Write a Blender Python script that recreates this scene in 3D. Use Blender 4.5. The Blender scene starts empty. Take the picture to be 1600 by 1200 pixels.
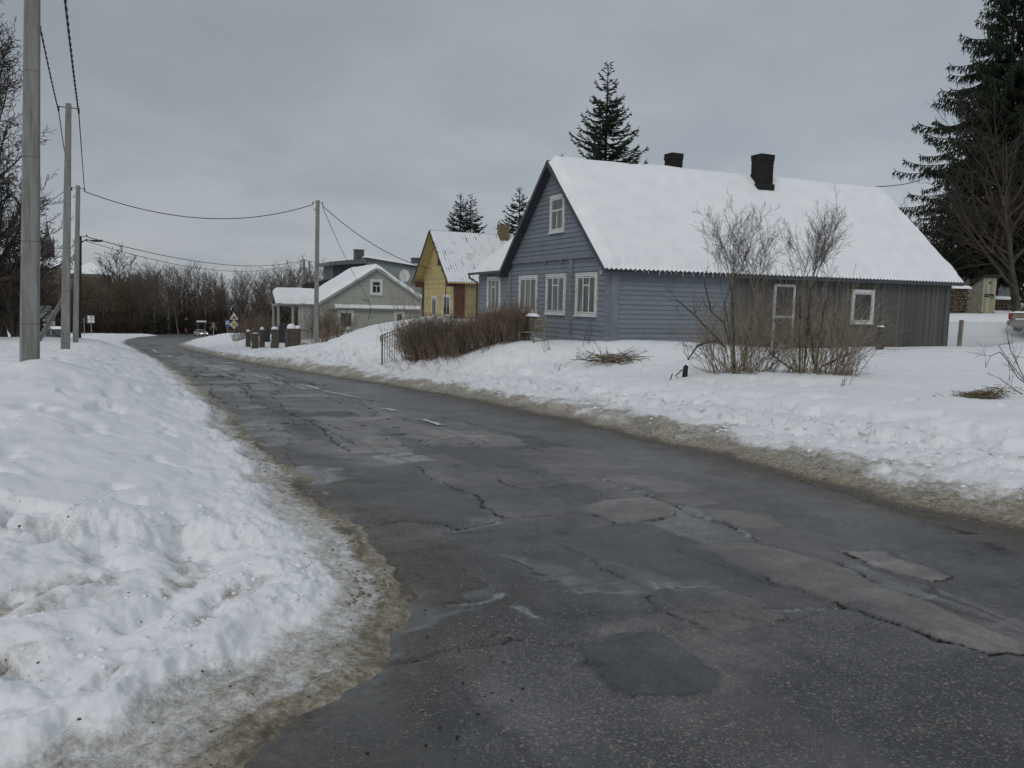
import bpy, math, random
import numpy as np
from mathutils import Vector, Matrix
random.seed(7)
rng = np.random.default_rng(11)
scene = bpy.context.scene
col = scene.collection
R = math.radians

# ------------------------------------------------------------------ camera
F = 1250.0                       # focal length in pixels of the 1600 px wide picture
EYE = np.array([0.0, 0.0, 1.6])
PITCH, ROLL = math.atan(126 / F), 0.022
cam_rot = Matrix.Rotation(math.pi / 2 - PITCH, 3, 'X') @ Matrix.Rotation(ROLL, 3, 'Z')
RM = np.array(cam_rot)
cd = bpy.data.cameras.new('camera'); cam = bpy.data.objects.new('camera', cd); col.objects.link(cam)
cam.location = EYE; cam.rotation_euler = cam_rot.to_euler()
cd.sensor_fit = 'HORIZONTAL'; cd.sensor_width = 36.0; cd.lens = 36.0 * F / 1600
cd.clip_start = 0.05; cd.clip_end = 9000
scene.camera = cam

def at(px, py, Y):
    "point at depth Y on the line of sight through a point of the photograph (survey helper)"
    d = RM @ np.array([(px - 800) / F, (600 - py) / F, -1.0])
    return EYE + d * (Y / d[1])
def project(p):
    v = RM.T @ (np.asarray(p, float) - EYE)
    return 800 + F * v[0] / -v[2], 600 - F * v[1] / -v[2]
def solve_len(P, d, px, lo=0.0, hi=60.0):
    P = np.asarray(P, float); d = np.asarray(d, float)
    s0 = project(P + d * lo)[0] - px
    for _ in range(50):
        m = (lo + hi) / 2; s = project(P + d * m)[0] - px
        if s * s0 > 0: lo = m
        else: hi = m
    return lo
def z_at(x, y, py):
    lo, hi = -30.0, 80.0
    for _ in range(50):
        m = (lo + hi) / 2
        if project((x, y, m))[1] > py: lo = m
        else: hi = m
    return lo

# ------------------------------------------------------------------ noise
def _h(ix, iy, s):
    n = (ix.astype(np.int64) * 374761393 + iy.astype(np.int64) * 668265263 + s * 2147483647) & 0x7fffffff
    n = ((n ^ (n >> 13)) * 1274126177) & 0x7fffffff
    return ((n ^ (n >> 16)) & 0xffff) / 65535.0
def vnoise(x, y, s=0):
    ix = np.floor(x); iy = np.floor(y); fx = x - ix; fy = y - iy
    ux = fx * fx * fx * (fx * (fx * 6 - 15) + 10); uy = fy * fy * fy * (fy * (fy * 6 - 15) + 10)
    a = _h(ix, iy, s); b = _h(ix + 1, iy, s); c = _h(ix, iy + 1, s); d = _h(ix + 1, iy + 1, s)
    return (a + (b - a) * ux) * (1 - uy) + (c + (d - c) * ux) * uy
def fbm(x, y, s=0, o=4, g=0.5):
    v = 0; a = 1; t = 0
    for k in range(o):
        c, sn = math.cos(0.6 * k + .3), math.sin(0.6 * k + .3)
        v = v + a * vnoise((x * c - y * sn) * 2 ** k + 17.3 * k, (x * sn + y * c) * 2 ** k + 5.7 * k, s + k); t += a; a *= g
    return v / t
def ss(a, b, x):
    t = np.clip((x - a) / (b - a), 0, 1); return t * t * (3 - 2 * t)

# ------------------------------------------------------------------ ground
UX, UY = -0.456, 0.890            # direction of the road
KS = 0.0385
def zroad(x, y):
    t = np.asarray(x) * UX + np.asarray(y) * UY
    f = np.where(t < 165, t, 165 + 40 * (1 - np.exp(-np.maximum(t - 165, 0) / 40)))
    return -KS * f
def ground(px, py):
    "where the line of sight through a point of the photograph meets the road's plane"
    lo, hi = 0.5, 600.0
    for _ in range(60):
        m = (lo + hi) / 2; p = at(px, py, m)
        if p[2] > zroad(p[0], p[1]): lo = m
        else: hi = m
    p = at(px, py, lo); return (float(p[0]), float(p[1]))
gp = ground
LEFT = [(300,1200),(360,1160),(430,1110),(500,1068),(545,1030),(585,985),(606,950),(612,925),(600,900),(575,872),(545,842),(515,812),(480,775),(440,735),(400,698),(360,658),(320,618),(285,588),(245,562),(212,545),(192,536),(196,530.5),(215,526.5),(250,524.3)]
FAR = [(180,523.2),(60,522.2),(60,517.6),(180,518.2),(250,519.6),(300,519.8),(345,519.6),(420,520)]
RIGHT = [(420,525),(345,525.5),(318,528),(296,533),(278,538),(288,544),(305,550),(332,556),(375,565),(420,573),(500,586),(600,601),(700,619),(800,640),(900,661),(1000,685),(1100,707),(1200,735),(1300,765),(1400,791),(1500,812),(1600,834)]
ROADPOLY = [(-9,-14),(-9,-1.6),(-4.5,0.3),(-2.2,1.5)] + [gp(*p) for p in LEFT] + [gp(*p) for p in FAR] + [gp(*p) for p in RIGHT] + [(6.4,3.0),(7.6,-2),(9,-14)]
RP = np.array(ROADPOLY)
ILEFT0 = 4; NL = len(LEFT)
def seg_dist(x, y, poly, closed):
    n = len(poly); best = np.full(x.shape, 1e9); arg = np.zeros(x.shape, int)
    for i in range(n if closed else n - 1):
        ax, ay = poly[i]; bx, by = poly[(i + 1) % n]
        dx, dy = bx - ax, by - ay; L = dx * dx + dy * dy + 1e-12
        t = np.clip(((x - ax) * dx + (y - ay) * dy) / L, 0, 1)
        d = (x - ax - t * dx) ** 2 + (y - ay - t * dy) ** 2
        m = d < best; best = np.where(m, d, best); arg = np.where(m, i, arg)
    return np.sqrt(best), arg
def inside(x, y, poly):
    n = len(poly); r = np.zeros(x.shape, bool)
    for i in range(n):
        ax, ay = poly[i]; bx, by = poly[(i + 1) % n]
        if ay == by: continue
        c = ((ay > y) != (by > y)) & (x < (bx - ax) * (y - ay) / (by - ay) + ax)
        r ^= c
    return r
def sdf(x, y):
    d, a = seg_dist(x, y, RP, True)
    return np.where(inside(x, y, RP), -d, d), a
# surveyed heights of the snow: (column, row, depth)
CTRL = [(965,533,26),(1480,542,33),(797,524,32),(1200,583,19.5),(1498,547,34.5),(1535,491,47),(1590,487,50),(1590,537,40),(1530,624,13.5),
        (597,551,29),(494,541,47),(560,520,47),(600,506,50),(640,494,50),(690,500,44),(740,505,40),(720,549,31),(840,532,28),(1000,600,18),(860,575,23),(1590,600,17),(1300,620,15.5),(1600,730,8.3),(1330,690,10.4),
        (1100,650,13.5),(900,625,18.5),(760,600,22),(640,575,27),
        (388,542,62),(399,545.5,58),(409.5,544.5,60),(429,544.5,57.5),(459,550.5,53),(420,548,55),(350,540,70),(330,535,85),(345,533,95),(480,542,50),(440,556,45),(400,552,52),(366,537,83),(333,522,104),(355,521,120),(700,492,54),(600,512,66),(440,520,66),
        (47,566,13.5),(102,551,26),(118,541,40),(143,527,115),(72,531,72),(25,528,43),(0,560,18),(10,535,35),(-60,600,13),
        (200,590,12.5),(250,640,9.6),(150,680,7.6),(60,640,9),(250,720,6.5),(150,770,5.0),(30,780,4.8),(330,740,6.1),(380,775,5.3),(-150,760,5.4),(60,760,5.2)]
CP = np.array([at(*c) for c in CTRL])
CX = np.concatenate([CP[:, 0], [22, 30, 14, 5, 40, 30, -2, 60, 60, -60, 15]])
CY = np.concatenate([CP[:, 1], [46, 55, 60, 50, 40, 30, 70, 90, 20, 30, 8]])
CZ = np.concatenate([CP[:, 2], [1.6, 2.4, 1.2, .4, 1.8, .8, 0, 2.5, .7, 0.2, .25]])
CE = CZ - zroad(CX, CY)
FX = np.array([-160, -90, -40, 60, 200, 0, -200, 120, 30]); FY = np.array([120, 190, 260, 180, 100, 330, 300, 20, -40])
CX = np.concatenate([CX, FX]); CY = np.concatenate([CY, FY]); CE = np.concatenate([CE, np.array([.6, .6, .6, 3, 4, .6, .6, 2, .3])])
def elev(x, y):
    sw = np.zeros(x.shape); sv = np.zeros(x.shape)
    r = np.sqrt(x * x + y * y)
    s2 = (0.35 + 0.04 * r) ** 2
    for a, b, e in zip(CX, CY, CE):
        w = 1.0 / ((x - a) ** 2 + (y - b) ** 2 + s2) ** 2.1
        sw += w; sv += w * e
    return sv / sw
RPL = np.concatenate([[0], np.cumsum(np.hypot(*(np.roll(RP, -1, 0) - RP).T))])
def arclen(x, y, a):
    p = RP[a]; q = RP[(a + 1) % len(RP)]; v = q - p; L = (v ** 2).sum(1) + 1e-9
    t = np.clip(((x - p[:, 0]) * v[:, 0] + (y - p[:, 1]) * v[:, 1]) / L, 0, 1)
    return RPL[a] + t * np.sqrt(L)
def wl(p): return [gp(*q) for q in p]
# ploughed ledge on the near corner (surveyed a little above the road)
def lift(px, py, h):
    lo, hi = .5, 300.
    for _ in range(50):
        m = (lo + hi) / 2; p = at(px, py, m)
        if p[2] > zroad(p[0], p[1]) + h: lo = m
        else: hi = m
    p = at(px, py, lo); return (float(p[0]), float(p[1]))
LEDGE = [lift(px, py, .42) for px, py in [(-160,812),(-40,800),(80,792),(150,792),(230,784),(290,772),(350,768),(400,784),(424,800)]]
POLES = [at(46.5, 568, 13.5), at(102, 553, 26), at(118, 542, 40), at(493.5, 543, 47)]
PRINTS = [(lift(px, py, .55), s) for px, py, s in [(48,650,.10),(70,655,.1),(115,618,.13),(132,610,.12),(130,628,.12),(95,585,.14),(100,595,.15),(40,655,.12),(145,662,.1),(110,655,.1),(235,622,.07),(250,640,.06),(262,642,.06),(270,830,.07),(2,765,.07),(165,585,.1),(60,610,.12),(20,700,.1),(300,760,.07),(330,764,.06)]]
def snow_h(x, y, detail=True):
    x = np.asarray(x, float); y = np.asarray(y, float)
    d, a = sdf(x, y)
    seg = a - ILEFT0
    left = (a < ILEFT0 + NL - 1)
    base = zroad(x, y)
    e = elev(x, y)
    r = np.sqrt(x * x + y * y)
    if detail:
        d = d + (fbm(x * 6.5, y * 6.5, 7, 3) - .5) * .11 * ss(60, 20, r)
        d = d + (fbm(x * 1.3, y * 1.3, 3, 4) - .5) * .42 * ss(.1, .5, np.abs(d) + .25) * np.clip(r / 8, .55, 1.6)
    wl_, wr_ = 1.6, 2.4
    ramp = np.where(left, .22 * ss(.30, .62, d) + .25 * ss(.6, 1.4, d) + .53 * ss(1.0, 3.0, d), .24 * ss(.15, .95, d) + .76 * ss(.6, 5.2, d))
    emin = np.where(left, .45, .42 - .22 * ss(30, 70, r))
    h = np.where(d > 0, np.maximum(e, emin) * ramp + .05 * ss(-.1, .3, d), -.05 * ss(0, -.25, d) * 1.0 + .025)
    far = ss(0, 1, (r - 140) / 60)
    h = h * (1 - .35 * far)
    near = np.exp(-((x + 1.9) ** 2 + (y - 3.2) ** 2) / 4.5) * ss(.35, .7, d)   # the ploughed corner beside the camera
    dirt = np.zeros(x.shape); lump = np.zeros(x.shape)
    if detail:
        n1 = fbm(x * .55, y * .55, 21, 4); n2 = fbm(x * 2.2, y * 2.2, 31, 4); n3 = fbm(x * 9, y * 9, 41, 4)
        out = ss(.3, .9, d)
        # ledge: smooth untouched snow above, broken ploughed snow below
        lx, ly = np.array(LEDGE).T; o_ = np.argsort(lx); sd = y - np.interp(x, lx[o_], ly[o_]) + (n2 - .5) * .42 + (n3 - .5) * .12
        lw = ss(.12, -.45, x - lx.max()) * (y > 0) * ss(.3, .6, d)
        below = ss(.16, -.26, sd + (fbm(x * 5, y * 5, 67, 3) - .5) * .25) * lw * ss(0.5, 2.0, y)
        sl = arclen(x, y, a)
        st1 = fbm(sl * 1.5, d * 11, 141, 4); st2 = fbm(sl * .8, d * 5, 151, 4); st3 = fbm(sl * 4.5, d * 26, 161, 3)
        cave = np.exp(-((sd + .12) / .26) ** 2) * lw * near ** .3
        lump = np.where(left, np.maximum(ss(.35, .65, d) * (1 - ss(.7, 1.1, d)) * .32, np.maximum(cave, .30 * below * near ** .3)), ss(.35, .8, d) * (1 - ss(2.0, 4.0, d)) * .85)
        calm = np.where(left, 1 - .75 * (1 - cave) * ss(.9, 1.6, d), 1 - .6 * ss(3.5, 6, d))
        h = h + out * ((n1 - .5) * .12 * (.5 + .5 * calm) + (n2 - .5) * .045 * calm)
        rid = np.abs(fbm(x * 3.1, y * 3.1, 55, 4) - .5) * 2
        h = h + lump * ((.35 - rid) * .15 + (n3 - .5) * .05) + cave * (.40 - np.abs(fbm(x * 6.5, y * 6.5, 57, 3) - .5) * 2) * .10
        h = h - below * .15 * ss(.45, 1.0, d)
        h = h + ss(.02, .25, d) * (1 - ss(.5, 1.1, d)) * ((n3 - .5) * .035 + (st1 - .5) * .06 + (st3 - .5) * .022)
        # plough grooves parallel to the kerb
        wind = np.zeros(x.shape)
        for g0, gw in ((.80, .09), (1.22, .12), (1.68, .13), (2.2, .15)):
            wind = np.maximum(wind, np.exp(-((d - g0 - (n2 - .5) * .35 - (st2 - .5) * .2) / gw) ** 2) * ss(.34, .50, fbm(sl * .9, np.full_like(sl, g0 * 7.7), 171, 3)))
        wind = wind * near ** .5 * np.where(left, 1, 0)
        h = h - wind * .085 + wind * (n3 - .5) * .06 + near * (st2 - .5) * .10 * below
        # foot trail on the right bank
        tr = np.where(left, 0, np.exp(-((d - 3.0 - (n1 - .5) * 2.2) / .55) ** 2)) * (r < 60)
        h = h - tr * (.11 + (fbm(x * 3.4, y * 3.4, 77, 3) - .45) * .28)
        tr2 = np.where(left, 0, ss(1.0, 1.6, d) * (1 - ss(2.6, 4.2, d)))
        h = h + tr2 * (fbm(x * 4.2, y * 4.2, 79, 3) - .5) * .18
        pock = np.where(left, ss(.8, 1.5, d) * (1 - ss(5, 9, d)), ss(1, 2, d) * (1 - ss(5, 8, d)))
        pk = fbm(x * 2.6 + 9, y * 2.6, 83, 2)
        h = h - pock * ss(.66, .8, pk) * .10
        for q_ in POLES: h = h + .10 * np.exp(-((x - q_[0] - .1) ** 2 + (y - q_[1] + .12) ** 2) / .09)
        for (qx, qy), s in PRINTS:
            g = np.exp(-(((x - qx) / s) ** 2 + ((y - qy) / (s * 1.5)) ** 2) * 1.2)
            h = h - g * .085
        # dirt
        L = 1 - ss(.32, .58, d + (n2 - .5) * .30 + (st1 - .5) * .25)
        Rr = (1 - ss(.30, 1.75, d + (n2 - .5) * 1.4 + (st2 - .5) * .9)) * (.80 + .20 * (1 - ss(.0, .30, d)))
        dirt = np.where(left, L * (.66 + .34 * (1 - ss(-.02, .10, d + (n3 - .5) * .10))) * (.80 + .5 * (st1 - .35)), Rr)
        dirt = np.maximum(dirt, near * below * ss(.60, .80, fbm(x * 1.7, y * 3.5, 61, 4)) * .42)
        dirt = np.maximum(dirt, wind * ss(.36, .58, n2 * .5 + n3 * .5) * .72)
        dirt = np.maximum(dirt, cave * .50 * ss(.46, .62, fbm(x * 3, y * 3, 63, 4)))
        dirt = np.maximum(dirt, pock * ss(.72, .8, fbm(x * 4, y * 4, 91, 2)) * .25)
        dirt = np.maximum(dirt, tr2 * ss(.62, .75, fbm(x * 9, y * 9, 93, 3)) * .55)
        dirt = dirt * (1 - .6 * ss(60, 160, r))
    z = base + h
    # far side: the valley floor and the hill with the church
    ang = np.degrees(np.arctan2(x, np.maximum(y, 1e-3)))
    hill = 27 * ss(330, 640, y) * np.exp(-((ang + 31) / 15) ** 2)
    z = z + np.where(y > 0, hill, 0)
    return z, d, dirt, lump
def hz(x, y):
    return float(snow_h(np.array([x]), np.array([y]))[0][0])
# ------------------------------------------------------------------ materials
class G:
    def __init__(s, name):
        s.mat = bpy.data.materials.new(name); s.mat.use_nodes = True
        s.nt = s.mat.node_tree; s.nt.nodes.clear()
        s.out = s.nt.nodes.new('ShaderNodeOutputMaterial')
        s.b = s.nt.nodes.new('ShaderNodeBsdfPrincipled')
        s.nt.links.new(s.b.outputs[0], s.out.inputs[0])
    def set(s, sock, v):
        if isinstance(v, bpy.types.NodeSocket): s.nt.links.new(v, sock)
        elif v is not None:
            if hasattr(sock.default_value, '__len__') and not isinstance(v, (float, int)):
                v = tuple(v)
                if len(sock.default_value) == 4 and len(v) == 3: v = v + (1,)
            sock.default_value = v
    def n(s, t, i=None, o=0, **kw):
        nd = s.nt.nodes.new('ShaderNode' + t)
        ins = {}
        for k, v in kw.items():
            if hasattr(nd, k) and not k[0].isupper(): setattr(nd, k, v)
            else: ins[k.replace('_', ' ')] = v
        for k, v in ins.items(): s.set(nd.inputs[k], v)
        for k, v in enumerate(i or []):
            if v is not None: s.set(nd.inputs[k], v)
        return nd.outputs[o]
    def co(s, scale=None, kind='Object'):
        nd = s.nt.nodes.new('ShaderNodeTexCoord'); c = nd.outputs[kind]
        if scale is not None:
            m = s.nt.nodes.new('ShaderNodeMapping'); s.nt.links.new(c, m.inputs[0])
            m.inputs['Scale'].default_value = scale if hasattr(scale, '__len__') else (scale,) * 3
            c = m.outputs[0]
        return c
    def noise(s, c, sc, det=3, rough=.55, dist=0): return s.n('TexNoise', Vector=c, Scale=sc, Detail=det, Roughness=rough, Distortion=dist)
    def math(s, op, a, b=None, c=None): return s.n('Math', [a, b, c], operation=op)
    def rng(s, v, a, b, c=0., d=1., smooth=True):
        return s.n('MapRange', interpolation_type='SMOOTHSTEP' if smooth else 'LINEAR', Value=v, From_Min=a, From_Max=b, To_Min=c, To_Max=d)
    def mix(s, f, a, b):
        nd = s.nt.nodes.new('ShaderNodeMix'); nd.data_type = 'RGBA'; nd.clamp_factor = True
        s.set(nd.inputs[0], f); s.set(nd.inputs[6], a); s.set(nd.inputs[7], b); return nd.outputs[2]
    def mul(s, a, b):
        nd = s.nt.nodes.new('ShaderNodeMix'); nd.data_type = 'RGBA'; nd.blend_type = 'MULTIPLY'
        s.set(nd.inputs[0], 1.); s.set(nd.inputs[6], a); s.set(nd.inputs[7], b); return nd.outputs[2]
    def attr(s, name): return s.n('Attribute', attribute_name=name, o=2)
    def grey(s, v): return s.n('CombineColor', [v, v, v])
    def bump(s, h, strength=.3, dist=.02, normal=None):
        return s.n('Bump', Height=h, Strength=strength, Distance=dist, Normal=normal)
    def fin(s, colr, rough=.7, spec=.4, normal=None, metal=0.):
        s.set(s.b.inputs['Base Color'], colr); s.set(s.b.inputs['Roughness'], rough)
        s.set(s.b.inputs['Specular IOR Level'], spec); s.set(s.b.inputs['Metallic'], metal)
        if normal is not None: s.set(s.b.inputs['Normal'], normal)
        return s.mat
MATS = {}
def plain(name, c, rough=.6, var=.25, sc=4., bump=.15, spec=.4, metal=0., c2=None, bsc=30., bd=.01):
    if name in MATS: return MATS[name]
    g = G(name); o = g.co()
    f = g.noise(o, sc, 5, .6)
    c2 = c2 or tuple(v * (1 - var) for v in c)
    cc = g.mix(g.rng(f, .35, .68), c, c2)
    MATS[name] = g.fin(cc, rough, spec, g.bump(g.noise(o, bsc, 3), bump, bd) if bump else None, metal)
    return MATS[name]

def mat_snow_ground():
    g = G('snow_ground'); o = g.co()
    d = g.attr('dirt')
    n1 = g.noise(o, 14, 6, .7); n2 = g.noise(o, 60, 4, .7); n3 = g.noise(o, 2.0, 4)
    n = g.math('ADD', g.math('MULTIPLY', n1, .6), g.math('MULTIPLY', n2, .4))
    s = g.math('ADD', d, g.math('MULTIPLY', g.math('SUBTRACT', n, .5), 1.5))
    f = g.math('MULTIPLY', g.rng(s, .12, .95), g.rng(d, .0, .10))
    sand = g.mix(g.rng(g.noise(o, 25, 5, .7), .35, .65), (.148, .122, .075), (.335, .29, .215))
    sand = g.mix(g.math('MULTIPLY', g.rng(g.noise(o, 4.5, 4, .7), .46, .70), .75), sand, (.125, .104, .068))
    sand = g.mix(g.rng(g.noise(o, 75, 3, .6), .62, .70), sand, (.055, .048, .038))
    wet = g.rng(d, .86, 1.0)
    sand = g.mix(g.math('MULTIPLY', wet, .85), sand, (.062, .053, .041))
    white = g.mix(g.rng(n3, .35, .7), (.86, .872, .888), (.79, .808, .832))
    # specks of grit thrown over the snow
    v = g.n('TexVoronoi', Vector=o, Scale=26., o=1); vr = g.n('SeparateColor', [v])
    vd = g.n('TexVoronoi', Vector=o, Scale=26.)
    sp = g.math('MULTIPLY', g.math('MULTIPLY', g.rng(vr, .93, .95), g.rng(vd, .30, .18)), g.rng(d, .02, .25, .10, 1))
    c = g.mix(f, white, sand)
    c = g.mix(sp, c, (.09, .08, .06))
    lm = g.attr('lump')
    b = g.bump(g.noise(o, 7, 5, .6), g.rng(g.math('MAXIMUM', lm, d), 0, .8, .05, .40), .05)
    b = g.bump(g.noise(o, 45, 4, .65), g.rng(g.math('MAXIMUM', lm, d), 0, .6, .12, .5), .018, b)
    g.set(g.b.inputs['Subsurface Weight'], 0.0)
    return g.fin(c, g.rng(d, .5, 1., .75, .5), .3, b)

def mat_snow(name, sc=1.6):
    g = G(name); o = g.co()
    c = g.mix(g.rng(g.noise(o, sc, 4), .35, .7), (.86, .872, .888), (.80, .816, .84))
    b = g.bump(g.noise(o, 2.2, 4), .25, .06); b = g.bump(g.noise(o, 40, 4, .6), .2, .012, b)
    return g.fin(c, .75, .3, b)

def mat_asphalt():
    g = G('asphalt'); o = g.co()
    tone = g.attr('tone'); wet = g.attr('wet'); crack = g.attr('crack'); grit = g.attr('grit'); ice = g.attr('ice'); sand = g.attr('sand'); paint = g.attr('paint')
    mp = g.nt.nodes.new('ShaderNodeMapping'); g.set(mp.inputs[0], o); mp.inputs['Rotation'].default_value = (0, 0, -math.atan2(UY, UX)); mp.inputs['Scale'].default_value = (.30, 1.5, 1)
    al = mp.outputs[0]
    big = g.noise(o, .55, 6, .62); mid = g.noise(o, 3.2, 6, .7); fine = g.noise(o, 105, 4, .75); strk = g.noise(al, 1.1, 6, .62)
    base = g.mix(g.rng(mid, .32, .68), (.066, .0645, .066), (.120, .1155, .114))
    base = g.mul(base, g.grey(g.math('POWER', tone, 1.75)))
    base = g.mul(base, g.mix(g.rng(tone, .75, 1.35), (.97, 1., 1.04), (1.035, 1., .95)))
    base = g.mul(base, g.grey(g.rng(fine, .28, .72, .50, 1.5)))
    base = g.mul(base, g.grey(g.rng(big, .32, .68, .78, 1.24)))
    base = g.mul(base, g.grey(g.rng(strk, .34, .66, .76, 1.24)))
    # aggregate: two sizes of chippings, each of its own brightness
    def chips(scale, lo, amt):
        v = g.nt.nodes.new('ShaderNodeTexVoronoi'); g.set(v.inputs['Vector'], g.n('VectorMath', [o, g.n('VectorMath', [g.n('TexNoise', Vector=o, Scale=scale * 1.7, Detail=2, o=1), (.5 / scale,) * 3], operation='MULTIPLY')], operation='ADD')); v.inputs['Scale'].default_value = scale
        rc = g.n('SeparateColor', [v.outputs['Color']]).node
        m = g.math('MULTIPLY', g.rng(rc.outputs[0], g.math('SUBTRACT', lo, g.math('MULTIPLY', grit, amt)), 1.04, 0., 1., False), g.rng(v.outputs['Distance'], .62, .30))
        return m, rc.outputs[1], v
    m1, r1, v1 = chips(105, .92, .50); m2, r2, v2 = chips(52, .985, .30)
    stone = g.mix(r1, (.36, .315, .245), (.20, .195, .185))
    c = g.mix(g.math('MULTIPLY', g.math('MAXIMUM', m1, m2), .95), base, stone)
    vo3 = g.nt.nodes.new('ShaderNodeTexVoronoi'); g.set(vo3.inputs['Vector'], o); vo3.inputs['Scale'].default_value = 15
    vr3 = g.n('SeparateColor', [vo3.outputs['Color']])
    c = g.mix(g.math('MULTIPLY', g.math('GREATER_THAN', vr3, .955), g.rng(vo3.outputs['Distance'], .13, .09)), c, (.018, .018, .018))
    sn = g.mix(g.rng(g.noise(o, 24, 5, .7), .3, .7), (.046, .038, .027), (.145, .120, .084))
    c = g.mix(g.math('MULTIPLY', sand, g.rng(g.noise(o, 11, 6, .75), .32, .60, .30, 1.)), c, sn)
    cn = g.math('ADD', g.noise(o, 26, 5, .75), g.math('MULTIPLY', g.noise(o, 5, 4, .65), .8))
    ck = g.rng(g.math('ADD', crack, g.math('MULTIPLY', g.math('SUBTRACT', cn, .9), 1.15)), .66, .98)
    ck = g.math('MULTIPLY', ck, g.rng(crack, .05, .35))
    halo = g.math('MULTIPLY', g.rng(crack, .05, .9), .35)
    c = g.mix(halo, c, (.035, .0345, .034))
    c = g.mix(g.math('MULTIPLY', ck, .9), c, (.012, .0115, .011))
    c = g.mix(g.math('MULTIPLY', g.math('MULTIPLY', ice, g.rng(g.noise(o, 24, 5, .75), .36, .58)), .8), c, (.34, .35, .36))
    c = g.mix(g.math('MULTIPLY', paint, g.rng(g.noise(o, 16, 5, .7), .42, .60)), c, (.40, .40, .39))
    wetn = g.math('ADD', wet, g.math('MULTIPLY', g.math('SUBTRACT', g.noise(o, 2.6, 6, .7), .5), .9))
    wf = g.math('MULTIPLY', g.rng(wetn, .25, .80), g.rng(wet, .02, .12))
    c = g.mix(g.math('MULTIPLY', wf, .6), c, (.068, .070, .075))
    ro = g.mix(wf, g.grey(g.rng(strk, .35, .65, .34, .50)), g.grey(.12))
    h = g.math('ADD', g.math('MULTIPLY', fine, .5), g.math('MULTIPLY', v1.outputs['Distance'], -.5))
    b = g.bump(h, g.rng(wf, 0, 1, .55, .03), .005)
    b = g.bump(g.noise(o, 9, 4, .6), g.rng(wf, 0, 1, .28, .03), .02, b)
    return g.fin(c, ro, g.rng(ck, .0, 1., .55, .05), b)

def mat_boards(name, c, pitch=.16, axis='Z', var=.16, rough=.55, stain=(.10, .09, .075), stain_amt=.25, grain=True):
    g = G(name); o = g.co()
    sep = g.n('SeparateXYZ', [o]).node
    v = sep.outputs[axis]
    idx = g.math('FLOOR', g.math('DIVIDE', v, pitch))
    wn = g.n('TexWhiteNoise', noise_dimensions='1D', W=idx)
    sc = (1.5, 1.5, 22) if axis == 'Z' else (22, 22, 1.2)
    gr = g.noise(g.co(sc), 1.6, 5, .65)
    cc = g.mul(c + (1,), g.grey(g.math('ADD', g.rng(wn, 0, 1, 1 - var, 1 + var, False), g.rng(gr, .3, .7, -.12, .10))))
    st = g.noise(g.co((.9, .9, .5)), 1.5, 6, .7)
    cc = g.mix(g.math('MULTIPLY', g.rng(st, .52, .75), stain_amt), cc, stain)
    return g.fin(cc, rough, .35, g.bump(gr, .35, .008))

def mat_brick(name, c1, c2, mortar, sc=1.0):
    g = G(name); o = g.co()
    # bricks wrap round both faces: x + y along the course
    sep = g.n('SeparateXYZ', [o]).node
    cx = g.n('CombineXYZ', [g.math('ADD', sep.outputs[0], sep.outputs[1]), sep.outputs[2], 0.])
    br = g.n('TexBrick', Vector=cx, Color1=c1 + (1,), Color2=c2 + (1,), Mortar=mortar + (1,), Scale=sc, Mortar_Size=.012, Brick_Width=.25, Row_Height=.08)
    n = g.noise(o, 9, 5, .7)
    cc = g.mix(g.rng(n, .45, .75), br, tuple(v * .35 for v in c1))
    return g.fin(cc, .85, .2, g.bump(n, .5, .02))

def mat_concrete(name, c=(.25, .25, .235)):
    g = G(name); o = g.co()
    a = g.noise(g.co((3, 3, .5)), 2.4, 6, .7); b = g.noise(o, 18, 5, .7)
    cc = g.mix(g.rng(a, .35, .7), c, tuple(v * .66 for v in c))
    cc = g.mix(g.math('MULTIPLY', g.rng(b, .60, .76), .65), cc, tuple(v * .35 for v in c))
    d = g.noise(g.co((7, 7, .35)), 3.0, 5, .6); cc = g.mix(g.math('MULTIPLY', g.rng(d, .52, .68), .5), cc, (.10, .102, .09))
    sz = g.n('SeparateXYZ', [o]).node.outputs[2]
    ring = g.rng(g.math('ABSOLUTE', g.math('SUBTRACT', g.math('FRACT', g.math('ADD', g.math('DIVIDE', sz, 1.37), g.math('MULTIPLY', b, .02))), .5)), .0, .012, .55, 0.)
    cc = g.mix(ring, cc, (.06, .06, .055))
    return g.fin(cc, .85, .25, g.bump(b, .6, .012))

def mat_glass_dark(name, curtain=True, tint=(.02, .024, .025)):
    g = G(name); o = g.co()
    if curtain:
        w = g.noise(g.co((26, 26, .4)), 1.3, 3, .5)
        cc = g.mix(g.rng(w, .40, .66), tint, (.23, .235, .235))
    else:
        cc = g.mix(g.rng(g.noise(o, 3, 3), .4, .7), tint, tuple(v * 2.2 for v in tint))
    return g.fin(cc, .08, .5, g.bump(g.noise(o, 2.5, 2), .05, .02))

def mat_bark(name, c, c2, sc=12):
    g = G(name); o = g.co()
    a = g.noise(o, 1.1, 4, .6); b = g.noise(g.co((1, 1, .25)), sc, 4, .7)
    cc = g.mix(g.rng(a, .35, .65), c, c2)
    cc = g.mul(cc, g.grey(g.rng(b, .25, .75, .6, 1.35)))
    return g.fin(cc, .85, .2)

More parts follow.
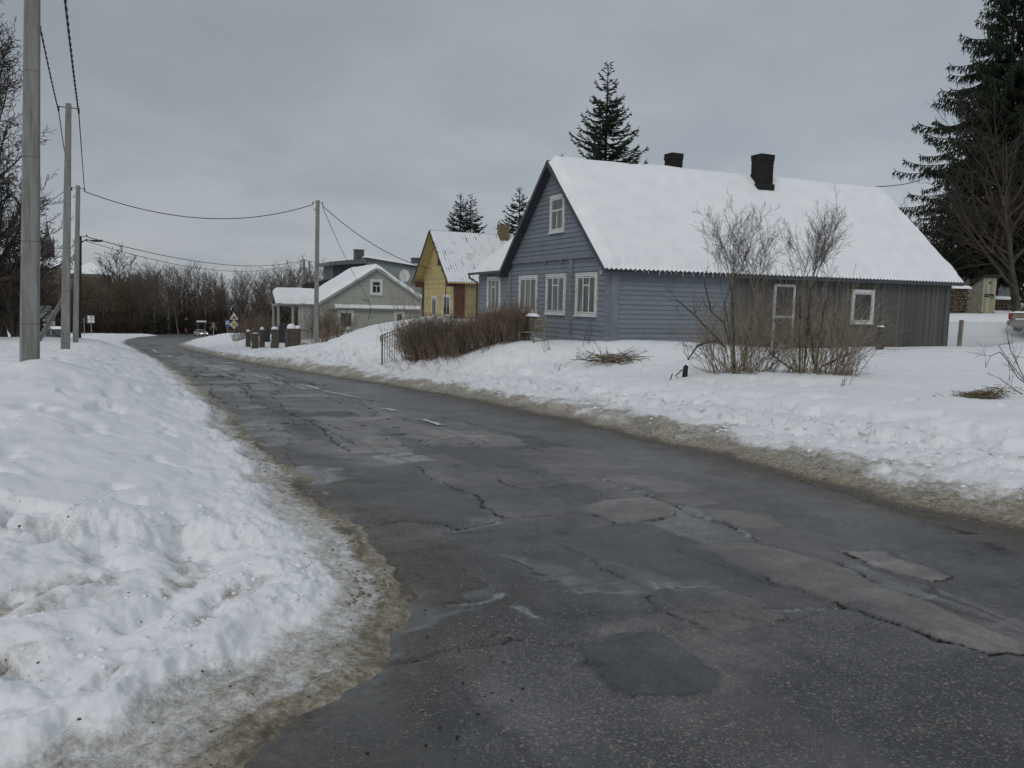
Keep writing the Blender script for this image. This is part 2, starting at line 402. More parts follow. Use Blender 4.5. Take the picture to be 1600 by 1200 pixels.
M = {}
M['snow_ground'] = mat_snow_ground(); M['snow'] = mat_snow('snow'); M['asphalt'] = mat_asphalt()
BLUE = (.186, .211, .243)
M['blue'] = mat_boards('blue_boards', BLUE, .165, 'Z', .08, .5, (.085, .09, .095), .35)
M['bluetrim'] = plain('blue_trim_paint', (.195, .215, .238), .5, .25, 3)
M['darktrim'] = plain('dark_slate_paint', (.062, .069, .080), .5, .25, 3)
M['white'] = plain('white_window_paint', (.66, .67, .65), .5, .22, 5)
M['shed'] = mat_boards('weathered_grey_boards', (.098, .094, .088), .14, 'X', .2, .8, (.04, .036, .032), .6)
M['glass'] = mat_glass_dark('curtained_glass'); M['glassdark'] = mat_glass_dark('dark_glass', False)
M['corr'] = plain('asbestos_sheet', (.11, .112, .11), .85, .4, 6)
M['chim'] = mat_brick('sooty_brick', (.019, .017, .016), (.032, .027, .025), (.028, .026, .024))
M['chimy'] = mat_brick('yellow_brick', (.30, .22, .11), (.24, .17, .09), (.12, .10, .08))
M['found'] = plain('grey_plinth', (.17, .165, .15), .85, .4, 4)
M['concrete'] = mat_concrete('pole_concrete', (.27, .272, .255)); M['concrete2'] = mat_concrete('old_concrete', (.20, .195, .18))
M['steel'] = plain('dark_steel', (.055, .057, .06), .5, .3, 10, .1, .5, .3)
M['galv'] = plain('galvanised_steel', (.36, .37, .37), .45, .2, 12, .1, .5, .4)
M['cable'] = plain('black_cable', (.018, .018, .02), .6, .1, 20, 0)
M['yellow'] = mat_boards('yellow_boards', (.50, .41, .19), .15, 'Z', .14, .55, (.13, .09, .05), .4)
M['yellowtrim'] = plain('yellow_soffit_paint', (.50, .39, .165), .55, .3, 4)
M['rust'] = plain('red_brown_paint', (.105, .045, .030), .6, .4, 3)
M['pale'] = mat_boards('pale_green_boards', (.345, .355, .315), .15, 'Z', .08, .55, (.17, .16, .14), .3)
M['paletrim'] = plain('pale_grey_trim', (.345, .355, .325), .6, .2, 4)
M['render'] = plain('grey_render', (.255, .285, .275), .85, .15, 1.2)
M['slate'] = plain('dark_metal_sheet', (.085, .09, .102), .5, .25, 3)
M['wood_old'] = mat_boards('mossy_old_boards', (.30, .285, .20), .12, 'X', .22, .85, (.10, .11, .05), .55)
M['wood_grey'] = plain('bleached_wood', (.26, .235, .19), .85, .45, 9)
M['timber'] = plain('dark_timber', (.050, .043, .036), .85, .4, 7)
M['green'] = plain('green_rail_paint', (.14, .17, .105), .55, .3, 12)
M['navy'] = plain('navy_panel', (.030, .033, .048), .5, .3, 4)
M['stonepost'] = mat_brick('post_masonry', (.125, .10, .072), (.09, .078, .062), (.10, .095, .085))
M['twig'] = mat_bark('hedge_twigs', (.25, .19, .138), (.165, .13, .10))
M['twig_tan'] = mat_bark('shrub_twigs', (.31, .255, .185), (.215, .182, .14))
M['twig_dark'] = mat_bark('dark_twigs', (.075, .060, .048), (.050, .042, .035))
M['twig_grey'] = mat_bark('grey_twigs', (.20, .178, .158), (.135, .122, .11))
M['twig_mid'] = mat_bark('mid_twigs', (.105, .090, .078), (.068, .060, .053))
M['bark'] = mat_bark('bark', (.075, .062, .050), (.045, .038, .032))
M['wood_far'] = mat_bark('far_wood_twigs', (.138, .112, .088), (.10, .086, .073), 3)
M['wood_olive'] = mat_bark('far_olive_twigs', (.145, .115, .066), (.105, .088, .060), 3)
M['spruce'] = mat_bark('spruce_needles', (.022, .032, .020), (.034, .043, .027), 6)
M['spruce_far'] = mat_bark('young_spruce_needles', (.030, .042, .028), (.043, .054, .035), 6)
M['straw'] = plain('dry_straw', (.20, .155, .095), .9, .5, 12)

# ------------------------------------------------------------------ mesh helpers
class MB:
    def __init__(s): s.v = []; s.f = []
    def add(s, vs, fs):
        o = len(s.v); s.v += [tuple(map(float, p)) for p in vs]; s.f += [tuple(i + o for i in f) for f in fs]; return s
    def quad(s, a, b, c, d): return s.add([a, b, c, d], [(0, 1, 2, 3)])
    def box(s, c, size, ax=None):
        c = np.array(c, float); h = np.array(size, float) / 2
        A = np.eye(3) if ax is None else np.array(ax, float)
        vs = [c + A[0] * h[0] * i + A[1] * h[1] * j + A[2] * h[2] * k for k in (-1, 1) for j in (-1, 1) for i in (-1, 1)]
        return s.add(vs, [(0, 2, 3, 1), (4, 5, 7, 6), (0, 1, 5, 4), (2, 6, 7, 3), (0, 4, 6, 2), (1, 3, 7, 5)])
    def bx(s, x0, x1, y0, y1, z0, z1): return s.box(((x0 + x1) / 2, (y0 + y1) / 2, (z0 + z1) / 2), (x1 - x0, y1 - y0, z1 - z0))
    def beam(s, a, b, w, h, up=(0, 0, 1)):
        a = np.array(a, float); b = np.array(b, float); d = b - a; L = np.linalg.norm(d); d /= L
        sd = np.cross(d, up); n = np.linalg.norm(sd); sd = sd / n if n > 1e-6 else np.array([1., 0, 0])
        u = np.cross(sd, d)
        return s.box((a + b) / 2, (L, w, h), (d, sd, u))
    def tube(s, pts, rad, n=8, cap=True):
        pts = [np.array(p, float) for p in pts]; rad = rad if hasattr(rad, '__len__') else [rad] * len(pts)
        vs = []; fs = []; prev = None
        for i, p in enumerate(pts):
            t = pts[min(i + 1, len(pts) - 1)] - pts[max(i - 1, 0)]; t = t / (np.linalg.norm(t) + 1e-9)
            if prev is None: u = np.cross(t, (0, 0, 1) if abs(t[2]) < .9 else (1, 0, 0))
            else: u = prev - t * np.dot(prev, t)
            u /= np.linalg.norm(u) + 1e-9; prev = u; w = np.cross(t, u)
            for k in range(n):
                a = 2 * math.pi * k / n; vs.append(p + (u * math.cos(a) + w * math.sin(a)) * rad[i])
        for i in range(len(pts) - 1):
            for k in range(n):
                fs.append((i * n + k, i * n + (k + 1) % n, (i + 1) * n + (k + 1) % n, (i + 1) * n + k))
        if cap: fs.append(tuple(range(n))[::-1]); fs.append(tuple((len(pts) - 1) * n + k for k in range(n)))
        return s.add(vs, fs)
    def lathe(s, prof, c=(0, 0, 0), n=20, jitter=0):
        vs = []; fs = []
        for r, z in prof:
            for k in range(n):
                a = 2 * math.pi * k / n; j = 1 + random.uniform(-jitter, jitter); vs.append((c[0] + r * j * math.cos(a), c[1] + r * j * math.sin(a), c[2] + z))
        m = len(prof)
        for i in range(m - 1):
            for k in range(n): fs.append((i * n + k, i * n + (k + 1) % n, (i + 1) * n + (k + 1) % n, (i + 1) * n + k))
        fs.append(tuple(range(n))[::-1]); fs.append(tuple((m - 1) * n + k for k in range(n)))
        return s.add(vs, fs)
    def prism(s, poly, d):
        "poly: 3d points (planar), extruded by vector d"
        n = len(poly); p = [np.array(q, float) for q in poly]; d = np.array(d, float)
        return s.add(p + [q + d for q in p], [tuple(range(n))[::-1], tuple(range(n, 2 * n))] + [(i, (i + 1) % n, n + (i + 1) % n, n + i) for i in range(n)])
    def build(s, name, m, parent=None, smooth=False):
        me = bpy.data.meshes.new(name); me.from_pydata(s.v, [], s.f); me.update()
        return link(name, me, m, parent, smooth)
def link(name, me, m, parent=None, smooth=False):
    o = bpy.data.objects.new(name, me); col.objects.link(o)
    if m is not None:
        for q in (m if isinstance(m, list) else [m]): me.materials.append(q)
    if smooth: me.polygons.foreach_set('use_smooth', [True] * len(me.polygons))
    if parent is not None: o.parent = parent
    return o
def mesh_np(name, V, Q, smooth=True, attrs=None):
    me = bpy.data.meshes.new(name); V = np.asarray(V, np.float32); Q = np.asarray(Q, np.int32)
    n, k = Q.shape
    me.vertices.add(len(V)); me.vertices.foreach_set('co', V.ravel())
    me.loops.add(n * k); me.loops.foreach_set('vertex_index', Q.ravel())
    me.polygons.add(n); me.polygons.foreach_set('loop_start', np.arange(0, n * k, k, dtype=np.int32)); me.polygons.foreach_set('loop_total', np.full(n, k, np.int32))
    if smooth: me.polygons.foreach_set('use_smooth', np.ones(n, bool))
    me.update(calc_edges=True)
    for a, v in (attrs or {}).items():
        at_ = me.attributes.new(a, 'FLOAT', 'POINT'); at_.data.foreach_set('value', np.asarray(v, np.float32))
    return me
def tag(o, label=None, cat=None, group=None, kind=None):
    if label: o['label'] = label
    if cat: o['category'] = cat
    if group: o['group'] = group
    if kind: o['kind'] = kind
    return o
def empty(name, loc=(0, 0, 0), rz=0, label=None, cat=None, group=None):
    o = bpy.data.objects.new(name, None); col.objects.link(o); o.location = loc; o.rotation_euler = (0, 0, rz); o.empty_display_size = .3
    return tag(o, label, cat, group)
def copy_tree(o, parent=None):
    c = o.copy(); col.objects.link(c)
    if parent is not None: c.parent = parent
    for ch in [k for k in bpy.data.objects if k.parent == o]: copy_tree(ch, c)
    return c

# twig geometry: many straight tapering pieces, each a three-sided sliver
class TW:
    def __init__(s): s.a = []; s.b = []; s.r = []; s.q = []
    def seg(s, a, b, r0, r1): s.a.append(a); s.b.append(b); s.r.append(r0); s.q.append(r1)
    def arrays(s, sides=3):
        a = np.array(s.a, float); b = np.array(s.b, float); r = np.array(s.r)[:, None]; q = np.array(s.q)[:, None]
        return prisms(a, b, r, q, sides)
    def build(s, name, m, parent=None, sides=3, smooth=True):
        if not s.a: return None
        V, Q = s.arrays(sides); return link(name, mesh_np(name, V, Q, smooth), m, parent)
def prisms(a, b, r, q, sides=3):
    d = b - a; L = np.linalg.norm(d, axis=1, keepdims=True) + 1e-9; t = d / L
    ref = np.where(np.abs(t[:, 2:3]) < .9, np.array([[0, 0, 1.]]), np.array([[1., 0, 0]]))
    u = np.cross(t, ref); u /= np.linalg.norm(u, axis=1, keepdims=True) + 1e-9; w = np.cross(t, u)
    n = len(a); V = np.empty((n, 2 * sides, 3))
    for k in range(sides):
        an = 2 * math.pi * k / sides; o = u * math.cos(an) + w * math.sin(an)
        V[:, k] = a + o * r; V[:, sides + k] = b + o * q
    base = (np.arange(n) * 2 * sides)[:, None]
    Q = np.concatenate([np.concatenate([base + k, base + (k + 1) % sides, base + sides + (k + 1) % sides, base + sides + k], 1) for k in range(sides)])
    return V.reshape(-1, 3), Q
# ------------------------------------------------------------------ ground sheets
def polar_grid():
    dense = np.arange(-46, 46.001, .1)
    coarse = np.arange(50, 310.1, 4.0)
    ang = np.concatenate([dense, coarse]); ang = np.radians(ang)
    rs = [.25]; 
    while rs[-1] < 5200:
        r = rs[-1]; rs.append(r + max(min(1.15 * r * r / (1.6 * 800), .013 * r), .0030 * r, .0) if r > 1.9 else r + .12)
    return ang, np.array(rs)
ANG, RS = polar_grid()
def build_ground():
    A, Rr = np.meshgrid(ANG, RS); nr, na = A.shape
    x = (Rr * np.sin(A)).ravel(); y = (Rr * np.cos(A)).ravel()
    z, d, dirt, lump = snow_h(x, y)
    idx = np.arange(nr * na).reshape(nr, na); nx = np.roll(idx, -1, 1)
    Q = np.stack([idx[:-1], nx[:-1], nx[1:], idx[1:]], -1).reshape(-1, 4)
    dq = d[Q]
    V = np.stack([x, y, z], 1)
    def sub(mask, V, attrs):
        q = Q[mask]; used = np.zeros(len(V), bool); used[q.ravel()] = True
        mp = np.cumsum(used) - 1
        return V[used], mp[q], {k: v[used] for k, v in attrs.items()}
    Vs, Qs, At = sub(dq.max(1) > -.6, V, {'dirt': dirt, 'lump': lump})
    o = link('snow_ground', mesh_np('snow_ground', Vs, Qs, True, At), M['snow_ground']); tag(o, 'snow covered ground with dirty ploughed banks along both kerbs', 'snow', kind='structure')
    km = dq.min(1) < 1.0
    q = Q[km]; used = np.zeros(len(V), bool); used[q.ravel()] = True
    mp = np.cumsum(used) - 1; X = x[used]; Y = y[used]; D = d[used]
    zr, at_ = road_surface(X, Y, D)
    o = link('road', mesh_np('road', np.stack([X, Y, zr], 1), mp[q], True, at_), M['asphalt']); tag(o, 'patched and cracked grey asphalt road running downhill', 'road', kind='structure')

PATCHES = [  # outline in the photograph, tone, grit, wet
 ([(562,826),(640,818),(692,822),(716,845),(690,858),(612,863),(578,846)], 1.22, .95, 0, 1),
 ([(655,1020),(690,1000),(790,985),(900,985),(985,958),(1060,955),(1150,968),(1215,982),(1130,1012),(1130,1075),(1220,1120),(1330,1210),(870,1210),(790,1150),(700,1070)], 1.16, .85, 0, 0),
 ([(908,1005),(960,993),(1035,990),(1075,1015),(1128,1052),(1110,1076),(985,1080),(930,1050)], .86, .0, .42, 1),
 ([(1078,852),(1180,850),(1290,882),(1380,915),(1460,948),(1540,985),(1604,1008),(1604,1026),(1530,1026),(1440,996),(1310,953),(1190,902)], 1.32, .12, .15, 1),
 ([(1305,862),(1390,862),(1440,880),(1484,898),(1462,907),(1390,892),(1340,874)], 1.5, .2, 0, 1),
 ([(1008,932),(1060,922),(1130,922),(1205,952),(1236,974),(1170,988),(1120,985),(1050,962)], 1.26, .35, 0, 1),
 ([(900,795),(945,783),(1010,782),(1066,800),(1060,812),(960,820)], 1.42, .2, .05, 1),
 ([(1095,800),(1190,800),(1230,825),(1160,832)], 1.3, .7, 0, 1),
 ([(512,664),(560,660),(600,676),(645,706),(598,711),(560,690)], 1.38, .1, .0, 1),
 ([(578,713),(640,708),(690,722),(610,727)], 1.15, 0, .75, 1),
 ([(955,746),(1060,750),(1112,776),(1020,776)], 1.32, .15, .0, 1),
 ([(650,728),(812,729),(850,745),(910,800),(915,806),(792,812),(752,780),(735,770),(700,755)], 1.02, .3, 0, 0),
 ([(500,735),(650,728),(700,755),(735,770),(752,780),(792,812),(690,830),(640,818),(560,825),(500,780)], .84, .2, .1, 0),
 ([(760,815),(920,808),(1010,905),(1200,950),(1000,960),(860,980),(800,930),(690,880),(700,840)], .86, .25, .18, 0),
 ([(610,680),(760,672),(820,690),(720,700)], 1.2, .1, .1, 1),
 ([(690,640),(760,655),(900,700),(1100,770),(1300,840),(1604,950),(1604,850),(1380,800),(1150,735),(960,688),(780,648)], .98, .02, .46, 0),
 ([(640,1200),(560,1120),(560,1040),(640,1010),(700,1075),(800,1160),(860,1210)], .72, .05, .35, 0),
 ([(330,1210),(440,1120),(545,1060),(640,1120),(760,1210)], .70, .0, .55, 0),
 ([(1240,965),(1350,962),(1604,1060),(1604,1210),(1420,1210),(1250,1090)], .84, .62, .05, 0),
 ([(610,668),(693,667),(731,682),(661,697)], 1.34, .15, 0, 1), ([(712,682),(801,680),(827,697),(750,700)], 1.34, .2, 0, 1),
 ([(284,611),(386,611),(399,636),(309,640)], 1.16, .1, .2, 1), ([(335,640),(444,640),(463,668),(380,668)], 1.22, .1, .3, 1), ([(367,669),(444,669),(456,700),(405,700)], 1.14, .1, .35, 1),
 ([(380,611),(440,632),(495,660),(522,694),(463,683),(399,632)], .66, .1, .1, 0), ([(455,704),(530,712),(640,760),(600,800),(520,760)], .78, .2, .1, 0), ([(470,575),(520,586),(600,612),(560,618),(480,596)], 1.14, .1, .1, 0),
 ([(560,628),(640,640),(700,652),(660,658),(600,650)], 1.18, .1, .1, 1),
 ([(430,735),(480,728),(560,738),(500,757),(450,752)], 1.05, .1, .72, 0),
 ([(360,660),(420,655),(470,690),(420,700)], 1.1, .1, .55, 0),
]
CRACKS = [
 ([(650,729),(678,750),(703,762),(737,772),(750,779),(753,795),(790,812)], .030, 1),
 ([(560,826),(640,818),(692,823),(715,832),(740,825),(790,812),(850,808),(915,804),(960,818),(1040,815)], .024, 1),
 ([(655,730),(730,730),(812,729),(850,745)], .026, 1),
 ([(700,840),(740,834),(800,832),(885,834)], .018, 1),
 ([(925,748),(990,770),(1075,803),(1130,822),(1200,855),(1300,880),(1380,910)], .022, 1),
 ([(868,848),(905,865),(940,890),(975,905)], .02, .8),
 ([(700,944),(770,931),(797,922)], .02, .6),
 ([(797,925),(830,950),(880,962),(960,958),(1040,955),(1140,963),(1220,985),(1310,952),(1240,935)], .02, .7),
 ([(560,1050),(620,1028),(720,1010),(800,990)], .022, .7),
 ([(740,1010),(820,1000),(905,1005),(935,1050),(990,1080)], .022, .8),
 ([(1200,960),(1320,955),(1250,925),(1190,902)], .02, .9),
 ([(1320,955),(1440,997),(1530,1026),(1604,1024)], .022, 1),
 ([(1305,862),(1340,874),(1390,892),(1462,907),(1484,898)], .024, 1),
 ([(1060,860),(1180,905),(1310,953)], .018, .8),
 ([(1380,850),(1500,940),(1604,985)], .018, .6),
 ([(690,1050),(760,1115),(860,1210)], .02, .6),
 ([(500,690),(520,690),(545,705)], .03, 1), ([(470,655),(500,668),(522,690)], .03, 1),
 ([(380,650),(440,646),(520,645),(610,646)], .03, .9),
 ([(420,620),(520,622),(600,628)], .03, .8), ([(330,600),(420,598),(520,604)], .03, .7), ([(340,640),(400,636),(470,642)], .03, .8),
 ([(530,760),(555,790),(560,826)], .02, .6), ([(600,700),(680,695),(760,700)], .026, .9), ([(590,682),(650,680),(720,694)], .026, .9),
 ([(700,660),(800,690),(870,715)], .02, .6),
 ([(1100,735),(1200,765),(1310,800)], .015, .5),
]
ICE = [([(700,945),(740,939),(765,932),(772,925),(797,925),(770,935),(740,943)],), ([(795,942),(815,945),(845,964),(832,962)],), ([(1203,958),(1308,953),(1312,957),(1215,962)],),
       ([(708,832),(745,826),(780,818),(782,821),(740,830),(710,835)],), ([(1355,878),(1372,880),(1370,884),(1358,882)],), ([(1345,864),(1388,862),(1384,866),(1350,867)],),
       ([(503,768),(514,768),(512,772),(504,771)],), ([(1056,799),(1082,801),(1080,806),(1062,805)],)]
PUDDLES = [[(588,880),(628,905),(660,935),(700,947),(765,940),(770,955),(700,972),(640,985),(600,1035),(560,1085),(500,1115),(440,1150),(360,1205),(300,1205),(560,1040),(612,960)],
           [(560,830),(585,865),(630,905),(600,900),(560,860)], [(1400,800),(1470,812),(1560,842),(1500,835)], [(770,865),(960,905),(1160,915),(1010,930),(900,925)]]
def road_surface(X, Y, D):
    n = len(X)
    t = X * UX + Y * UY; s = X * UY - Y * UX
    tone = np.ones(n); wet = np.zeros(n); crack = np.zeros(n); grit = np.full(n, .30); ice = np.zeros(n); sand = np.zeros(n); paint = np.zeros(n)
    dz = (fbm(X * .35, Y * .35, 201, 3) - .5) * .05 * ss(-.2, -1.5, D) + (fbm(X * 2, Y * 2, 203, 3) - .5) * .012
    j = (fbm(X * 3.2, Y * 3.2, 211, 4) - .5)
    jx = (fbm(X * 2.6, Y * 2.6, 213, 4) - .5) * .16; jy = (fbm(X * 2.6, Y * 2.6, 217, 4) - .5) * .16
    rr = np.sqrt(X * X + Y * Y); wd = np.maximum(1, rr / 14)
    r = random.Random(5)
    # older rectangular patches laid along the road, beyond the near ones
    pats = []
    for k in range(270):
        tc = 1.5 + 105 * r.random() ** 1.35; sc = r.uniform(-3.6, 2.9); l = r.uniform(.8, 5.5); w = r.uniform(.5, 1.7)
        sk = r.uniform(-.12, .12)
        pats.append((tc, sc, l, w, sk, r.choice([.68, .76, .86, 1.1, 1.2, 1.32, 1.42]), r.uniform(0, .5), r.choice([0, 0, .1, .3, .55])))
    sc0 = np.interp(t, [0, 8, 16, 30, 60, 120], [2.7, 2.9, 3.0, 2.9, 2.6, 2.0])
    for tc, sc, l, w, sk, tn, gr, we in pats:
        lt = t - tc + jx; ls = (s - sc0) - sc - sk * lt + jy
        m = np.minimum(l / 2 - np.abs(lt), w / 2 - np.abs(ls))
        f = ss(-.02, .03, m); tn = 1 + (tn - 1) * (1 if tc > 9 else .5); tone = tone + (tn - tone) * f; grit = grit + (gr - grit) * f; wet = wet + (we - wet) * f
        crack = np.maximum(crack, np.exp(-(m / (.030 * wd)) ** 2) * (np.abs(lt) < l / 2 + .05) * (np.abs(ls) < w / 2 + .05) * (.95 if tc > 9 else .5) * ss(.30, .6, fbm(X * 1.1, Y * 1.1, int(tc * 10), 2)))
        dz += f * (.006 if tn > 1 else -.005)
    for poly, tn, gr, we, ed in PATCHES:
        P = np.array(wl(poly)); bb = (X > P[:, 0].min() - .3) & (X < P[:, 0].max() + .3) & (Y > P[:, 1].min() - .3) & (Y < P[:, 1].max() + .3)
        ii = np.where(bb)[0]
        if not len(ii): continue
        x = X[ii] + jx[ii] * .8; y = Y[ii] + jy[ii] * .8
        dd, _ = seg_dist(x, y, P, True); sd = np.where(inside(x, y, P), dd, -dd)
        f = ss(-.014, .014, sd) if ed else ss(-.16, .16, sd + j[ii] * .5)
        tone[ii] += (tn - tone[ii]) * f; grit[ii] += (gr - grit[ii]) * f; wet[ii] += (we - wet[ii]) * f
        if ed:
            crack[ii] = np.maximum(crack[ii], np.exp(-(sd / .032) ** 2) * .80 * ss(.30, .6, fbm(x * 1.3, y * 1.3, 301, 3)))
            dz[ii] += f * .006
    for line, w, st in CRACKS:
        P = np.array(wl(line)); x = X + jx * .8 + (fbm(X * 9, Y * 9, 231, 3) - .5) * .07; y = Y + jy * .8 + (fbm(X * 9, Y * 9, 233, 3) - .5) * .07
        bb = (x > P[:, 0].min() - .4) & (x < P[:, 0].max() + .4) & (y > P[:, 1].min() - .4) & (y < P[:, 1].max() + .4); ii = np.where(bb)[0]
        if not len(ii): continue
        dd, _ = seg_dist(x[ii], y[ii], P, False)
        ww = w * .72 * (1 + j[ii] * 1.6) * wd[ii]
        c = np.exp(-(dd / np.maximum(ww * 1.5, .006)) ** 2) * st
        crack[ii] = np.maximum(crack[ii], c); dz[ii] -= c * .014
    for k in range(64):   # transverse cracks further down the hill
        tc = 16 + 100 * r.random() ** 1.2; s0 = r.uniform(-4, 2); ln = r.uniform(1, 5); sl = r.uniform(-.25, .25)
        ls = (s - sc0)
        dd = np.abs(t - tc - sl * (ls - s0) + jx * 2.2)
        c = np.exp(-(dd / (.026 * wd)) ** 2) * (ls > s0) * (ls < s0 + ln) * ss(.25, .5, vnoise(X * .9, Y * .9, k)) * .85
        crack = np.maximum(crack, c)
    for k in range(5):    # seams along the road
        so = (-2.4, -1.1, .1, .8, 1.9)[k]
        c = np.exp(-((s - sc0 - so + jx * 1.2) / (.018 * wd)) ** 2) * ss(.45, .62, vnoise(t * .22, s * .1, 400 + k)) * (t > 13) * .7
        crack = np.maximum(crack, c)
    for (poly,) in ICE:
        P = np.array(wl(poly)); dd, _ = seg_dist(X + jx * .2, Y + jy * .2, P, True); sd = np.where(inside(X + jx * .2, Y + jy * .2, P), dd, -dd)
        ice = np.maximum(ice, ss(-.012, .012, sd))
    # white crumbs of ice lying in the long seam
    P = np.array(wl([(925,748),(990,770),(1075,803),(1130,822),(1200,855)])); dd, _ = seg_dist(X + jx * .5, Y + jy * .5, P, False)
    ice = np.maximum(ice, (np.abs(dd - .02) < .022) * ss(.62, .7, vnoise(X * 22, Y * 22, 501)))
    for poly in PUDDLES:
        P = np.array(wl(poly)); dd, _ = seg_dist(X + jx, Y + jy, P, True); sd = np.where(inside(X + jx, Y + jy, P), dd, -dd)
        f = ss(-.12, .12, sd + j * .3); wet = np.maximum(wet, f * .92); grit = grit * (1 - .7 * f); dz -= f * .012
    # gutters: wet, dark and sandy
    g = ss(-.55, -.05, D + j * .3)
    wet = np.maximum(wet, g * .45 * ss(.4, .6, fbm(X * .9, Y * .9, 601, 3)))
    sand = np.maximum(sand, ss(-.30, .0, D + j * .5) * ss(.40, .58, fbm(X * 5, Y * 5, 621, 4)) * .9)
    tone = tone * (1 - .30 * ss(-.35, -.02, D + j * .4)); grit = np.where(D > -.6, np.maximum(grit, .45), grit)
    tone = tone * (1 - .22 * ss(-.8, -.1, D))
    mud = ss(-.85, -.05, D + j * .7) * np.where(s < sc0, 1, .55); sand = np.maximum(sand, mud * .85); tone = tone * (1 - .25 * mud)
    # wheel tracks
    for so, a in ((-2.5, .22), (-.9, .20), (1.0, .05), (2.5, .05)):
        tone = tone * (1 - a * np.exp(-((s - sc0 - so) / .35) ** 2) * (.5 + fbm(t * .15, s * .5, 611, 2)))
    crack = crack * (1 + .6 * ss(8, 22, rr)); tone = tone * (1 - .08 * ss(7, 3.5, rr)); tone = 1 + (tone - 1) * 1.15  # asphalt nearest the camera toned darker: lens vignetting painted into the colour
    z = zroad(X, Y) + dz - .03 * ss(.2, .7, D)
    return z, dict(tone=tone, wet=np.clip(wet, 0, 1), crack=np.clip(crack, 0, 1), grit=np.clip(grit, 0, 1), ice=np.clip(ice, 0, 1), sand=np.clip(sand, 0, 1), paint=np.clip(paint, 0, 1))
build_ground()
# ------------------------------------------------------------------ broken clods of snow and crumbs of grit
def clods(name, n, gen, m, label, cat, seed):
    q = np.random.default_rng(seed)
    t_ = (1 + 5 ** .5) / 2
    iv = np.array([(-1, t_, 0), (1, t_, 0), (-1, -t_, 0), (1, -t_, 0), (0, -1, t_), (0, 1, t_), (0, -1, -t_), (0, 1, -t_), (t_, 0, -1), (t_, 0, 1), (-t_, 0, -1), (-t_, 0, 1)]) / 1.9
    fi = np.array([(0, 11, 5), (0, 5, 1), (0, 1, 7), (0, 7, 10), (0, 10, 11), (1, 5, 9), (5, 11, 4), (11, 10, 2), (10, 7, 6), (7, 1, 8), (3, 9, 4), (3, 4, 2), (3, 2, 6), (3, 6, 8), (3, 8, 9), (4, 9, 5), (2, 4, 11), (6, 2, 10), (8, 6, 7), (9, 8, 1)])
    x, y, sz = gen(q, n); z = snow_h(x, y)
    zz = np.where(z[1] < .0, np.maximum(z[0], zroad(x, y)), z[0])
    V = iv[None] * (1 + q.uniform(-.38, .38, (len(x), 12, 1))) * (sz[:, None] * np.stack([q.uniform(.7, 1.4, len(x)), q.uniform(.7, 1.4, len(x)), q.uniform(.5, .9, len(x))], 1))[:, None, :]
    a = q.uniform(0, 6.28, len(x)); c, s = np.cos(a)[:, None], np.sin(a)[:, None]
    V = np.stack([V[:, :, 0] * c - V[:, :, 1] * s + x[:, None], V[:, :, 0] * s + V[:, :, 1] * c + y[:, None], V[:, :, 2] + (zz - sz * .08)[:, None]], 2)
    Fa = (fi[None] + (np.arange(len(x)) * 12)[:, None, None]).reshape(-1, 3)
    ob = link(name, mesh_np(name, V.reshape(-1, 3), Fa, False), m); return tag(ob, label, cat, kind='stuff')
def pick(xr, yr, dr, lo, hi, left=None, pw=2.2):
    def g_(q, n):
        X_, Y_, S_ = [], [], []; k = 0
        while k < n:
            r_ = q.uniform(yr[0] ** .6, yr[1] ** .6, 6000) ** (1 / .6); an = q.uniform(xr[0], xr[1], 6000); x = r_ * np.tan(an); y = r_
            d, a = sdf(x, y); lf = a < ILEFT0 + NL - 1; cl = vnoise(x * 1.3, y * 1.3, 777)
            ok = (d > dr[0]) & (d < dr[1]) & (cl > q.uniform(.25, .75, 6000))
            if left is not None: ok &= lf == left
            X_.append(x[ok]); Y_.append(y[ok]); k += ok.sum()
        x = np.concatenate(X_)[:n]; y = np.concatenate(Y_)[:n]; return x, y, lo + (hi - lo) * q.random(n) ** pw
    return g_
clods('snow_clods', 800, pick((-.75, -.1), (2.2, 6.2), (.45, 1.9), .002, .022, True, 4), M['snow'], 'broken white snow clods on the ploughed near corner', 'snow clods', 1)
M['slush'] = plain('dirty_slush', (.25, .215, .155), .7, .5, 30)
clods('slush_clods', 2600, pick((-.75, .72), (2.2, 24), (-.06, .24), .002, .017, None, 4), M['slush'], 'dirty slush crumbs along both road edges', 'slush', 2)
clods('bank_clods', 1300, pick((-.3, .70), (6, 30), (.7, 3.6), .005, .045, False, 4), M['snow'], 'broken snow clods on the right ploughed bank', 'snow clods', 3)
M['grit'] = plain('wet_grit', (.02, .019, .018), .6, .3, 30)
clods('grit_crumbs', 420, pick((-.6, .5), (2.4, 9), (-.9, .05), .002, .0075, None, 3), M['grit'], 'dark grit crumbs lying on the wet asphalt by the slush edge', 'grit', 4)
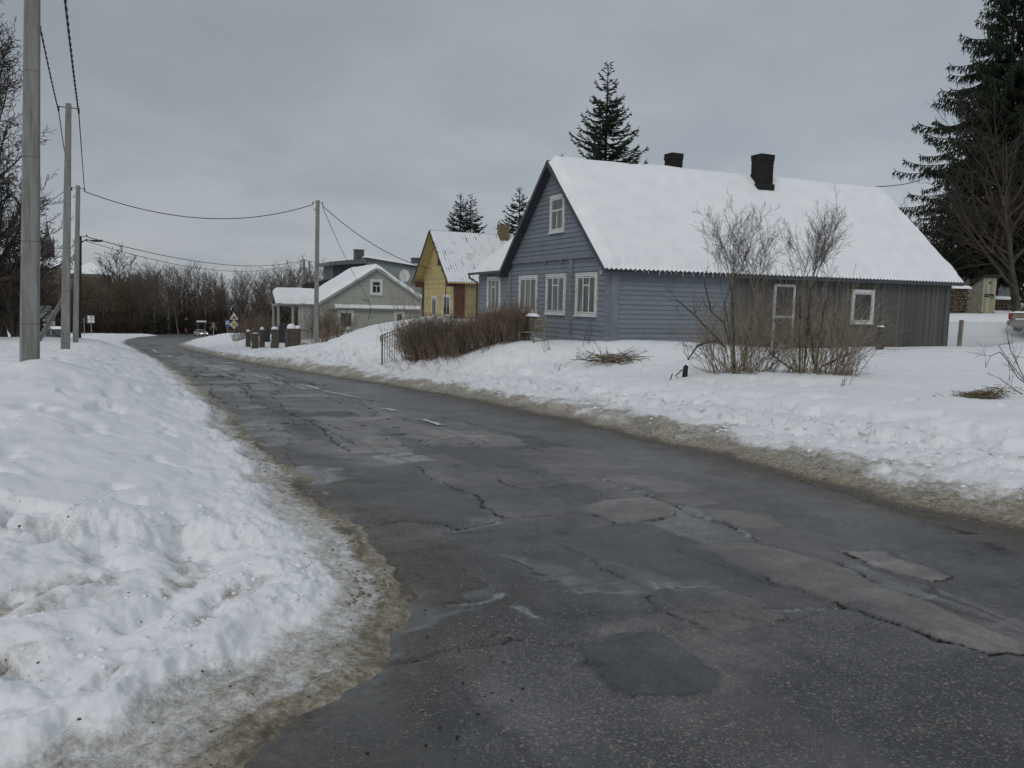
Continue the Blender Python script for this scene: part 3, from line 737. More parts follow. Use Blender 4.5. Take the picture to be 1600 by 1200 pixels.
# worn centre line dashes
g = G('worn_road_paint'); o = g.co(); M['paint'] = g.fin(g.mix(g.rng(g.noise(o, 9, 6, .75), .34, .52), (.10, .099, .10), (.56, .56, .55)), .6, .4)
for l0, l1, w_ in (((600,638.5),(620,642.5),.075), ((662,656.5),(689,665),.06), ((468,602),(498,609),.06), ((506,611),(560,623),.05), ((240,546.5),(246,551.5),.09), ((262,556),(267,558.5),.06), ((276,560),(287,563),.05), ((304,566.5),(316,569.5),.05), ((338,575),(370,582),.05), ((392,586),(430,594),.05)):
    A_ = np.array(gp(*l0)); B_ = np.array(gp(*l1)); dd = B_ - A_; nn_ = np.array([-dd[1], dd[0]]) / np.hypot(*dd); k = 24
    pts = np.array([A_ + dd * i / k + nn_ * w_ * sg for i in range(k + 1) for sg in (-1, 1)]); zz = road_surface(pts[:, 0], pts[:, 1], np.full(len(pts), -2.))[0] + .012
    i = np.arange(k) * 2; o = link('road_marking', mesh_np('road_marking', np.column_stack([pts, zz]), np.stack([i, i + 2, i + 3, i + 1], 1)), M['paint']); tag(o, 'worn white dash of the centre line', 'road marking', kind='structure')

# ------------------------------------------------------------------ sky and light
SUN_EL, SUN_AZ = R(36), R(-158)         # azimuth measured from +Y towards +X
w = bpy.data.worlds.new('World'); scene.world = w; w.use_nodes = True
nt = w.node_tree; nt.nodes.clear()
g = G.__new__(G); g.nt = nt
wo = nt.nodes.new('ShaderNodeOutputWorld'); bg = nt.nodes.new('ShaderNodeBackground'); nt.links.new(bg.outputs[0], wo.inputs[0])
sky = nt.nodes.new('ShaderNodeTexSky'); sky.sky_type = 'NISHITA'; sky.sun_disc = False; sky.sun_elevation = SUN_EL; sky.sun_rotation = SUN_AZ
tc = nt.nodes.new('ShaderNodeTexCoord'); sep = nt.nodes.new('ShaderNodeSeparateXYZ'); nt.links.new(tc.outputs['Generated'], sep.inputs[0])
# cloud layer seen in perspective: direction divided by height
zc = g.math('ADD', g.math('MAXIMUM', sep.outputs[2], 0.), .22)
cv = g.n('CombineXYZ', [g.math('DIVIDE', sep.outputs[0], zc), g.math('DIVIDE', sep.outputs[1], zc), 0.])
n1 = g.n('TexNoise', Vector=cv, Scale=.85, Detail=6, Roughness=.55, Distortion=.3)
n2 = g.n('TexNoise', Vector=cv, Scale=2.6, Detail=5, Roughness=.55)
cl = g.math('ADD', g.math('MULTIPLY', n1, .72), g.math('MULTIPLY', n2, .28))
cc = g.mix(g.rng(cl, .36, .64), (3.14, 3.46, 3.80), (3.90, 4.17, 4.46))
hi = g.rng(sep.outputs[2], .36, 1.0, 1.0, 1.12)
lo = g.rng(sep.outputs[2], .0, .34, 1.10, .93)
cc = g.mul(cc, g.grey(g.math('MULTIPLY', hi, lo)))
rt = g.rng(sep.outputs[0], -.55, .5, .94, 1.10)     # the overcast is a little thinner towards the right
cc = g.mul(cc, g.grey(rt))
fin = g.mix(.94, sky.outputs[0], cc)
nt.links.new(fin, bg.inputs[0]); bg.inputs[1].default_value = .10
ld = bpy.data.lights.new('sun', 'SUN'); ld.energy = .9; ld.angle = R(28); ld.color = (1, .975, .94)
sun = bpy.data.objects.new('sun', ld); col.objects.link(sun)
sd_ = Vector((math.sin(SUN_AZ) * math.cos(SUN_EL), math.cos(SUN_AZ) * math.cos(SUN_EL), math.sin(SUN_EL)))
sun.rotation_euler = sd_.to_track_quat('Z', 'Y').to_euler()
scene.view_settings.view_transform = 'Standard'; scene.view_settings.look = 'None'; scene.view_settings.gamma = 1; scene.view_settings.exposure = 0
scene.render.engine = 'CYCLES'; scene.cycles.use_denoising = True
scene.cycles.max_bounces = 5; scene.cycles.diffuse_bounces = 3; scene.cycles.glossy_bounces = 3
# ------------------------------------------------------------------ building kit
TH = R(24.5)
XD = np.array([math.cos(TH), math.sin(TH), 0]); YD = np.array([-math.sin(TH), math.cos(TH), 0])
def gable_roof(parent, x0, x1, yc, half, ze, zr, corr=True, T=.2, msheet=None, msnow=None, msoffit=None, thin=.014, seed=0, eave_in=.10, cover=True, sides=(-1, 1), thick=.06, verge_in=.05):
    "ridge along local x; ze / zr = (height at x0, height at x1) of the eave and of the ridge"
    L = x1 - x0; n = max(4, int(L / (.029 if corr else .16)))
    xs = np.linspace(x0, x1, n + 1)
    lin = lambda p, x: p[0] + (p[1] - p[0]) * (x - x0) / L
    def zb(v, x): return lin(zr, x) - np.abs(v) * (lin(zr, x) - lin(ze, x))
    wave = (lambda x: .024 * np.cos(2 * np.pi * x / .177)) if corr else (lambda x: 0 * x)
    def grid(vs, f, name, m, par, smooth=True):
        Xg, Vg = np.meshgrid(xs, vs); Z = f(Vg, Xg)
        V = np.stack([Xg.ravel(), yc + Vg.ravel() * half, Z.ravel()], 1)
        idx = np.arange(V.shape[0]).reshape(Xg.shape)
        Q = np.stack([idx[:-1, :-1], idx[:-1, 1:], idx[1:, 1:], idx[1:, :-1]], -1).reshape(-1, 4)
        return link(name, mesh_np(name, V, Q, smooth), m, par)
    sheet = grid(np.array([-1, -.66, -.33, 0, .33, .66, 1]), lambda v, x: zb(v, x) + wave(x), 'roof', msheet, parent, corr)
    mb = MB(); a = [(x0, yc - half, ze[0] - .03), (x1, yc - half, ze[1] - .03), (x1, yc, zr[1] - .03), (x0, yc, zr[0] - .03)]
    mb.prism(a, (0, 0, -thick)); a = [(x0, yc, zr[0] - .03), (x1, yc, zr[1] - .03), (x1, yc + half, ze[1] - .03), (x0, yc + half, ze[0] - .03)]
    mb.prism(a, (0, 0, -thick)); mb.build('soffit', msoffit, parent)
    if cover:
        S = math.hypot(half, zr[0] - ze[0])
        ds = np.array([0, .02, .05, .08, .11, .15, .20, .26, .34, .45, .6, .8] + list(np.arange(1.1, S - .3, .28)) + [S - .2, S - .08])
        v1 = -(1 - ds / S); vs = np.concatenate([v1, [0], -v1[::-1]])
        def f(v, x):
            de = (1 - np.abs(v)) * S; dv = np.minimum(x - x0, x1 - x)
            n1 = fbm(x * 2.2 + seed, v * 9 + np.sign(v) * 3, seed, 4) - .5; n2 = fbm(x * .7, v * 3.2, seed + 9, 4) - .5
            big = T * (1 + .45 * n2 + .08 * n1) * ss(eave_in * .6, eave_in * .6 + .24, de + n1 * .22) * ss(verge_in, verge_in + .32, dv + (fbm(v * 14, x * 2, seed + 5, 4) - .5) * .20)
            t = thin * ss(0, .03, de) * ss(0, .03, dv) + big
            vv = np.sqrt(v * v + .0016) - .0
            zz = lin(zr, x) - np.minimum(vv, 1) * (lin(zr, x) - lin(ze, x))
            return np.where(np.abs(v) > .5, zb(v, x), zz + .04 * (lin(zr, x) - lin(ze, x)) * np.exp(-(v / .2) ** 2) * .6) + wave(x) * (1 - ss(.02, .09, t)) + t + .004
        grid(vs, f, 'snow_cover', msnow, sheet)
    return sheet
def siding(mb, fn, z0, z1, pitch, rng_f):
    "lapped boards; fn(s, z, out) gives the point, rng_f(z) the extent along the wall"
    z = z0
    while z < z1 - .005:
        zt = min(z + pitch, z1); a0, b0 = rng_f(z); a1, b1 = rng_f(zt); j = random.uniform(-.003, .003)
        if b0 > a0:
            mb.quad(fn(a0, z, .032 + j), fn(b0, z, .032 + j), fn(max(b1, a1), zt, .004), fn(a1, zt, .004))
            mb.quad(fn(a0, z, .002), fn(b0, z, .002), fn(b0, z, .032 + j), fn(a0, z, .032 + j))
        z = zt
def vboards(mb, fn, s0, s1, z0, z1f, wd=.14):
    s = s0; k = 0
    while s < s1 - .01:
        e = min(s + wd * random.uniform(.85, 1.12), s1); o = random.uniform(.004, .018) + (.016 if k % 2 else 0); zl = z0 + random.uniform(-.02, .03)
        zt = z1f((s + e) / 2)
        c = [fn(s + .004, zl, o), fn(e - .004, zl, o), fn(e - .004, zt, o), fn(s + .004, zt, o)]
        b = [fn(s + .004, zl, -.01), fn(e - .004, zl, -.01), fn(e - .004, zt, -.01), fn(s + .004, zt, -.01)]
        mb.add(c + b, [(0, 1, 2, 3), (0, 3, 7, 4), (1, 5, 6, 2), (0, 4, 5, 1), (3, 2, 6, 7)])
        s = e; k += 1
def make_window(parent, fn, s0, s1, z0, z1, layout, mframe=None, mglass=None, cas=.09, base=.034, sill=True):
    mframe = mframe or M['white']; mglass = mglass or M['glass']
    def bar(mb, a, b, c, d, o0, o1):
        p = [fn(a, c, o0), fn(b, c, o0), fn(b, d, o0), fn(a, d, o0)]; q = [fn(a, c, o1), fn(b, c, o1), fn(b, d, o1), fn(a, d, o1)]
        mb.add(p + q, [(4, 5, 6, 7), (0, 1, 5, 4), (1, 2, 6, 5), (2, 3, 7, 6), (3, 0, 4, 7)])
    mb = MB()
    bar(mb, s0, s0 + cas, z0, z1, 0, base + .035); bar(mb, s1 - cas, s1, z0, z1, 0, base + .035)
    bar(mb, s0 + cas, s1 - cas, z1 - cas, z1, 0, base + .035); bar(mb, s0 + cas, s1 - cas, z0, z0 + cas * .8, 0, base + .035)
    bar(mb, s0 - .02, s1 + .02, z1, z1 + .03, 0, base + .05)
    a, b, c, d = s0 + cas + .012, s1 - cas - .012, z0 + cas * .8 + .012, z1 - cas - .012
    o = base + .018; t = .042
    bar(mb, a, a + t, c, d, 0, o); bar(mb, b - t, b, c, d, 0, o); bar(mb, a + t, b - t, c, c + t, 0, o); bar(mb, a + t, b - t, d - t, d, 0, o)
    w = b - a; h = d - c; m = .046
    if layout in ('three', 'threeplain'):
        for k in (1, 2): bar(mb, a + w * k / 3 - m / 2, a + w * k / 3 + m / 2, c + t, d - t, 0, o + .004)
        if layout == 'three': bar(mb, a + w / 3 + m / 2, a + 2 * w / 3 - m / 2, d - t - h * .22, d - t - h * .22 + m, 0, o + .002)
    elif layout == 'tee':
        bar(mb, a + t, b - t, c + h * .60, c + h * .60 + m * 1.2, 0, o + .004); bar(mb, (a + b) / 2 - m / 2, (a + b) / 2 + m / 2, c + t, c + h * .60, 0, o + .002)
    elif layout == 'two': bar(mb, (a + b) / 2 - m / 2, (a + b) / 2 + m / 2, c + t, d - t, 0, o + .004)
    win = mb.build('window', mframe, parent)
    p = MB(); p.quad(fn(a, c, base + .006), fn(b, c, base + .006), fn(b, d, base + .006), fn(a, d, base + .006)); p.build('pane', mglass, win)
    if sill:
        q = MB(); bar(q, s0 - .03, s1 + .03, z0 - .045, z0, 0, base + .075); q.build('sill', mframe, win)
    return win
def chimney(parent, x, y, z0, z1, sx, sy, m, name='chimney', crown=True, snow=None):
    mb = MB(); z = z0; r = random.Random(int(x * 100))
    while z < z1:
        h = .075; top = z1 - z < .24 and crown
        j = .035 if top else 0
        mb.box((x + r.uniform(-.006, .006), y + r.uniform(-.006, .006), z + h / 2), (sx + j + r.uniform(-.015, .012), sy + j + r.uniform(-.015, .012), h - .004)); z += .079
    return mb.build(name, m, parent)

# ------------------------------------------------------------------ the blue house
C0 = at(951, 533, 26.0); C0[2] = 0
P16 = lambda P: np.array([P[0], P[1], 1.8])
W = solve_len(P16(C0), YD, 797); L = solve_len(P16(C0), XD, 1484)
H = empty('blue_house', (C0[0], C0[1], 0), TH, 'grey blue wooden house with a steep snow covered roof and tall white windows', 'house')
loc2w = lambda x, y: C0 + XD * x + YD * y
zl = lambda x, y, row: z_at(*(loc2w(x, y)[:2]), row)
OV, OX = .32, .42
ZE0 = zl(-OX, -OV, 418.5) - .02; ZE1 = zl(L + .35, -OV, 441) - .02
ZR0 = zl(-OX, W / 2, 248) - .05; ZR1 = zl(L + .35, W / 2, 291) - .26
print('blue house', W, L, ZE0, ZE1, ZR0, ZR1)
ZB = -.25
slope = (ZR0 - ZE0) / (W / 2 + OV)
gable_roof(H, -OX, L + .35, W / 2, W / 2 + OV, (ZE0, ZE1), (ZR0, ZR1), True, .24, M['corr'], M['snow'], M['darktrim'], seed=3)
yin = lambda z: max(0.0, (z + .10 - ZE0) / slope - OV)
fG = lambda s, z, o: (-o, s, z)                   # front gable, facing the road
fG2 = lambda s, z, o: (-.07 - o, s, z)            # upper gable, standing a little proud
fS = lambda s, z, o: (s, -o, z)                   # long side
ZBELT = zl(0, W * .1, 398)
mb = MB(); siding(mb, fG, ZB + .35, ZBELT, .165, lambda z: (yin(z), W - yin(z))); mb.build('front_wall', M['blue'], H)
mb = MB(); siding(mb, fG2, ZBELT + .02, ZR0 - .25, .165, lambda z: (yin(z), W - yin(z)))
mb.quad((-.07, yin(ZBELT), ZBELT + .02), (-.07, W - yin(ZBELT), ZBELT + .02), (0, W - yin(ZBELT), ZBELT + .02), (0, yin(ZBELT), ZBELT + .02)); mb.build('gable_wall', M['blue'], H)
mb = MB(); mb.bx(-.10, -.0, yin(ZBELT) + .02, W - yin(ZBELT) - .02, ZBELT - .07, ZBELT + .015)
for s in (.42, .58): mb.bx(-.12, -.03, W * s - .03, W * s + .03, ZBELT - .20, ZBELT - .07)
mb.build('belt_board', M['bluetrim'], H)
XS = solve_len(P16(C0), XD, 1141)
zt = lambda x: ZE0 + (ZE1 - ZE0) * x / L + OV * slope - .1
mb = MB(); siding(mb, fS, ZB + .35, ZE0 + .20, .155, lambda z: (.30, XS)); mb.build('side_wall', M['blue'], H)
mb = MB(); vboards(mb, fS, XS, L, ZB, lambda s: zt(s) + .05); mb.build('shed_wall', M['shed'], H)
mb = MB(); mb.bx(L - .10, L, 0.0, W, ZB, ZE1 + .15); mb.prism([(L - .04, 0, ZE1 + .15), (L - .04, W, ZE1 + .15), (L - .04, W / 2, ZR1 - .1)], (.04, 0, 0)); mb.bx(.12, L, W - .1, W, ZB, ZE1 + .1); mb.build('rear_wall', M['shed'], H)
mb = MB(); mb.bx(-.03, XS, -.03, .05, ZB, ZB + .35); mb.bx(-.03, .05, .0, W, ZB, ZB + .352); mb.build('plinth', M['found'], H)
PY = solve_len(P16(C0), YD, 893)
for y0, y1 in ((-.03, .19), (PY - .10, PY + .10), (W - .17, W + .04)):
    mb = MB(); mb.bx(-.075, .0, y0, y1, ZB + .2, ZBELT - .07 if 0 < y0 < W - 1 else ZE0 + .14); mb.build('corner_post' if y0 < 0 or y1 > W else 'wall_post', M['bluetrim'], H)
mb = MB(); mb.bx(.0, .30, -.05, -.002, ZB + .2, ZE0 + .22); mb.build('corner_board', M['bluetrim'], H)
for sg in (0, 1):      # barge boards
    y0, y1 = (-OV, W / 2) if sg == 0 else (W + OV, W / 2)
    mb = MB(); mb.prism([(-OX - .03, y0, ZE0 - .17), (-OX - .03, y0, ZE0 + .0), (-OX - .03, y1, ZR0 + .0), (-OX - .03, y1, ZR0 - .19)], (.03, 0, 0)); mb.build('barge_board', M['darktrim'], H)
mb = MB(); mb.bx(XS, L + .3, -OV - .005, -OV + .02, ZE0 - .13, ZE0 - .05) if abs(ZE1 - ZE0) < .02 else None
mb = MB(); mb.prism([(-OX, -OV, ZE0 - .14), (L + .3, -OV, ZE1 - .14), (L + .3, -OV, ZE1 - .035), (-OX, -OV, ZE0 - .035)], (0, .025, 0)); mb.build('fascia', M['darktrim'], H)
def win_px(parent, fn, P0, D, pa, pb, ra, rb, layout, **k):
    s0 = solve_len(P16(P0), D, pa); s1 = solve_len(P16(P0), D, pb)
    if s1 < s0: s0, s1 = s1, s0
    m = P0 + D * (s0 + s1) / 2
    return make_window(parent, fn, s0, s1, z_at(m[0], m[1], rb), z_at(m[0], m[1], ra), layout, **k)
for pa, pb, ra, rb, ly in ((901, 934, 427.5, 493, 'three'), (854.5, 884.5, 429, 490.5, 'three'), (812.5, 840.5, 431.5, 488, 'threeplain'), (762.5, 782.5, 433.5, 487, 'three')):
    win_px(H, fG, C0, YD, pa, pb, ra, rb, ly)
win_px(H, fG2, C0, YD, 860.5, 882.5, 306, 363, 'tee')
win_px(H, fS, C0, XD, 1329, 1363, 454, 505, 'one', mglass=M['glassdark'], base=.05)
# glazed shed door
d0, d1 = solve_len(P16(C0), XD, 1207), solve_len(P16(C0), XD, 1240); m = C0 + XD * (d0 + d1) / 2
zb_, zt_ = z_at(m[0], m[1], 543), z_at(m[0], m[1], 444)
mb = MB(); c = .10
for a, b, e, f in ((d0, d0 + c, zb_, zt_), (d1 - c, d1, zb_, zt_), (d0 + c, d1 - c, zt_ - c, zt_), (d0 + c, d1 - c, zb_, zb_ + .12), (d0 + c, d1 - c, zb_ + (zt_ - zb_) * .47, zb_ + (zt_ - zb_) * .47 + .08)):
    mb.bx(a, b, -.075, -.0, e, f)
D_ = mb.build('door', plain('flaking_white_paint', (.50, .50, .47), .7, .5, 9), H)
mb = MB(); mb.quad((d0 + c, -.05, zb_ + .1), (d1 - c, -.05, zb_ + .1), (d1 - c, -.05, zt_ - c), (d0 + c, -.05, zt_ - c)); mb.build('pane', M['glassdark'], D_)
mb = MB(); mb.bx(d0 + c - .05, d0 + c - .03, -.10, -.075, zb_ + .9, zb_ + 1.03); mb.bx(d0 + c - .06, d0 + c + .05, -.115, -.095, zb_ + 1.0, zb_ + 1.02); mb.build('handle', M['steel'], D_)
# chimneys
cx1 = solve_len(P16(loc2w(0, W / 2 + .7)), XD, 1043.5); cx2 = solve_len(P16(loc2w(0, W / 2 - .55)), XD, 1180)
chimney(H, cx1, W / 2 + .7, ZR0 - 1.0, zl(cx1, W / 2 + .7, 243), .52, .5, M['chim'])
ch = chimney(H, cx2, W / 2 - .55, ZR0 - 1.0, zl(cx2, W / 2 - .55, 243), .66, .56, M['chim'])
mb = MB(); zc0 = zl(cx2, W / 2 - .9, 292); mb.box((cx2 - .02, W / 2 - .56, zc0 + .02), (.80, .66, .22)); mb.build('flashing', M['chim'], ch)
# lean-to wing at the far end of the front
WA = solve_len(P16(C0), YD, 748)
AE = zl(-.3, (W + WA) / 2, 424) - .02
mb = MB(); siding(mb, lambda s, z, o: (.02 - o, s, z), ZB + .35, AE + .15, .165, lambda z: (W + .05, WA)); mb.build('wing_wall', M['blue'], H)
mb = MB(); mb.bx(-.0, .10, WA - .02, WA + .02, ZB, AE + .1); mb.bx(.02, 6, WA - .06, WA - .02, ZB, AE + .1); mb.bx(.0, .06, W + .04, WA, ZB, ZB + .35)
mb.prism([(.05, WA - .04, AE + .1), (5.95, WA - .04, AE + .1), (3.0, WA - .04, AE + 2.55)], (0, .03, 0)); mb.build('wing_end_wall', M['bluetrim'], H)
E2 = empty('wing_roof_frame', (0, 0, 0), 0)     # replaced below by its children
E2.location = (3.0, 0, 0); E2.rotation_euler = (0, 0, math.pi / 2); E2.parent = H
tmp = gable_roof(E2, W + .06, WA + .28, 0, 3.32, (AE, AE), (AE + 2.75, AE + 2.75), False, .10, M['corr'], M['snow'], M['darktrim'], seed=13, eave_in=.03)
for ch_ in [o for o in bpy.data.objects if o.parent == E2]:      # put the wing's roof straight under the house
    ch_.parent = H; ch_.location = (3.0, 0, 0); ch_.rotation_euler = (0, 0, math.pi / 2); ch_.name = 'wing_' + ch_.name.split('.')[0]
bpy.data.objects.remove(E2)
mb = MB(); mb.tube([(-.38, W + .3, AE - .03), (-.38, WA + .33, AE - .05)], .055, 8); mb.tube([(-.38, WA + .26, AE - .06), (-.36, WA + .24, AE - .22), (-.05, WA + .10, AE - .42), (-.05, WA + .10, ZB + .2)], .05, 8); mb.build('gutter', M['darktrim'], H)
# house number plate: white with a dark figure
py0 = solve_len(P16(C0), YD, 940.5); zc = zl(0, py0, 422)
mb = MB(); mb.box((-.055, py0 + .02, zc), (.012, .15, .26)); npl = mb.build('number_plate', M['white'], H)
cu = bpy.data.curves.new('figure', 'FONT'); cu.body = '9'; cu.size = .26; cu.align_x = 'CENTER'; cu.align_y = 'CENTER'; cu.extrude = .002
to = bpy.data.objects.new('tmp', cu); col.objects.link(to); dg = bpy.context.evaluated_depsgraph_get(); me = bpy.data.meshes.new_from_object(to.evaluated_get(dg)); bpy.data.objects.remove(to)
me.transform(Matrix.Translation((-.064, py0 + .01, zc)) @ Matrix(((0, 0, -1), (-1, 0, 0), (0, 1, 0))).to_4x4()); me.name = 'figure'
link('figure', me, M['steel'], npl)

r_ = random.Random(4)
gi_ = G('icicle_ice'); M['ice'] = gi_.fin((.62, .66, .70), .12, .5)
for k in range(16):
    x = solve_len(P16(C0), XD, 985 + 10.5 * k + r_.uniform(-4, 4)); l = r_.uniform(.06, .20); ze = ZE0 + (ZE1 - ZE0) * x / L - .02
    mb = MB(); mb.lathe([(.011, 0), (.008, -l * .5), (.002, -l)], (x, -OV - .012, ze), 6); mb.build('icicle', M['ice'], H, True)

# ------------------------------------------------------------------ the yellow house
Y0 = at(713, 440, 50.0); Y0[2] = 0
HY = empty('yellow_house', (Y0[0], Y0[1], 0), TH, 'yellow wooden house with red brown corner posts and a thin dusting of snow', 'house')
WY = solve_len(P16(Y0), YD, 661); LY = 10.0
ly2w = lambda x, y: Y0 + XD * x + YD * y
zly = lambda x, y, row: z_at(*(ly2w(x, y)[:2]), row)
YE = zly(-.7, -.35, 440); YR = zly(-.7, WY / 2, 359.5); YB = -1.4
print('yellow', WY, YE, YR)
ysl = (YR - YE) / (WY / 2 + .35); yyi = lambda z: max(0., (z + .1 - YE) / ysl - .35)
M['thinsnow'] = None
g = G('snow_dusted_sheet'); o = g.co(); sp = g.n('SeparateXYZ', [o]).node
wv = g.math('SINE', g.math('MULTIPLY', sp.outputs[0], 2 * math.pi / .177)); nn = g.noise(g.co((1, .35, .35)), 2.6, 6, .7); n3 = g.noise(o, 14, 4, .7)
ff = g.math('ADD', g.math('MULTIPLY', nn, 1.0), g.math('MULTIPLY', n3, .30)); ff = g.math('ADD', ff, g.math('MULTIPLY', wv, .075))
rowl = g.rng(g.math('ABSOLUTE', g.math('SUBTRACT', g.math('FRACT', g.math('DIVIDE', sp.outputs[2], 1.05)), .5)), .0, .03, .10, 0.)
cc_ = g.mix(g.rng(g.math('ADD', ff, rowl), .72, .84), (.76, .775, .80), (.19, .195, .195))
M['thinsnow'] = g.fin(cc_, .8, .3, g.bump(g.noise(o, 8, 4), .2, .02))
sh = gable_roof(HY, -.7, LY, WY / 2, WY / 2 + .35, (YE, YE), (YR, YR), True, .02, M['corr'], M['thinsnow'], M['yellowtrim'], seed=23, eave_in=.0)
mb = MB(); siding(mb, fG, YB, YR - .2, .15, lambda z: (yyi(z), WY - yyi(z))); mb.build('front_wall', M['yellow'], HY)
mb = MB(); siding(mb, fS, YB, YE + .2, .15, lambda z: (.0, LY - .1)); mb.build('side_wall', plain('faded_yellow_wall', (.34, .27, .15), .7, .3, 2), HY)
mb = MB(); mb.bx(.05, LY - .1, WY - .1, WY - .02, YB, YE + .1); mb.bx(LY - .2, LY - .1, 0.05, WY - .1, YB, YE + .15); mb.build('rear_wall', M['yellow'], HY)
for y0, y1, x0 in ((-.06, .30, -.06), (WY - .30, WY + .06, -.06)):
    mb = MB(); mb.bx(x0, -.001, y0, y1, YB, YE + .12); mb.bx(x0 - .55, x0, y0 + .06, y1 - .06, YE - .28, YE + .12); mb.build('corner_post', M['rust'], HY)
mb = MB(); mb.bx(.0, .55, -.06, -.03, YB, YE + .1); mb.build('corner_board', M['rust'], HY)
for sg in (0, 1):
    y0, y1 = (-.35, WY / 2) if sg == 0 else (WY + .35, WY / 2)
    mb = MB(); mb.prism([(-.73, y0, YE - .17), (-.73, y0, YE - .0), (-.73, y1, YR), (-.73, y1, YR - .17)], (.03, 0, 0)); mb.build('barge_board', M['timber'], HY)
for pa, pb, ra, rb in ((675.5, 683, 463, 494), (693, 704.5, 461, 494)): win_px(HY, fG, Y0, YD, pa, pb, ra, rb, 'two', mglass=M['glassdark'])
win_px(HY, fG, Y0, YD, 684.5, 691.5, 397, 413, 'one', mglass=M['glassdark'], mframe=M['timber'])
cy = solve_len(P16(ly2w(0, WY / 2 - .25)), XD, 784)
chimney(HY, cy, WY / 2 - .25, YR - .9, zly(cy, WY / 2 - .25, 353), .62, .62, M['chimy'])
mb = MB(); mb.tube([(-.06, WY * .42, YE + .85), (-.07, WY * .30, YE + .55), (-.06, WY * .27, YE + .1), (-.06, WY * .27, YB + .5)], .022, 6); mb.build('service_conduit', M['cable'], HY)
mb = MB(); mb.tube([(-.55, WY + .30, YE - .1), (-.55, WY + .28, YE - .55), (-.1, WY + .1, YE - 1.0), (-.1, WY + .1, YB)], .05, 8); mb.build('downpipe', M['galv'], HY)

# ------------------------------------------------------------------ the pale house with the porch
G0 = at(499, 473, 64.0); G0[2] = 0
HG = empty('pale_house', (G0[0], G0[1], 0), TH + math.pi / 2, 'low pale grey green house with a thick snow roof and a porch on columns', 'house')
# local x runs away along the road, local y runs to the left (towards the road)
lg2w = lambda x, y: G0 + YD * x - XD * y
zlg = lambda x, y, row: z_at(*(lg2w(x, y)[:2]), row)
hx = solve_len(P16(G0), XD, 587); WG = 2 * hx
GE = zlg(0, 0, 472.5); GR = zlg(0, -hx, 417); GB = -1.6; LG = 8.5
print('pale', WG, GE, GR)
gsl = (GR - GE) / (hx + .15); gi = lambda z: max(0., (z + .08 - GE) / gsl - .15)
gable_roof(HG, -.25, LG, -hx, hx + .3, (GE - .15, GE - .15), (GR - .06, GR - .06), False, .32, M['slate'], M['snow'], M['paletrim'], seed=33, eave_in=.0, verge_in=.0)
mb = MB(); siding(mb, fG, GB, GR - .15, .16, lambda z: (-WG + gi(z), -gi(z))); mb.build('front_wall', M['pale'], HG)
mb = MB(); siding(mb, lambda s, z, o: (s, o, z), GB, GE + .1, .16, lambda z: (.0, LG - .1)); mb.bx(.1, LG - .1, -WG + .02, -WG + .1, GB, GE + .1); mb.bx(LG - .2, LG - .1, -WG, 0, GB, GE + .3); mb.build('side_wall', M['pale'], HG)
for sg in (0, 1):
    y0, y1 = (.3, -hx) if sg == 0 else (-WG - .3, -hx)
    mb = MB(); mb.prism([(-.28, y0, GE - .36), (-.28, y0, GE - .17), (-.28, y1, GR - .06), (-.28, y1, GR - .25)], (.03, 0, 0)); mb.build('barge_board', M['paletrim'], HG)
zc = zlg(-.2, -hx * .9, 478)
mb = MB(); mb.prism([(-.02, -.6, zc - .05), (-.02, -WG + .3, zc - .05), (-.40, -WG + .3, zc - .22), (-.40, -.6, zc - .22)], (0, 0, -.05)); lg_ = mb.build('ledge_roof', M['paletrim'], HG)
mb = MB(); mb.prism([(-.03, -1.2, zc + .09), (-.03, -WG + .4, zc + .09), (-.42, -WG + .4, zc - .07), (-.42, -1.2, zc - .07)], (0, 0, -.12)); mb.build('snow_cover', M['snow'], lg_)
def win_g(pa, pb, ra, rb, ly, **k):
    s0 = -solve_len(P16(G0), XD, pa); s1 = -solve_len(P16(G0), XD, pb); s0, s1 = min(s0, s1), max(s0, s1); m = lg2w(0, (s0 + s1) / 2)
    return make_window(HG, fG, s0, s1, z_at(m[0], m[1], rb), z_at(m[0], m[1], ra), ly, mglass=M['glassdark'], **k)
win_g(578, 597.5, 436.5, 460.5, 'tee', cas=.17); win_g(528, 553, 485, 514, 'one', cas=.17); win_g(616, 632, 487, 514, 'one', cas=.17)
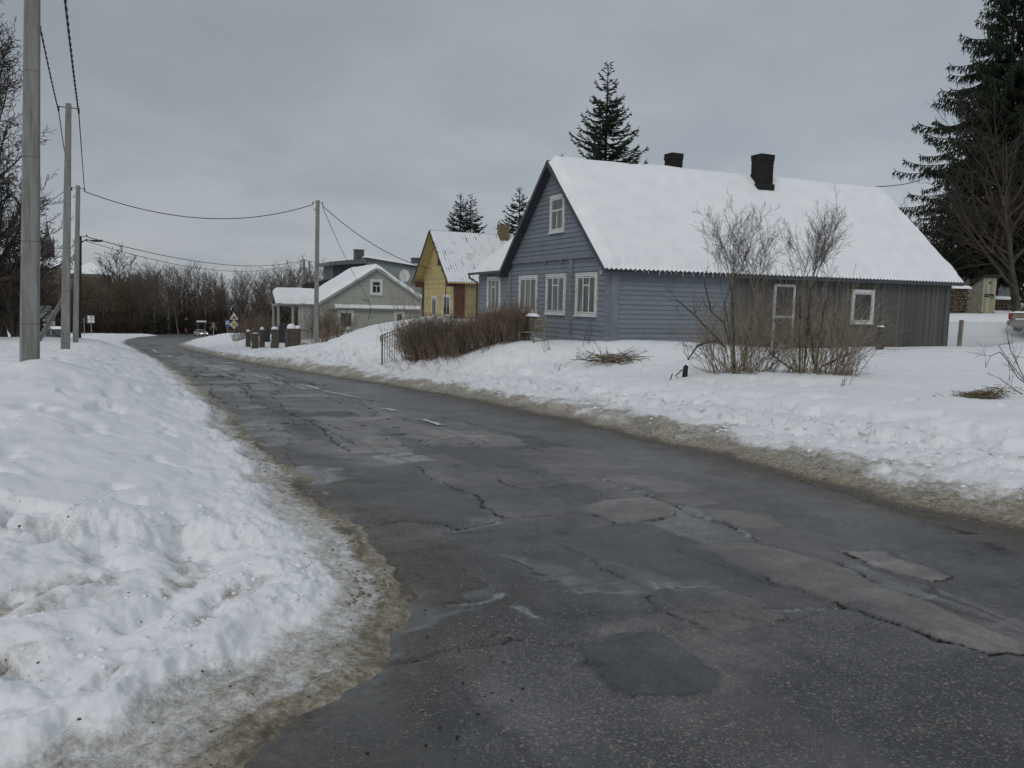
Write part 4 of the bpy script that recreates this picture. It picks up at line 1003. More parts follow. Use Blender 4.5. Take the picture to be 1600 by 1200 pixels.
# porch: roof, beam, columns, boarded front
pe = 3.1; zpe = zlg(1.0, pe, 474); 
E2 = empty('porch', (0, 0, 0)); E2.parent = HG
x0p, x1p = .35, 3.35; xm_ = (x0p + x1p) / 2
zpr = zlg(xm_, pe, 455)
E2.location = (xm_, 0, 0); E2.rotation_euler = (0, 0, math.pi / 2)
gable_roof(E2, -1.6, pe + .25, 0, (x1p - x0p) / 2 + .2, (zpe, zpe), (zpr, zpr), False, .30, M['slate'], M['snow'], M['paletrim'], seed=39, eave_in=.0, verge_in=.0)
for ch_ in [o for o in bpy.data.objects if o.parent == E2]:
    ch_.parent = HG; ch_.location = (xm_, 0, 0); ch_.rotation_euler = (0, 0, math.pi / 2); ch_.name = 'porch_' + ch_.name.split('.')[0]
def slab_snow(poly_fn, nx, ny, T, name, par, seed):
    u, v = np.meshgrid(np.linspace(0, 1, nx), np.linspace(0, 1, ny)); e = np.minimum(np.minimum(u, 1 - u) * nx / 8, np.minimum(v, 1 - v) * ny / 6)
    Pp = poly_fn(u.ravel(), v.ravel()); t = T * ss(0, .45, e.ravel()) ** .5 * (1 + .35 * (fbm(Pp[:, 0] * 1.3, Pp[:, 1] * 1.3, seed, 3) - .5)) * np.where(e.ravel() <= 0, 0, 1)
    V = Pp.copy(); V[:, 2] += t + .005
    idx = np.arange(nx * ny).reshape(ny, nx); Q = np.stack([idx[:-1, :-1], idx[:-1, 1:], idx[1:, 1:], idx[1:, :-1]], -1).reshape(-1, 4)
    return link(name, mesh_np(name, V, Q), M['snow'], par)
mb = MB(); mb.prism([(xm_ - 1.5, pe, zpe - .02), (xm_ + 1.5, pe, zpe - .02), (xm_, pe, zpr - .12)], (0, .05, 0)); mb.build('porch_gable', M['timber'], HG)
mb = MB(); mb.bx(x0p + .05, x1p - .05, pe - .05, pe + .12, zpe - .20, zpe - .06); mb.bx(x0p + .05, x0p + .2, 0, pe - .05, zpe - .20, zpe - .06); mb.bx(x1p - .2, x1p - .05, 0, pe - .05, zpe - .20, zpe - .06); mb.build('porch_beam', M['paletrim'], HG)
for xx, yy in ((x0p + .15, pe), (x1p - .15, pe), (x0p + .15, pe * .64)):
    mb = MB(); mb.lathe([(.13, GB), (.13, GB + .1), (.10, GB + .15), (.095, zpe - .30), (.14, zpe - .24), (.14, zpe - .20)], (xx, yy, 0), 10); mb.build('porch_column', M['paletrim'], HG)
mb = MB()
for k in range(4): mb.bx(x0p + .05, x0p + .10, .12 + k * .40, .12 + k * .40 + .26, GB, zpe - .2)
mb.build('porch_wall', M['paletrim'], HG)
for o_ in [o for o in bpy.data.objects if o.parent == E2]: o_.parent = HG
bpy.data.objects.remove(E2)

# ------------------------------------------------------------------ flat grey block behind
B0 = at(571, 470, 92.0); B0[2] = 0
HB = empty('grey_block', (B0[0], B0[1], 0), TH + math.pi / 2, 'grey rendered flat roofed building with two dark sheet clad chimneys', 'building')
lb2w = lambda x, y: B0 + YD * x - XD * y
zlb = lambda x, y, row: z_at(*(lb2w(x, y)[:2]), row)
LB = solve_len(P16(B0), XD, 680)
zA = zlb(0, 0, 404); zB_ = zlb(0, -LB, 423); BB = -2.
mb = MB(); mb.prism([(0, 0, BB), (0, -LB, BB), (0, -LB, zB_), (0, 0, zA)], (7, 0, 0)); mb.build('wall', M['render'], HB)
s = .3; mb = MB(); mb.prism([(-.45, .1, zA), (-.45, -LB - .5, zB_ - .0), (7.2, -LB - .5, zB_), (7.2, .1, zA)], (0, 0, .12)); rf = mb.build('roof', M['slate'], HB)
slab_snow(lambda u, v: np.stack([-.42 + 7.5 * u, .1 - (LB + .55) * v, zA + .12 + (zB_ - zA) * v], 1), 30, 60, .30, 'snow_cover', rf, 73)
yl = 4.2
mb = MB(); mb.bx(.5, 6, .02, yl - .6, BB, zA - 1.0); mb.bx(.5, 6, 0.02, yl - .6, zA - 1.0, zA - .5); mb.build('side_wing', M['slate'], HB)
mb = MB(); mb.prism([(-.3, .0, zA - .55), (-.3, yl, zlb(-.3, yl, 409) - .4), (-.3, yl, zlb(-.3, yl, 409)), (-.3, .0, zA + .02)], (6.5, 0, 0)); rf2 = mb.build('parapet', plain('grey_sheet', (.14, .147, .16), .5, .2, 3), HB)
mb = MB(); mb.prism([(-2.6, .2, zA - 2.4), (-2.6, yl + 3.2, zA - 4.1), (.5, yl + 2.8, zA - 3.2), (.5, .2, zA - 1.7)], (0, 0, .1)); mb.build('lower_roof', M['chim'], HB)
for px_, r0, sx in ((563, 390, 1.0), (651.5, 403, 1.3)):
    yy = -solve_len(P16(lb2w(2, 0)), XD, px_) if px_ > 580 else .3
    zt2 = zlb(2, yy, r0); mb = MB(); mb.bx(1.5, 2.5, yy - sx / 2, yy + sx / 2, zt2 - 1.8, zt2 - .08); mb.bx(1.45, 2.55, yy - sx / 2 - .06, yy + sx / 2 + .06, zt2 - .08, zt2); mb.build('chimney', M['slate'], HB)
# satellite dish on a mast on the pale house's far side
P = at(632, 431, 70.0); hz_ = hz(P[0], P[1])
SD = empty('satellite_dish', (P[0], P[1], hz_), R(16), 'white satellite dish on a tall pipe mast beside the pale house gable', 'satellite dish')
zd = P[2] - hz_
mb = MB(); mb.tube([(0, .12, -.3), (0, .12, zd)], .04, 8); mb.build('mast', M['galv'], SD)
vs = []; n = 28
mb = MB(); rings = [0, .15, .3, .45, .56]
pts = [(0, .12, zd)]; fs = []
for r_ in rings[1:]:
    for k in range(n):
        a = 2 * math.pi * k / n; pts.append((r_ * math.cos(a) * .82, -.10 + .10 - .35 * r_ * r_ - .12 + .2 , zd + r_ * math.sin(a)))
for k in range(n): fs.append((0, 1 + (k + 1) % n, 1 + k))
for i in range(len(rings) - 2):
    for k in range(n): fs.append((1 + i * n + k, 1 + i * n + (k + 1) % n, 1 + (i + 1) * n + (k + 1) % n, 1 + (i + 1) * n + k))
mb.add(pts, fs); mb.build('dish', M['white'], SD, True)
mb = MB(); mb.tube([(0, -.02, zd - .5), (0, -.5, zd - .1)], .018, 6); mb.box((0, -.5, zd - .08), (.08, .14, .08)); mb.build('receiver_arm', M['galv'], SD)
# ------------------------------------------------------------------ poles and cables
def pole(px_top, row_top, px_base, row_base, Y, w0, w1, m, name, label, cat, group, parts=None, ztop=None):
    b = at(px_base, row_base, Y); t = at(px_top, row_top, Y)
    if ztop is not None: t = b + (t - b) * (ztop - b[2]) / (t[2] - b[2])
    e = empty(name, b, 0, label, cat, group)
    d = t - b; mb = MB(); n = 6; vs = []
    a = math.atan2(UY, UX)
    c, s_ = math.cos(a), math.sin(a)
    prof = [(-1, -.8), (-.8, -1), (.8, -1), (1, -.8), (1, .8), (.8, 1), (-.8, 1), (-1, .8)]
    for k in range(n + 1):
        f = -.06 + 1.06 * k / n; r = (w0 + (w1 - w0) * f) / 2; p = d * f
        for u, v in prof: vs.append((p[0] + (u * c - v * s_) * r, p[1] + (u * s_ + v * c) * r, p[2]))
    fs = [(i * 8 + k, i * 8 + (k + 1) % 8, (i + 1) * 8 + (k + 1) % 8, (i + 1) * 8 + k) for i in range(n) for k in range(8)] + [tuple(range(n * 8, n * 8 + 8))]
    mb.add(vs, fs); mb.build('shaft', m, e)
    return e, b, t
PG = 'concrete utility poles along the road'
p1, b1, t1 = pole(50.5, 0, 46.5, 568, 13.5, .285, .20, M['concrete'], 'utility_pole', 'nearest thick concrete utility pole, its top beyond the picture', 'utility pole', PG, ztop=8.2)
p2, b2, t2 = pole(107, 162, 102, 553, 26, .27, .165, M['concrete'], 'utility_pole', 'second concrete utility pole from the left with two twisted cables at its top', 'utility pole', PG)
p3, b3, t3 = pole(122, 290, 118, 542, 40, .26, .19, M['concrete'], 'utility_pole', 'third concrete utility pole with a leaning brace behind it', 'utility pole', PG)
p5, b5, t5 = pole(496.5, 313, 493.5, 543, 47, .25, .19, M['concrete'], 'utility_pole', 'concrete utility pole on the right verge before the pale house', 'utility pole', PG)
p6, b6, t6 = pole(475, 405, 475, 470, 100, .26, .20, M['concrete2'], 'utility_pole', 'distant concrete utility pole rising behind the pale house porch roof', 'utility pole', PG)
def bracket(e, b, t, dirs, drop=.12, ln=.28):
    for i, dv in enumerate(dirs):
        dv = np.array(dv, float); dv /= np.linalg.norm(dv); q = t - b - np.array([0, 0, drop])
        mb = MB(); mb.tube([q, q + dv * ln], .016, 6); mb.tube([q + dv * ln + np.array([0, 0, .02]), q + dv * ln - np.array([0, 0, .14])], .03, 7); mb.build('bracket', M['steel'], e)
Lf = np.array([-UY, UX, 0.]); Rt = -Lf; Fw = np.array([UX, UY, 0.])
for e, b, t in ((p1, b1, t1), (p2, b2, t2), (p3, b3, t3)): bracket(e, b, t, (Lf, Rt))
bracket(p5, b5, t5, (Lf, Rt)); bracket(p6, b6, t6, (Lf,))
for e, b, t in ((p3, b3, t3), (p5, b5, t5)):
    mb = MB(); q = t - b
    mb.tube([q + Fw * .12 + np.array([0, 0, -.35]), q + Lf * .25 + np.array([0, 0, -.55]), q + Rt * .1 + np.array([0, 0, -.7])], .018, 5); mb.build('cable_loop', M['cable'], e)
# brace of the third pole
q0 = at(116, 437, 40.3); q1 = at(62, 530, 39.0); mb = MB(); mb.beam(q0 - b3, q1 - b3 + (q1 - q0) * .04, .17, .17); mb.build('brace', M['concrete2'], p3)
mb = MB(); q = t6 - b6; mb.beam((.55, .3, q[2] * .96), (1.1, .6, -1), .18, .18); mb.build('brace', M['concrete2'], p6)
# ring clamps on the nearest pole
for zz in (.30, .47):
    pass
# dark lamp post next to the third pole
p4, b4, t4 = pole(125.5, 369, 124, 538, 46, .20, .15, M['timber'], 'street_lamp', 'dark street lamp post with a flat lamp head on a short arm', 'street lamp', None)
q = t4 - b4; mb = MB(); mb.tube([q + np.array([0, 0, -.4]), q + np.array([.25, .1, -.18]), q + np.array([.55, .22, -.22])], .03, 7); mb.build('lamp_arm', M['steel'], p4)
A_ = np.array([.92, .38, .04]); A_ /= np.linalg.norm(A_); B_ = np.cross((0, 0, 1), A_); B_ /= np.linalg.norm(B_)
mb = MB(); mb.box(q + np.array([.78, .31, -.21]), (.62, .24, .09), (A_, B_, np.cross(A_, B_))); lh = mb.build('lamp_head', M['steel'], p4)
mb = MB(); mb.box(q + np.array([.80, .32, -.265]), (.42, .18, .03), (A_, B_, np.cross(A_, B_))); mb.build('lens', M['glassdark'], lh)
for k in range(2): mb = MB(); mb.tube([q + np.array([0, 0, -.06 - .25 * k]), q + np.array([.3, .12, .04 - .25 * k])], .018, 6); mb.tube([q + np.array([.3, .12, .10 - .25 * k]), q + np.array([.3, .12, -.02 - .25 * k])], .035, 7); mb.build('insulator', M['steel'], p4)

def cable(a, b, sag, r, label, n=40, twist=False, group=None, name='overhead_cable'):
    a = np.array(a, float); b = np.array(b, float); pts = []
    for k in range(n + 1):
        f = k / n; p = a + (b - a) * f; p[2] -= sag * 4 * f * (1 - f); pts.append(p - a)
    mb = MB()
    if twist:
        m_ = []; N = n * 3
        L_ = np.linalg.norm(b - a)
        for ph in (0, math.pi):
            q_ = []
            for k in range(N + 1):
                f = k / N; p = (b - a) * f; p = p.copy(); p[2] -= sag * 4 * f * (1 - f); an = f * L_ * 2 * math.pi / .9 + ph
                q_.append(p + np.array([math.cos(an), 0, math.sin(an)]) * r * .75)
            mb.tube(q_, r * .75, 5, False)
    else: mb.tube(pts, r, 5, False)
    o = mb.build(name, M['cable'], None, True); o.location = a
    return tag(o, label, 'cable', group)
TL = lambda t: t + Lf * .28 + np.array([0, 0, -.26]); TR = lambda t: t + Rt * .28 + np.array([0, 0, -.26])
cable(TL(t1), TL(t2), .16, .017, 'left twisted cable running from the nearest pole to the second pole', 60, True)
cable(TR(t1), TR(t2), .16, .022, 'right twisted cable running from the nearest pole to the second pole', 60, True)
cable(TL(t2), TL(t3), .25, .016, 'left cable sagging between the second and third poles', 40)
cable(TR(t2), TR(t3), .15, .018, 'right cable between the second and third poles', 40)
cable(TR(t3), TL(t5), 1.05, .022, 'long cable sagging over the road from the third pole to the right verge pole', 60)
cable(t5 + Rt * .28 + np.array([0, 0, -.3]), at(673, 420, 52.5), .55, .022, 'cable sagging from the right verge pole to the yellow house', 40)
cable(t5 + Rt * .28 + np.array([0, 0, -.35]), at(576, 468, 63.6), .35, .016, 'thin cable dropping from the right verge pole to the pale house gable', 40)
cable(t4 + np.array([.3, .12, -.02]), at(472, 407, 99.5), 1.1, .024, 'upper cable from the street lamp to the distant pole', 60)
cable(t4 + np.array([.3, .12, -.27]), at(472, 408.5, 99.5), 1.45, .018, 'lower thin cable from the street lamp to the distant pole', 60)
cable(at(478, 406, 99.5), at(532, 410, 91), .3, .020, 'short cable from the distant pole to the grey block', 20)
cable(at(480, 408, 99.5), at(519, 428, 80), .3, .016, 'thin cable from the distant pole down to the pale house roof', 20)
cable(at(100, 299, 40), at(-60, 372, 30), .3, .014, 'thin service cable leaving the third pole to the left', 30)
cable(at(1345, 291, 37), at(1440, 281, 52), .15, .022, 'short cable from the blue house ridge to the tall spruces', 20)
mb = MB(); z0 = 468; pa = at(576, 468, 63.5); pb = at(587, 470, 63.5); pc = at(590, 482, 63.4); pd = at(587, 500, 63.4)
G0w = np.array(HG.location); Rg = Matrix.Rotation(-(TH + math.pi / 2), 3, 'Z')
inv = lambda p: np.array(Rg @ Vector(np.array(p) - G0w))
def onwall(p): q = inv(p); q[0] = -.06; return q
mb.tube([onwall(pa), onwall(pb), onwall(pc) + np.array([-.4, 0, 0]), onwall(pd)], .022, 6); mb.build('service_conduit', M['cable'], HG)

# ------------------------------------------------------------------ road signs
def sign_base(px, row, Y, name, label, post_h, facing=0.0, r=.035, group=None, cat='road sign'):
    p = at(px, row, Y); g0 = hz(p[0], p[1]); p[2] = g0
    e = empty(name, p, math.atan2(-p[0], p[1]) + facing, label, cat, group)
    if post_h: mb = MB(); mb.tube([(0, .03, -.3), (0, .03, post_h)], r, 8); mb.build('post', M['galv'], e)
    return e, p
def flat(poly, y0, th=.015):
    mb = MB(); mb.prism([(x, y0, z) for x, z in poly], (0, th, 0)); return mb
def scale(poly, k, c): return [(c[0] + (x - c[0]) * k, c[1] + (z - c[1]) * k) for x, z in poly]
M['sgn_white'] = plain('sign_white', (.70, .71, .70), .4, .08, 3, 0); M['sgn_red'] = plain('sign_red', (.40, .05, .04), .4, .1, 3, 0); M['sgn_yel'] = plain('sign_yellow', (.62, .56, .12), .4, .1, 3, 0)
M['sgn_blue'] = plain('sign_blue', (.045, .09, .24), .4, .1, 3, 0); M['sgn_black'] = plain('sign_black', (.015, .015, .015), .4, .1, 3, 0); M['sgn_back'] = plain('sign_back_grey', (.36, .38, .39), .5, .2, 6, 0)
# steep hill warning above the priority road diamond
Ys = 85.; e, p = sign_base(366, 536, Ys, 'road_sign', 'white warning triangle above a yellow and white diamond on one post', 0)
zt_ = lambda row: z_at(p[0], p[1], row) - p[2]
u = Ys / F
mb = MB(); mb.tube([(0, .03, -.3), (0, .03, zt_(488))], .04, 8); mb.build('post', M['galv'], e)
c0 = zt_(493.5); s = 13.5 * u
tri = [(-s / 2, zt_(499.5)), (s / 2, zt_(499.5)), (0, zt_(487.3))]; cen = (0, (tri[0][1] * 2 + tri[2][1]) / 3)
t_ = flat(tri, -.02).build('triangle_plate', M['sgn_white'], e)
flat(scale(tri, .60, cen), -.035).build('inner_field', M['sgn_white'], t_)
k = s / 13.5
flat([(cen[0] + x * k * .9, cen[1] + z * k * .9) for x, z in ((-3.1, -2.4), (3.1, -2.4), (3.1, -1.2), (2.2, 1.0), (1.3, .4), (-.2, -.6), (-3.1, -1.3))], -.055).build('hill_symbol', M['sgn_black'], t_)
flat([(cen[0] + x * k * .9, cen[1] + z * k * .9) for x, z in ((-1.9, -.6), (1.0, .8), (1.3, 2.0), (.2, 2.2), (-.6, .9), (-1.8, .3))], -.055).build('truck_symbol', M['sgn_black'], t_)
for pt in (tri,):
    for i in range(3):
        a, b = np.array(pt[i]), np.array(pt[(i + 1) % 3]); mbb = MB(); mbb.beam((a[0] * .93, -.03, cen[1] + (a[1] - cen[1]) * .93), (b[0] * .93, -.03, cen[1] + (b[1] - cen[1]) * .93), .02, .07, (0, 1, 0)); mbb.build('rim', plain('faded_red_rim', (.42, .30, .28), .5, .2, 4, 0), t_)
hd = 13.8 * u / 2; cz = zt_(507)
dia = [(0, cz - hd), (hd, cz), (0, cz + hd), (-hd, cz)]
d_ = flat(dia, -.02).build('diamond_plate', M['sgn_white'], e); flat(scale(dia, .66, (0, cz)), -.035).build('yellow_field', M['sgn_yel'], d_)
# bus stop
e, p = sign_base(355.5, 521, 118, 'road_sign', 'small blue bus stop sign with a white symbol left of the yellow diamond', 0); u = 118 / F
mb = MB(); mb.tube([(0, .03, -.3), (0, .03, zt_(500))], .04, 8); mb.build('post', M['galv'], e)
wd = 6.4 * u; z1, z0 = zt_(500), zt_(511); pl = flat([(-wd / 2, z0), (wd / 2, z0), (wd / 2, z1), (-wd / 2, z1)], -.02).build('plate', M['sgn_blue'], e)
flat([(-wd * .34, z0 + (z1 - z0) * .42), (wd * .34, z0 + (z1 - z0) * .42), (wd * .34, z0 + (z1 - z0) * .84), (-wd * .34, z0 + (z1 - z0) * .84)], -.035).build('white_field', M['sgn_white'], pl)
bm = MB(); zb_ = z0 + (z1 - z0) * .63; h_ = (z1 - z0) * .085
bm.prism([(-wd * .26, -.05, zb_ - h_), (wd * .26, -.05, zb_ - h_), (wd * .26, -.05, zb_ + h_ * .6), (wd * .22, -.05, zb_ + h_), (-wd * .26, -.05, zb_ + h_)], (0, .013, 0))
bm.build('bus_symbol', M['sgn_blue'], pl)
# level crossing crosses
def crossbuck(px, row, Y, top, bot, label, back=False, extra=True):
    e, p = sign_base(px, row, Y, 'crossing_sign', label, 0, cat='crossing sign', group='level crossing signs'); u = Y / F
    zt = lambda r: z_at(p[0], p[1], r) - p[2]
    mb = MB(); mb.tube([(0, .03, -.3), (0, .03, zt(top - .5))], .045, 8); mb.build('post', M['galv'], e)
    w = 6.2 * u; z1, z0 = zt(top), zt(bot)
    mm = M['sgn_back'] if back else M['sgn_white']
    for k, sgn in enumerate((1, -1)):
        mb = MB(); mb.beam((-w * sgn, -.02 - .02 * k, z0), (w * sgn, -.02 - .02 * k, z1), .018, .17, (0, 1, 0)); arm = mb.build('cross_arm', mm, e)
        if not back:
            for q in (-1, 1):
                mb = MB(); a = np.array([-w * sgn, z0]); b = np.array([w * sgn, z1]); c = (a + b) / 2; f0 = c + (b - a) / 2 * q * .62; f1 = c + (b - a) / 2 * q * 1.0
                mb.beam((f0[0], -.035 - .03 * k, f0[1]), (f1[0], -.035 - .03 * k, f1[1]), .012, .15, (0, 1, 0)); mb.build('red_band', M['sgn_red'], arm)
    if extra:
        hw = 5.2 * u; zz = zt(bot)
        for sg in (-1, 1): mb = MB(); mb.beam((0, -.05, zz + .25), (sg * hw, -.05, zz - .25), .018, .17, (0, 1, 0)); mb.build('lower_arm', mm, e)
    return e
crossbuck(333.5, 522, 106, 503.5, 512.5, 'white and red level crossing cross right of the headlights')
e = crossbuck(132, 524, 122, 496.5, 505.5, 'grey back of a level crossing cross by the poles on the left', True, False)
e, p = sign_base(143, 528, 114, 'road_sign', 'grey back of a square road sign right of the crossing cross', 0); zt_ = lambda row: z_at(p[0], p[1], row) - p[2]; u = 114 / F
mb = MB(); mb.tube([(0, -.03, -.3), (0, -.03, zt_(494))], .04, 8); mb.build('post', M['galv'], e)
mb = MB(); mb.bx(-4.7 * u, 4.7 * u, 0, .02, zt_(504.5), zt_(493)); mb.build('plate', M['sgn_white'], e)
# warning triangle and plate far off, behind the person
e, p = sign_base(291.5, 519, 194, 'road_sign', 'far small warning triangle on a post above the person in red', 0); zt_ = lambda row: z_at(p[0], p[1], row) - p[2]; u = 194 / F
mb = MB(); mb.tube([(0, .03, -.3), (0, .03, zt_(496))], .05, 8); mb.build('post', M['galv'], e)
tri = [(-2.8 * u, zt_(500)), (2.8 * u, zt_(500)), (0, zt_(494.6))]; t_ = flat(tri, -.02).build('triangle_plate', M['sgn_white'], e)
flat(scale(tri, .5, (0, zt_(498.2))), -.04).build('inner_field', M['sgn_back'], t_)
flat([(-2.4 * u, zt_(506)), (2.4 * u, zt_(506)), (2.4 * u, zt_(501.5)), (-2.4 * u, zt_(501.5))], -.02).build('plate', M['sgn_back'], e)
# long white name board on two posts
e, p = sign_base(315, 519, 188, 'name_board', 'long white name board on two posts behind the silver car', 0, cat='sign board'); zt_ = lambda row: z_at(p[0], p[1], row) - p[2]; u = 188 / F
for sx in (-5.2, 5.2): mb = MB(); mb.tube([(sx * u, .04, -.3), (sx * u, .04, zt_(501))], .035, 8); mb.build('post', M['galv'], e)
flat([(-7.2 * u, zt_(503.5)), (7.2 * u, zt_(503.5)), (7.2 * u, zt_(501)), (-7.2 * u, zt_(501))], -.03).build('board', M['sgn_white'], e)
# information boards on the left
e, p = sign_base(75, 531, 73, 'information_board', 'two weathered grey panels on two posts behind the nearest poles', 0, cat='sign board'); zt_ = lambda row: z_at(p[0], p[1], row) - p[2]; u = 73 / F
for sx in (-3.5, 4.2): mb = MB(); mb.tube([(sx * u, .05, -.3), (sx * u, .05, zt_(485))], .035, 8); mb.build('post', M['galv'], e)
flat([(-11 * u, zt_(497)), (6 * u, zt_(497)), (6 * u, zt_(475.5)), (-11 * u, zt_(475.5))], -.03).build('panel', plain('dull_panel', (.17, .185, .19), .6, .35, 2.5), e)
flat([(-6 * u, zt_(509)), (10.5 * u, zt_(509)), (10.5 * u, zt_(484.5)), (-6 * u, zt_(484.5))], .02).build('panel', plain('pale_panel', (.33, .35, .36), .6, .25, 2), e)
# container under snow
P = at(87, 528, 80.); e = empty('waste_container', (P[0], P[1], hz(P[0], P[1])), R(20), 'dark blue grey container with a snow cap beside the information board', 'container')
mb = MB(); mb.prism([(-.95, -.5, -.3), (.95, -.5, -.3), (1.0, -.5, .95), (-1.0, -.5, .95)], (0, 1.0, 0)); mb.build('body', plain('container_paint', (.075, .10, .115), .5, .3, 3), e)
for k in range(5): mb = MB(); mb.bx(-.80 + k * .4 - .03, -.80 + k * .4 + .03, -.53, -.5, -.1, .9); mb.build('rib', MATS['container_paint'], e)
mb = MB(); mb.bx(-1.06, 1.06, -.56, .56, .95, 1.02); mb.build('lid', MATS['container_paint'], e)
slab_snow(lambda u, v: np.stack([-1.04 + 2.08 * u, -.55 + 1.1 * v, 1.02 + 0 * u], 1), 26, 18, .26, 'snow_cover', e, 5)
P = at(67.5, 529, 60.); e = empty('stub_post', (P[0], P[1], hz(P[0], P[1]) - .1), 0, 'short dark stub post poking from the snow near the brace', 'post'); mb = MB(); mb.tube([(0, 0, 0), (.05, 0, .45)], .05, 7); mb.build('shaft', M['timber'], e); mb = MB(); mb.box((-.12, 0, .42), (.3, .1, .12)); mb.build('cap', M['timber'], e)

# ------------------------------------------------------------------ vehicles
M['tyre'] = plain('tyre_rubber', (.02, .02, .02), .8, .2, 20); M['carglass'] = plain('car_glass', (.02, .023, .025), .08, .2, 3, 0, .6); M['rim'] = plain('wheel_rim', (.30, .30, .31), .35, .2, 10, 0, .5, .7)
M['plastic'] = plain('black_plastic', (.03, .03, .03), .5, .2, 10)
def em(name, c, s):
    g = G(name); g.set(g.b.inputs['Emission Color'], c); g.set(g.b.inputs['Emission Strength'], s); return g.fin(c, .2, .5)
M['headlight'] = em('lit_headlight', (1., .95, .86), 2.2); M['lamp_off'] = plain('clear_lamp', (.5, .5, .5), .15, .2, 5, 0); M['tail'] = plain('tail_lamp_red', (.28, .012, .016), .15, .2, 5, 0)
def car(loc, rz, paint, label, lights, group=None):
    e = empty('parked_car' if not lights else 'car', loc, rz, label, 'car')   # x forward, length 4.3
    g = G('car_paint_' + ('silver' if lights else 'champagne')); o = g.co(); d = g.noise(o, 3, 5, .6)
    pm = g.fin(g.mix(g.rng(d, .4, .7), paint, tuple(v * .8 for v in paint)), .35, .5, None, .25)
    # body: cross-sections along x (x, half width, sill z, belt z)
    secs = [(-2.12, .66, .36, .80), (-2.08, .76, .30, .90), (-1.9, .82, .24, .96), (-1.3, .85, .22, .98), (0, .86, .21, .96), (.9, .85, .21, .93), (1.5, .82, .22, .86), (1.95, .76, .26, .76), (2.12, .66, .32, .66), (2.16, .56, .36, .58)]
    vs = []; fs = []
    for x, w_, zl_, zh in secs:
        for y, z in ((-w_ * .9, zl_), (-w_, zl_ + .14), (-w_, zh - .14), (-w_ * .93, zh - .02), (-w_ * .6, zh + .02), (w_ * .6, zh + .02), (w_ * .93, zh - .02), (w_, zh - .14), (w_, zl_ + .14), (w_ * .9, zl_)): vs.append((x, y, z))
    for i in range(len(secs) - 1):
        for k in range(10): fs.append((i * 10 + k, i * 10 + (k + 1) % 10, (i + 1) * 10 + (k + 1) % 10, (i + 1) * 10 + k))
    fs += [tuple(range(10))[::-1], tuple((len(secs) - 1) * 10 + k for k in range(10))]
    mb = MB(); mb.add(vs, fs); body = mb.build('body', pm, e, True)
    md = body.modifiers.new('b', 'BEVEL'); md.width = .03; md.segments = 2
    cs = [(-1.72, .70, .92), (-1.15, .64, 1.38), (-.4, .62, 1.44), (.25, .62, 1.41), (1.05, .70, .92)]
    vs = []; fs = []
    for i, (x, w_, z) in enumerate(cs): vs += [(x, -w_, z), (x, w_, z)]
    base = [(-1.72, .78, .92), (-.9, .79, .95), (-.1, .80, .95), (.5, .80, .94), (1.08, .78, .91)]
    for x, w_, z in base: vs += [(x, -w_, z), (x, w_, z)]
    for i in range(4): fs += [(2 * i, 2 * i + 1, 2 * i + 3, 2 * i + 2), (10 + 2 * i, 2 * i, 2 * i + 2, 12 + 2 * i), (2 * i + 1, 11 + 2 * i, 13 + 2 * i, 2 * i + 3)]
    mb = MB(); mb.add(vs, fs); cab = mb.build('cabin', M['carglass'], e, False)
    mb = MB(); mb.prism([(-1.18, -.63, 1.375), (-1.18, .63, 1.375), (-.4, .615, 1.445), (.27, .61, 1.415), (.27, -.61, 1.415), (-.4, -.615, 1.445)], (0, 0, .03)); mb.build('roof', pm, e)
    for sg in (-1, 1):
        mb = MB()
        for a, b in (((1.06, .775, .92), (.27, .625, 1.42)), ((-1.72, .76, .93), (-1.17, .645, 1.39)), ((-.25, .80, .95), (-.3, .625, 1.44))): mb.beam((a[0], sg * a[1], a[2]), (b[0], sg * b[1], b[2]), .06, .05)
        mb.build('pillar', pm, e)
        mb = MB(); mb.box((.72, sg * .95, 1.0), (.16, .2, .13)); mb.build('mirror', pm, e)
        for x in (-1.33, 1.32):
            wv = empty('wheel', (0, 0, 0)) if False else None
            mb = MB()
            pts = [(.20, -.09), (.28, -.10), (.31, -.07), (.31, .07), (.28, .10), (.20, .09)]; n = 20; vs = []; fs = []
            for r_, y in pts:
                for k in range(n): a = 2 * math.pi * k / n; vs.append((x + r_ * math.cos(a), sg * .78 + y, .31 + r_ * math.sin(a)))
            for i in range(5):
                for k in range(n): fs.append((i * n + k, i * n + (k + 1) % n, (i + 1) * n + (k + 1) % n, (i + 1) * n + k))
            mb.add(vs, fs); wh = mb.build('wheel', M['tyre'], e, True)
            mb = MB(); mb.tube([(x, sg * .70, .31), (x, sg * .875, .31)], .2, 14)
            for k in range(5): a = 2 * math.pi * k / 5; mb.box((x + .11 * math.cos(a), sg * .885, .31 + .11 * math.sin(a)), (.16, .02, .045), ((math.cos(a), 0, math.sin(a)), (0, 1, 0), (-math.sin(a), 0, math.cos(a))))
            mb.build('rim', M['rim'], wh)
        mb = MB(); mb.box((2.02, sg * .56, .66), (.18, .30, .15)); mb.build('headlight', M['headlight'] if lights else M['lamp_off'], e)
        mb = MB(); mb.prism([(-2.13, sg * .50, .66), (-2.13, sg * .76, .66), (-2.09, sg * .80, .97), (-2.09, sg * .62, .97)], (.3, 0, 0)); mb.build('tail_lamp', M['tail'], e)
        mb = MB(); mb.tube([(.15, sg * .868, .80), (.32, sg * .868, .80)], .018, 6); mb.build('door_handle', pm, e)
        mb = MB()
        for x in (-.28, .85, -1.15): mb.box((x, sg * .858, .58), (.012, .012, .62))
        mb.build('door_gap', M['plastic'], e)
    mb = MB(); mb.bx(2.0, 2.2, -.62, .62, .34, .50); mb.build('front_bumper', M['plastic'] if lights else pm, e)
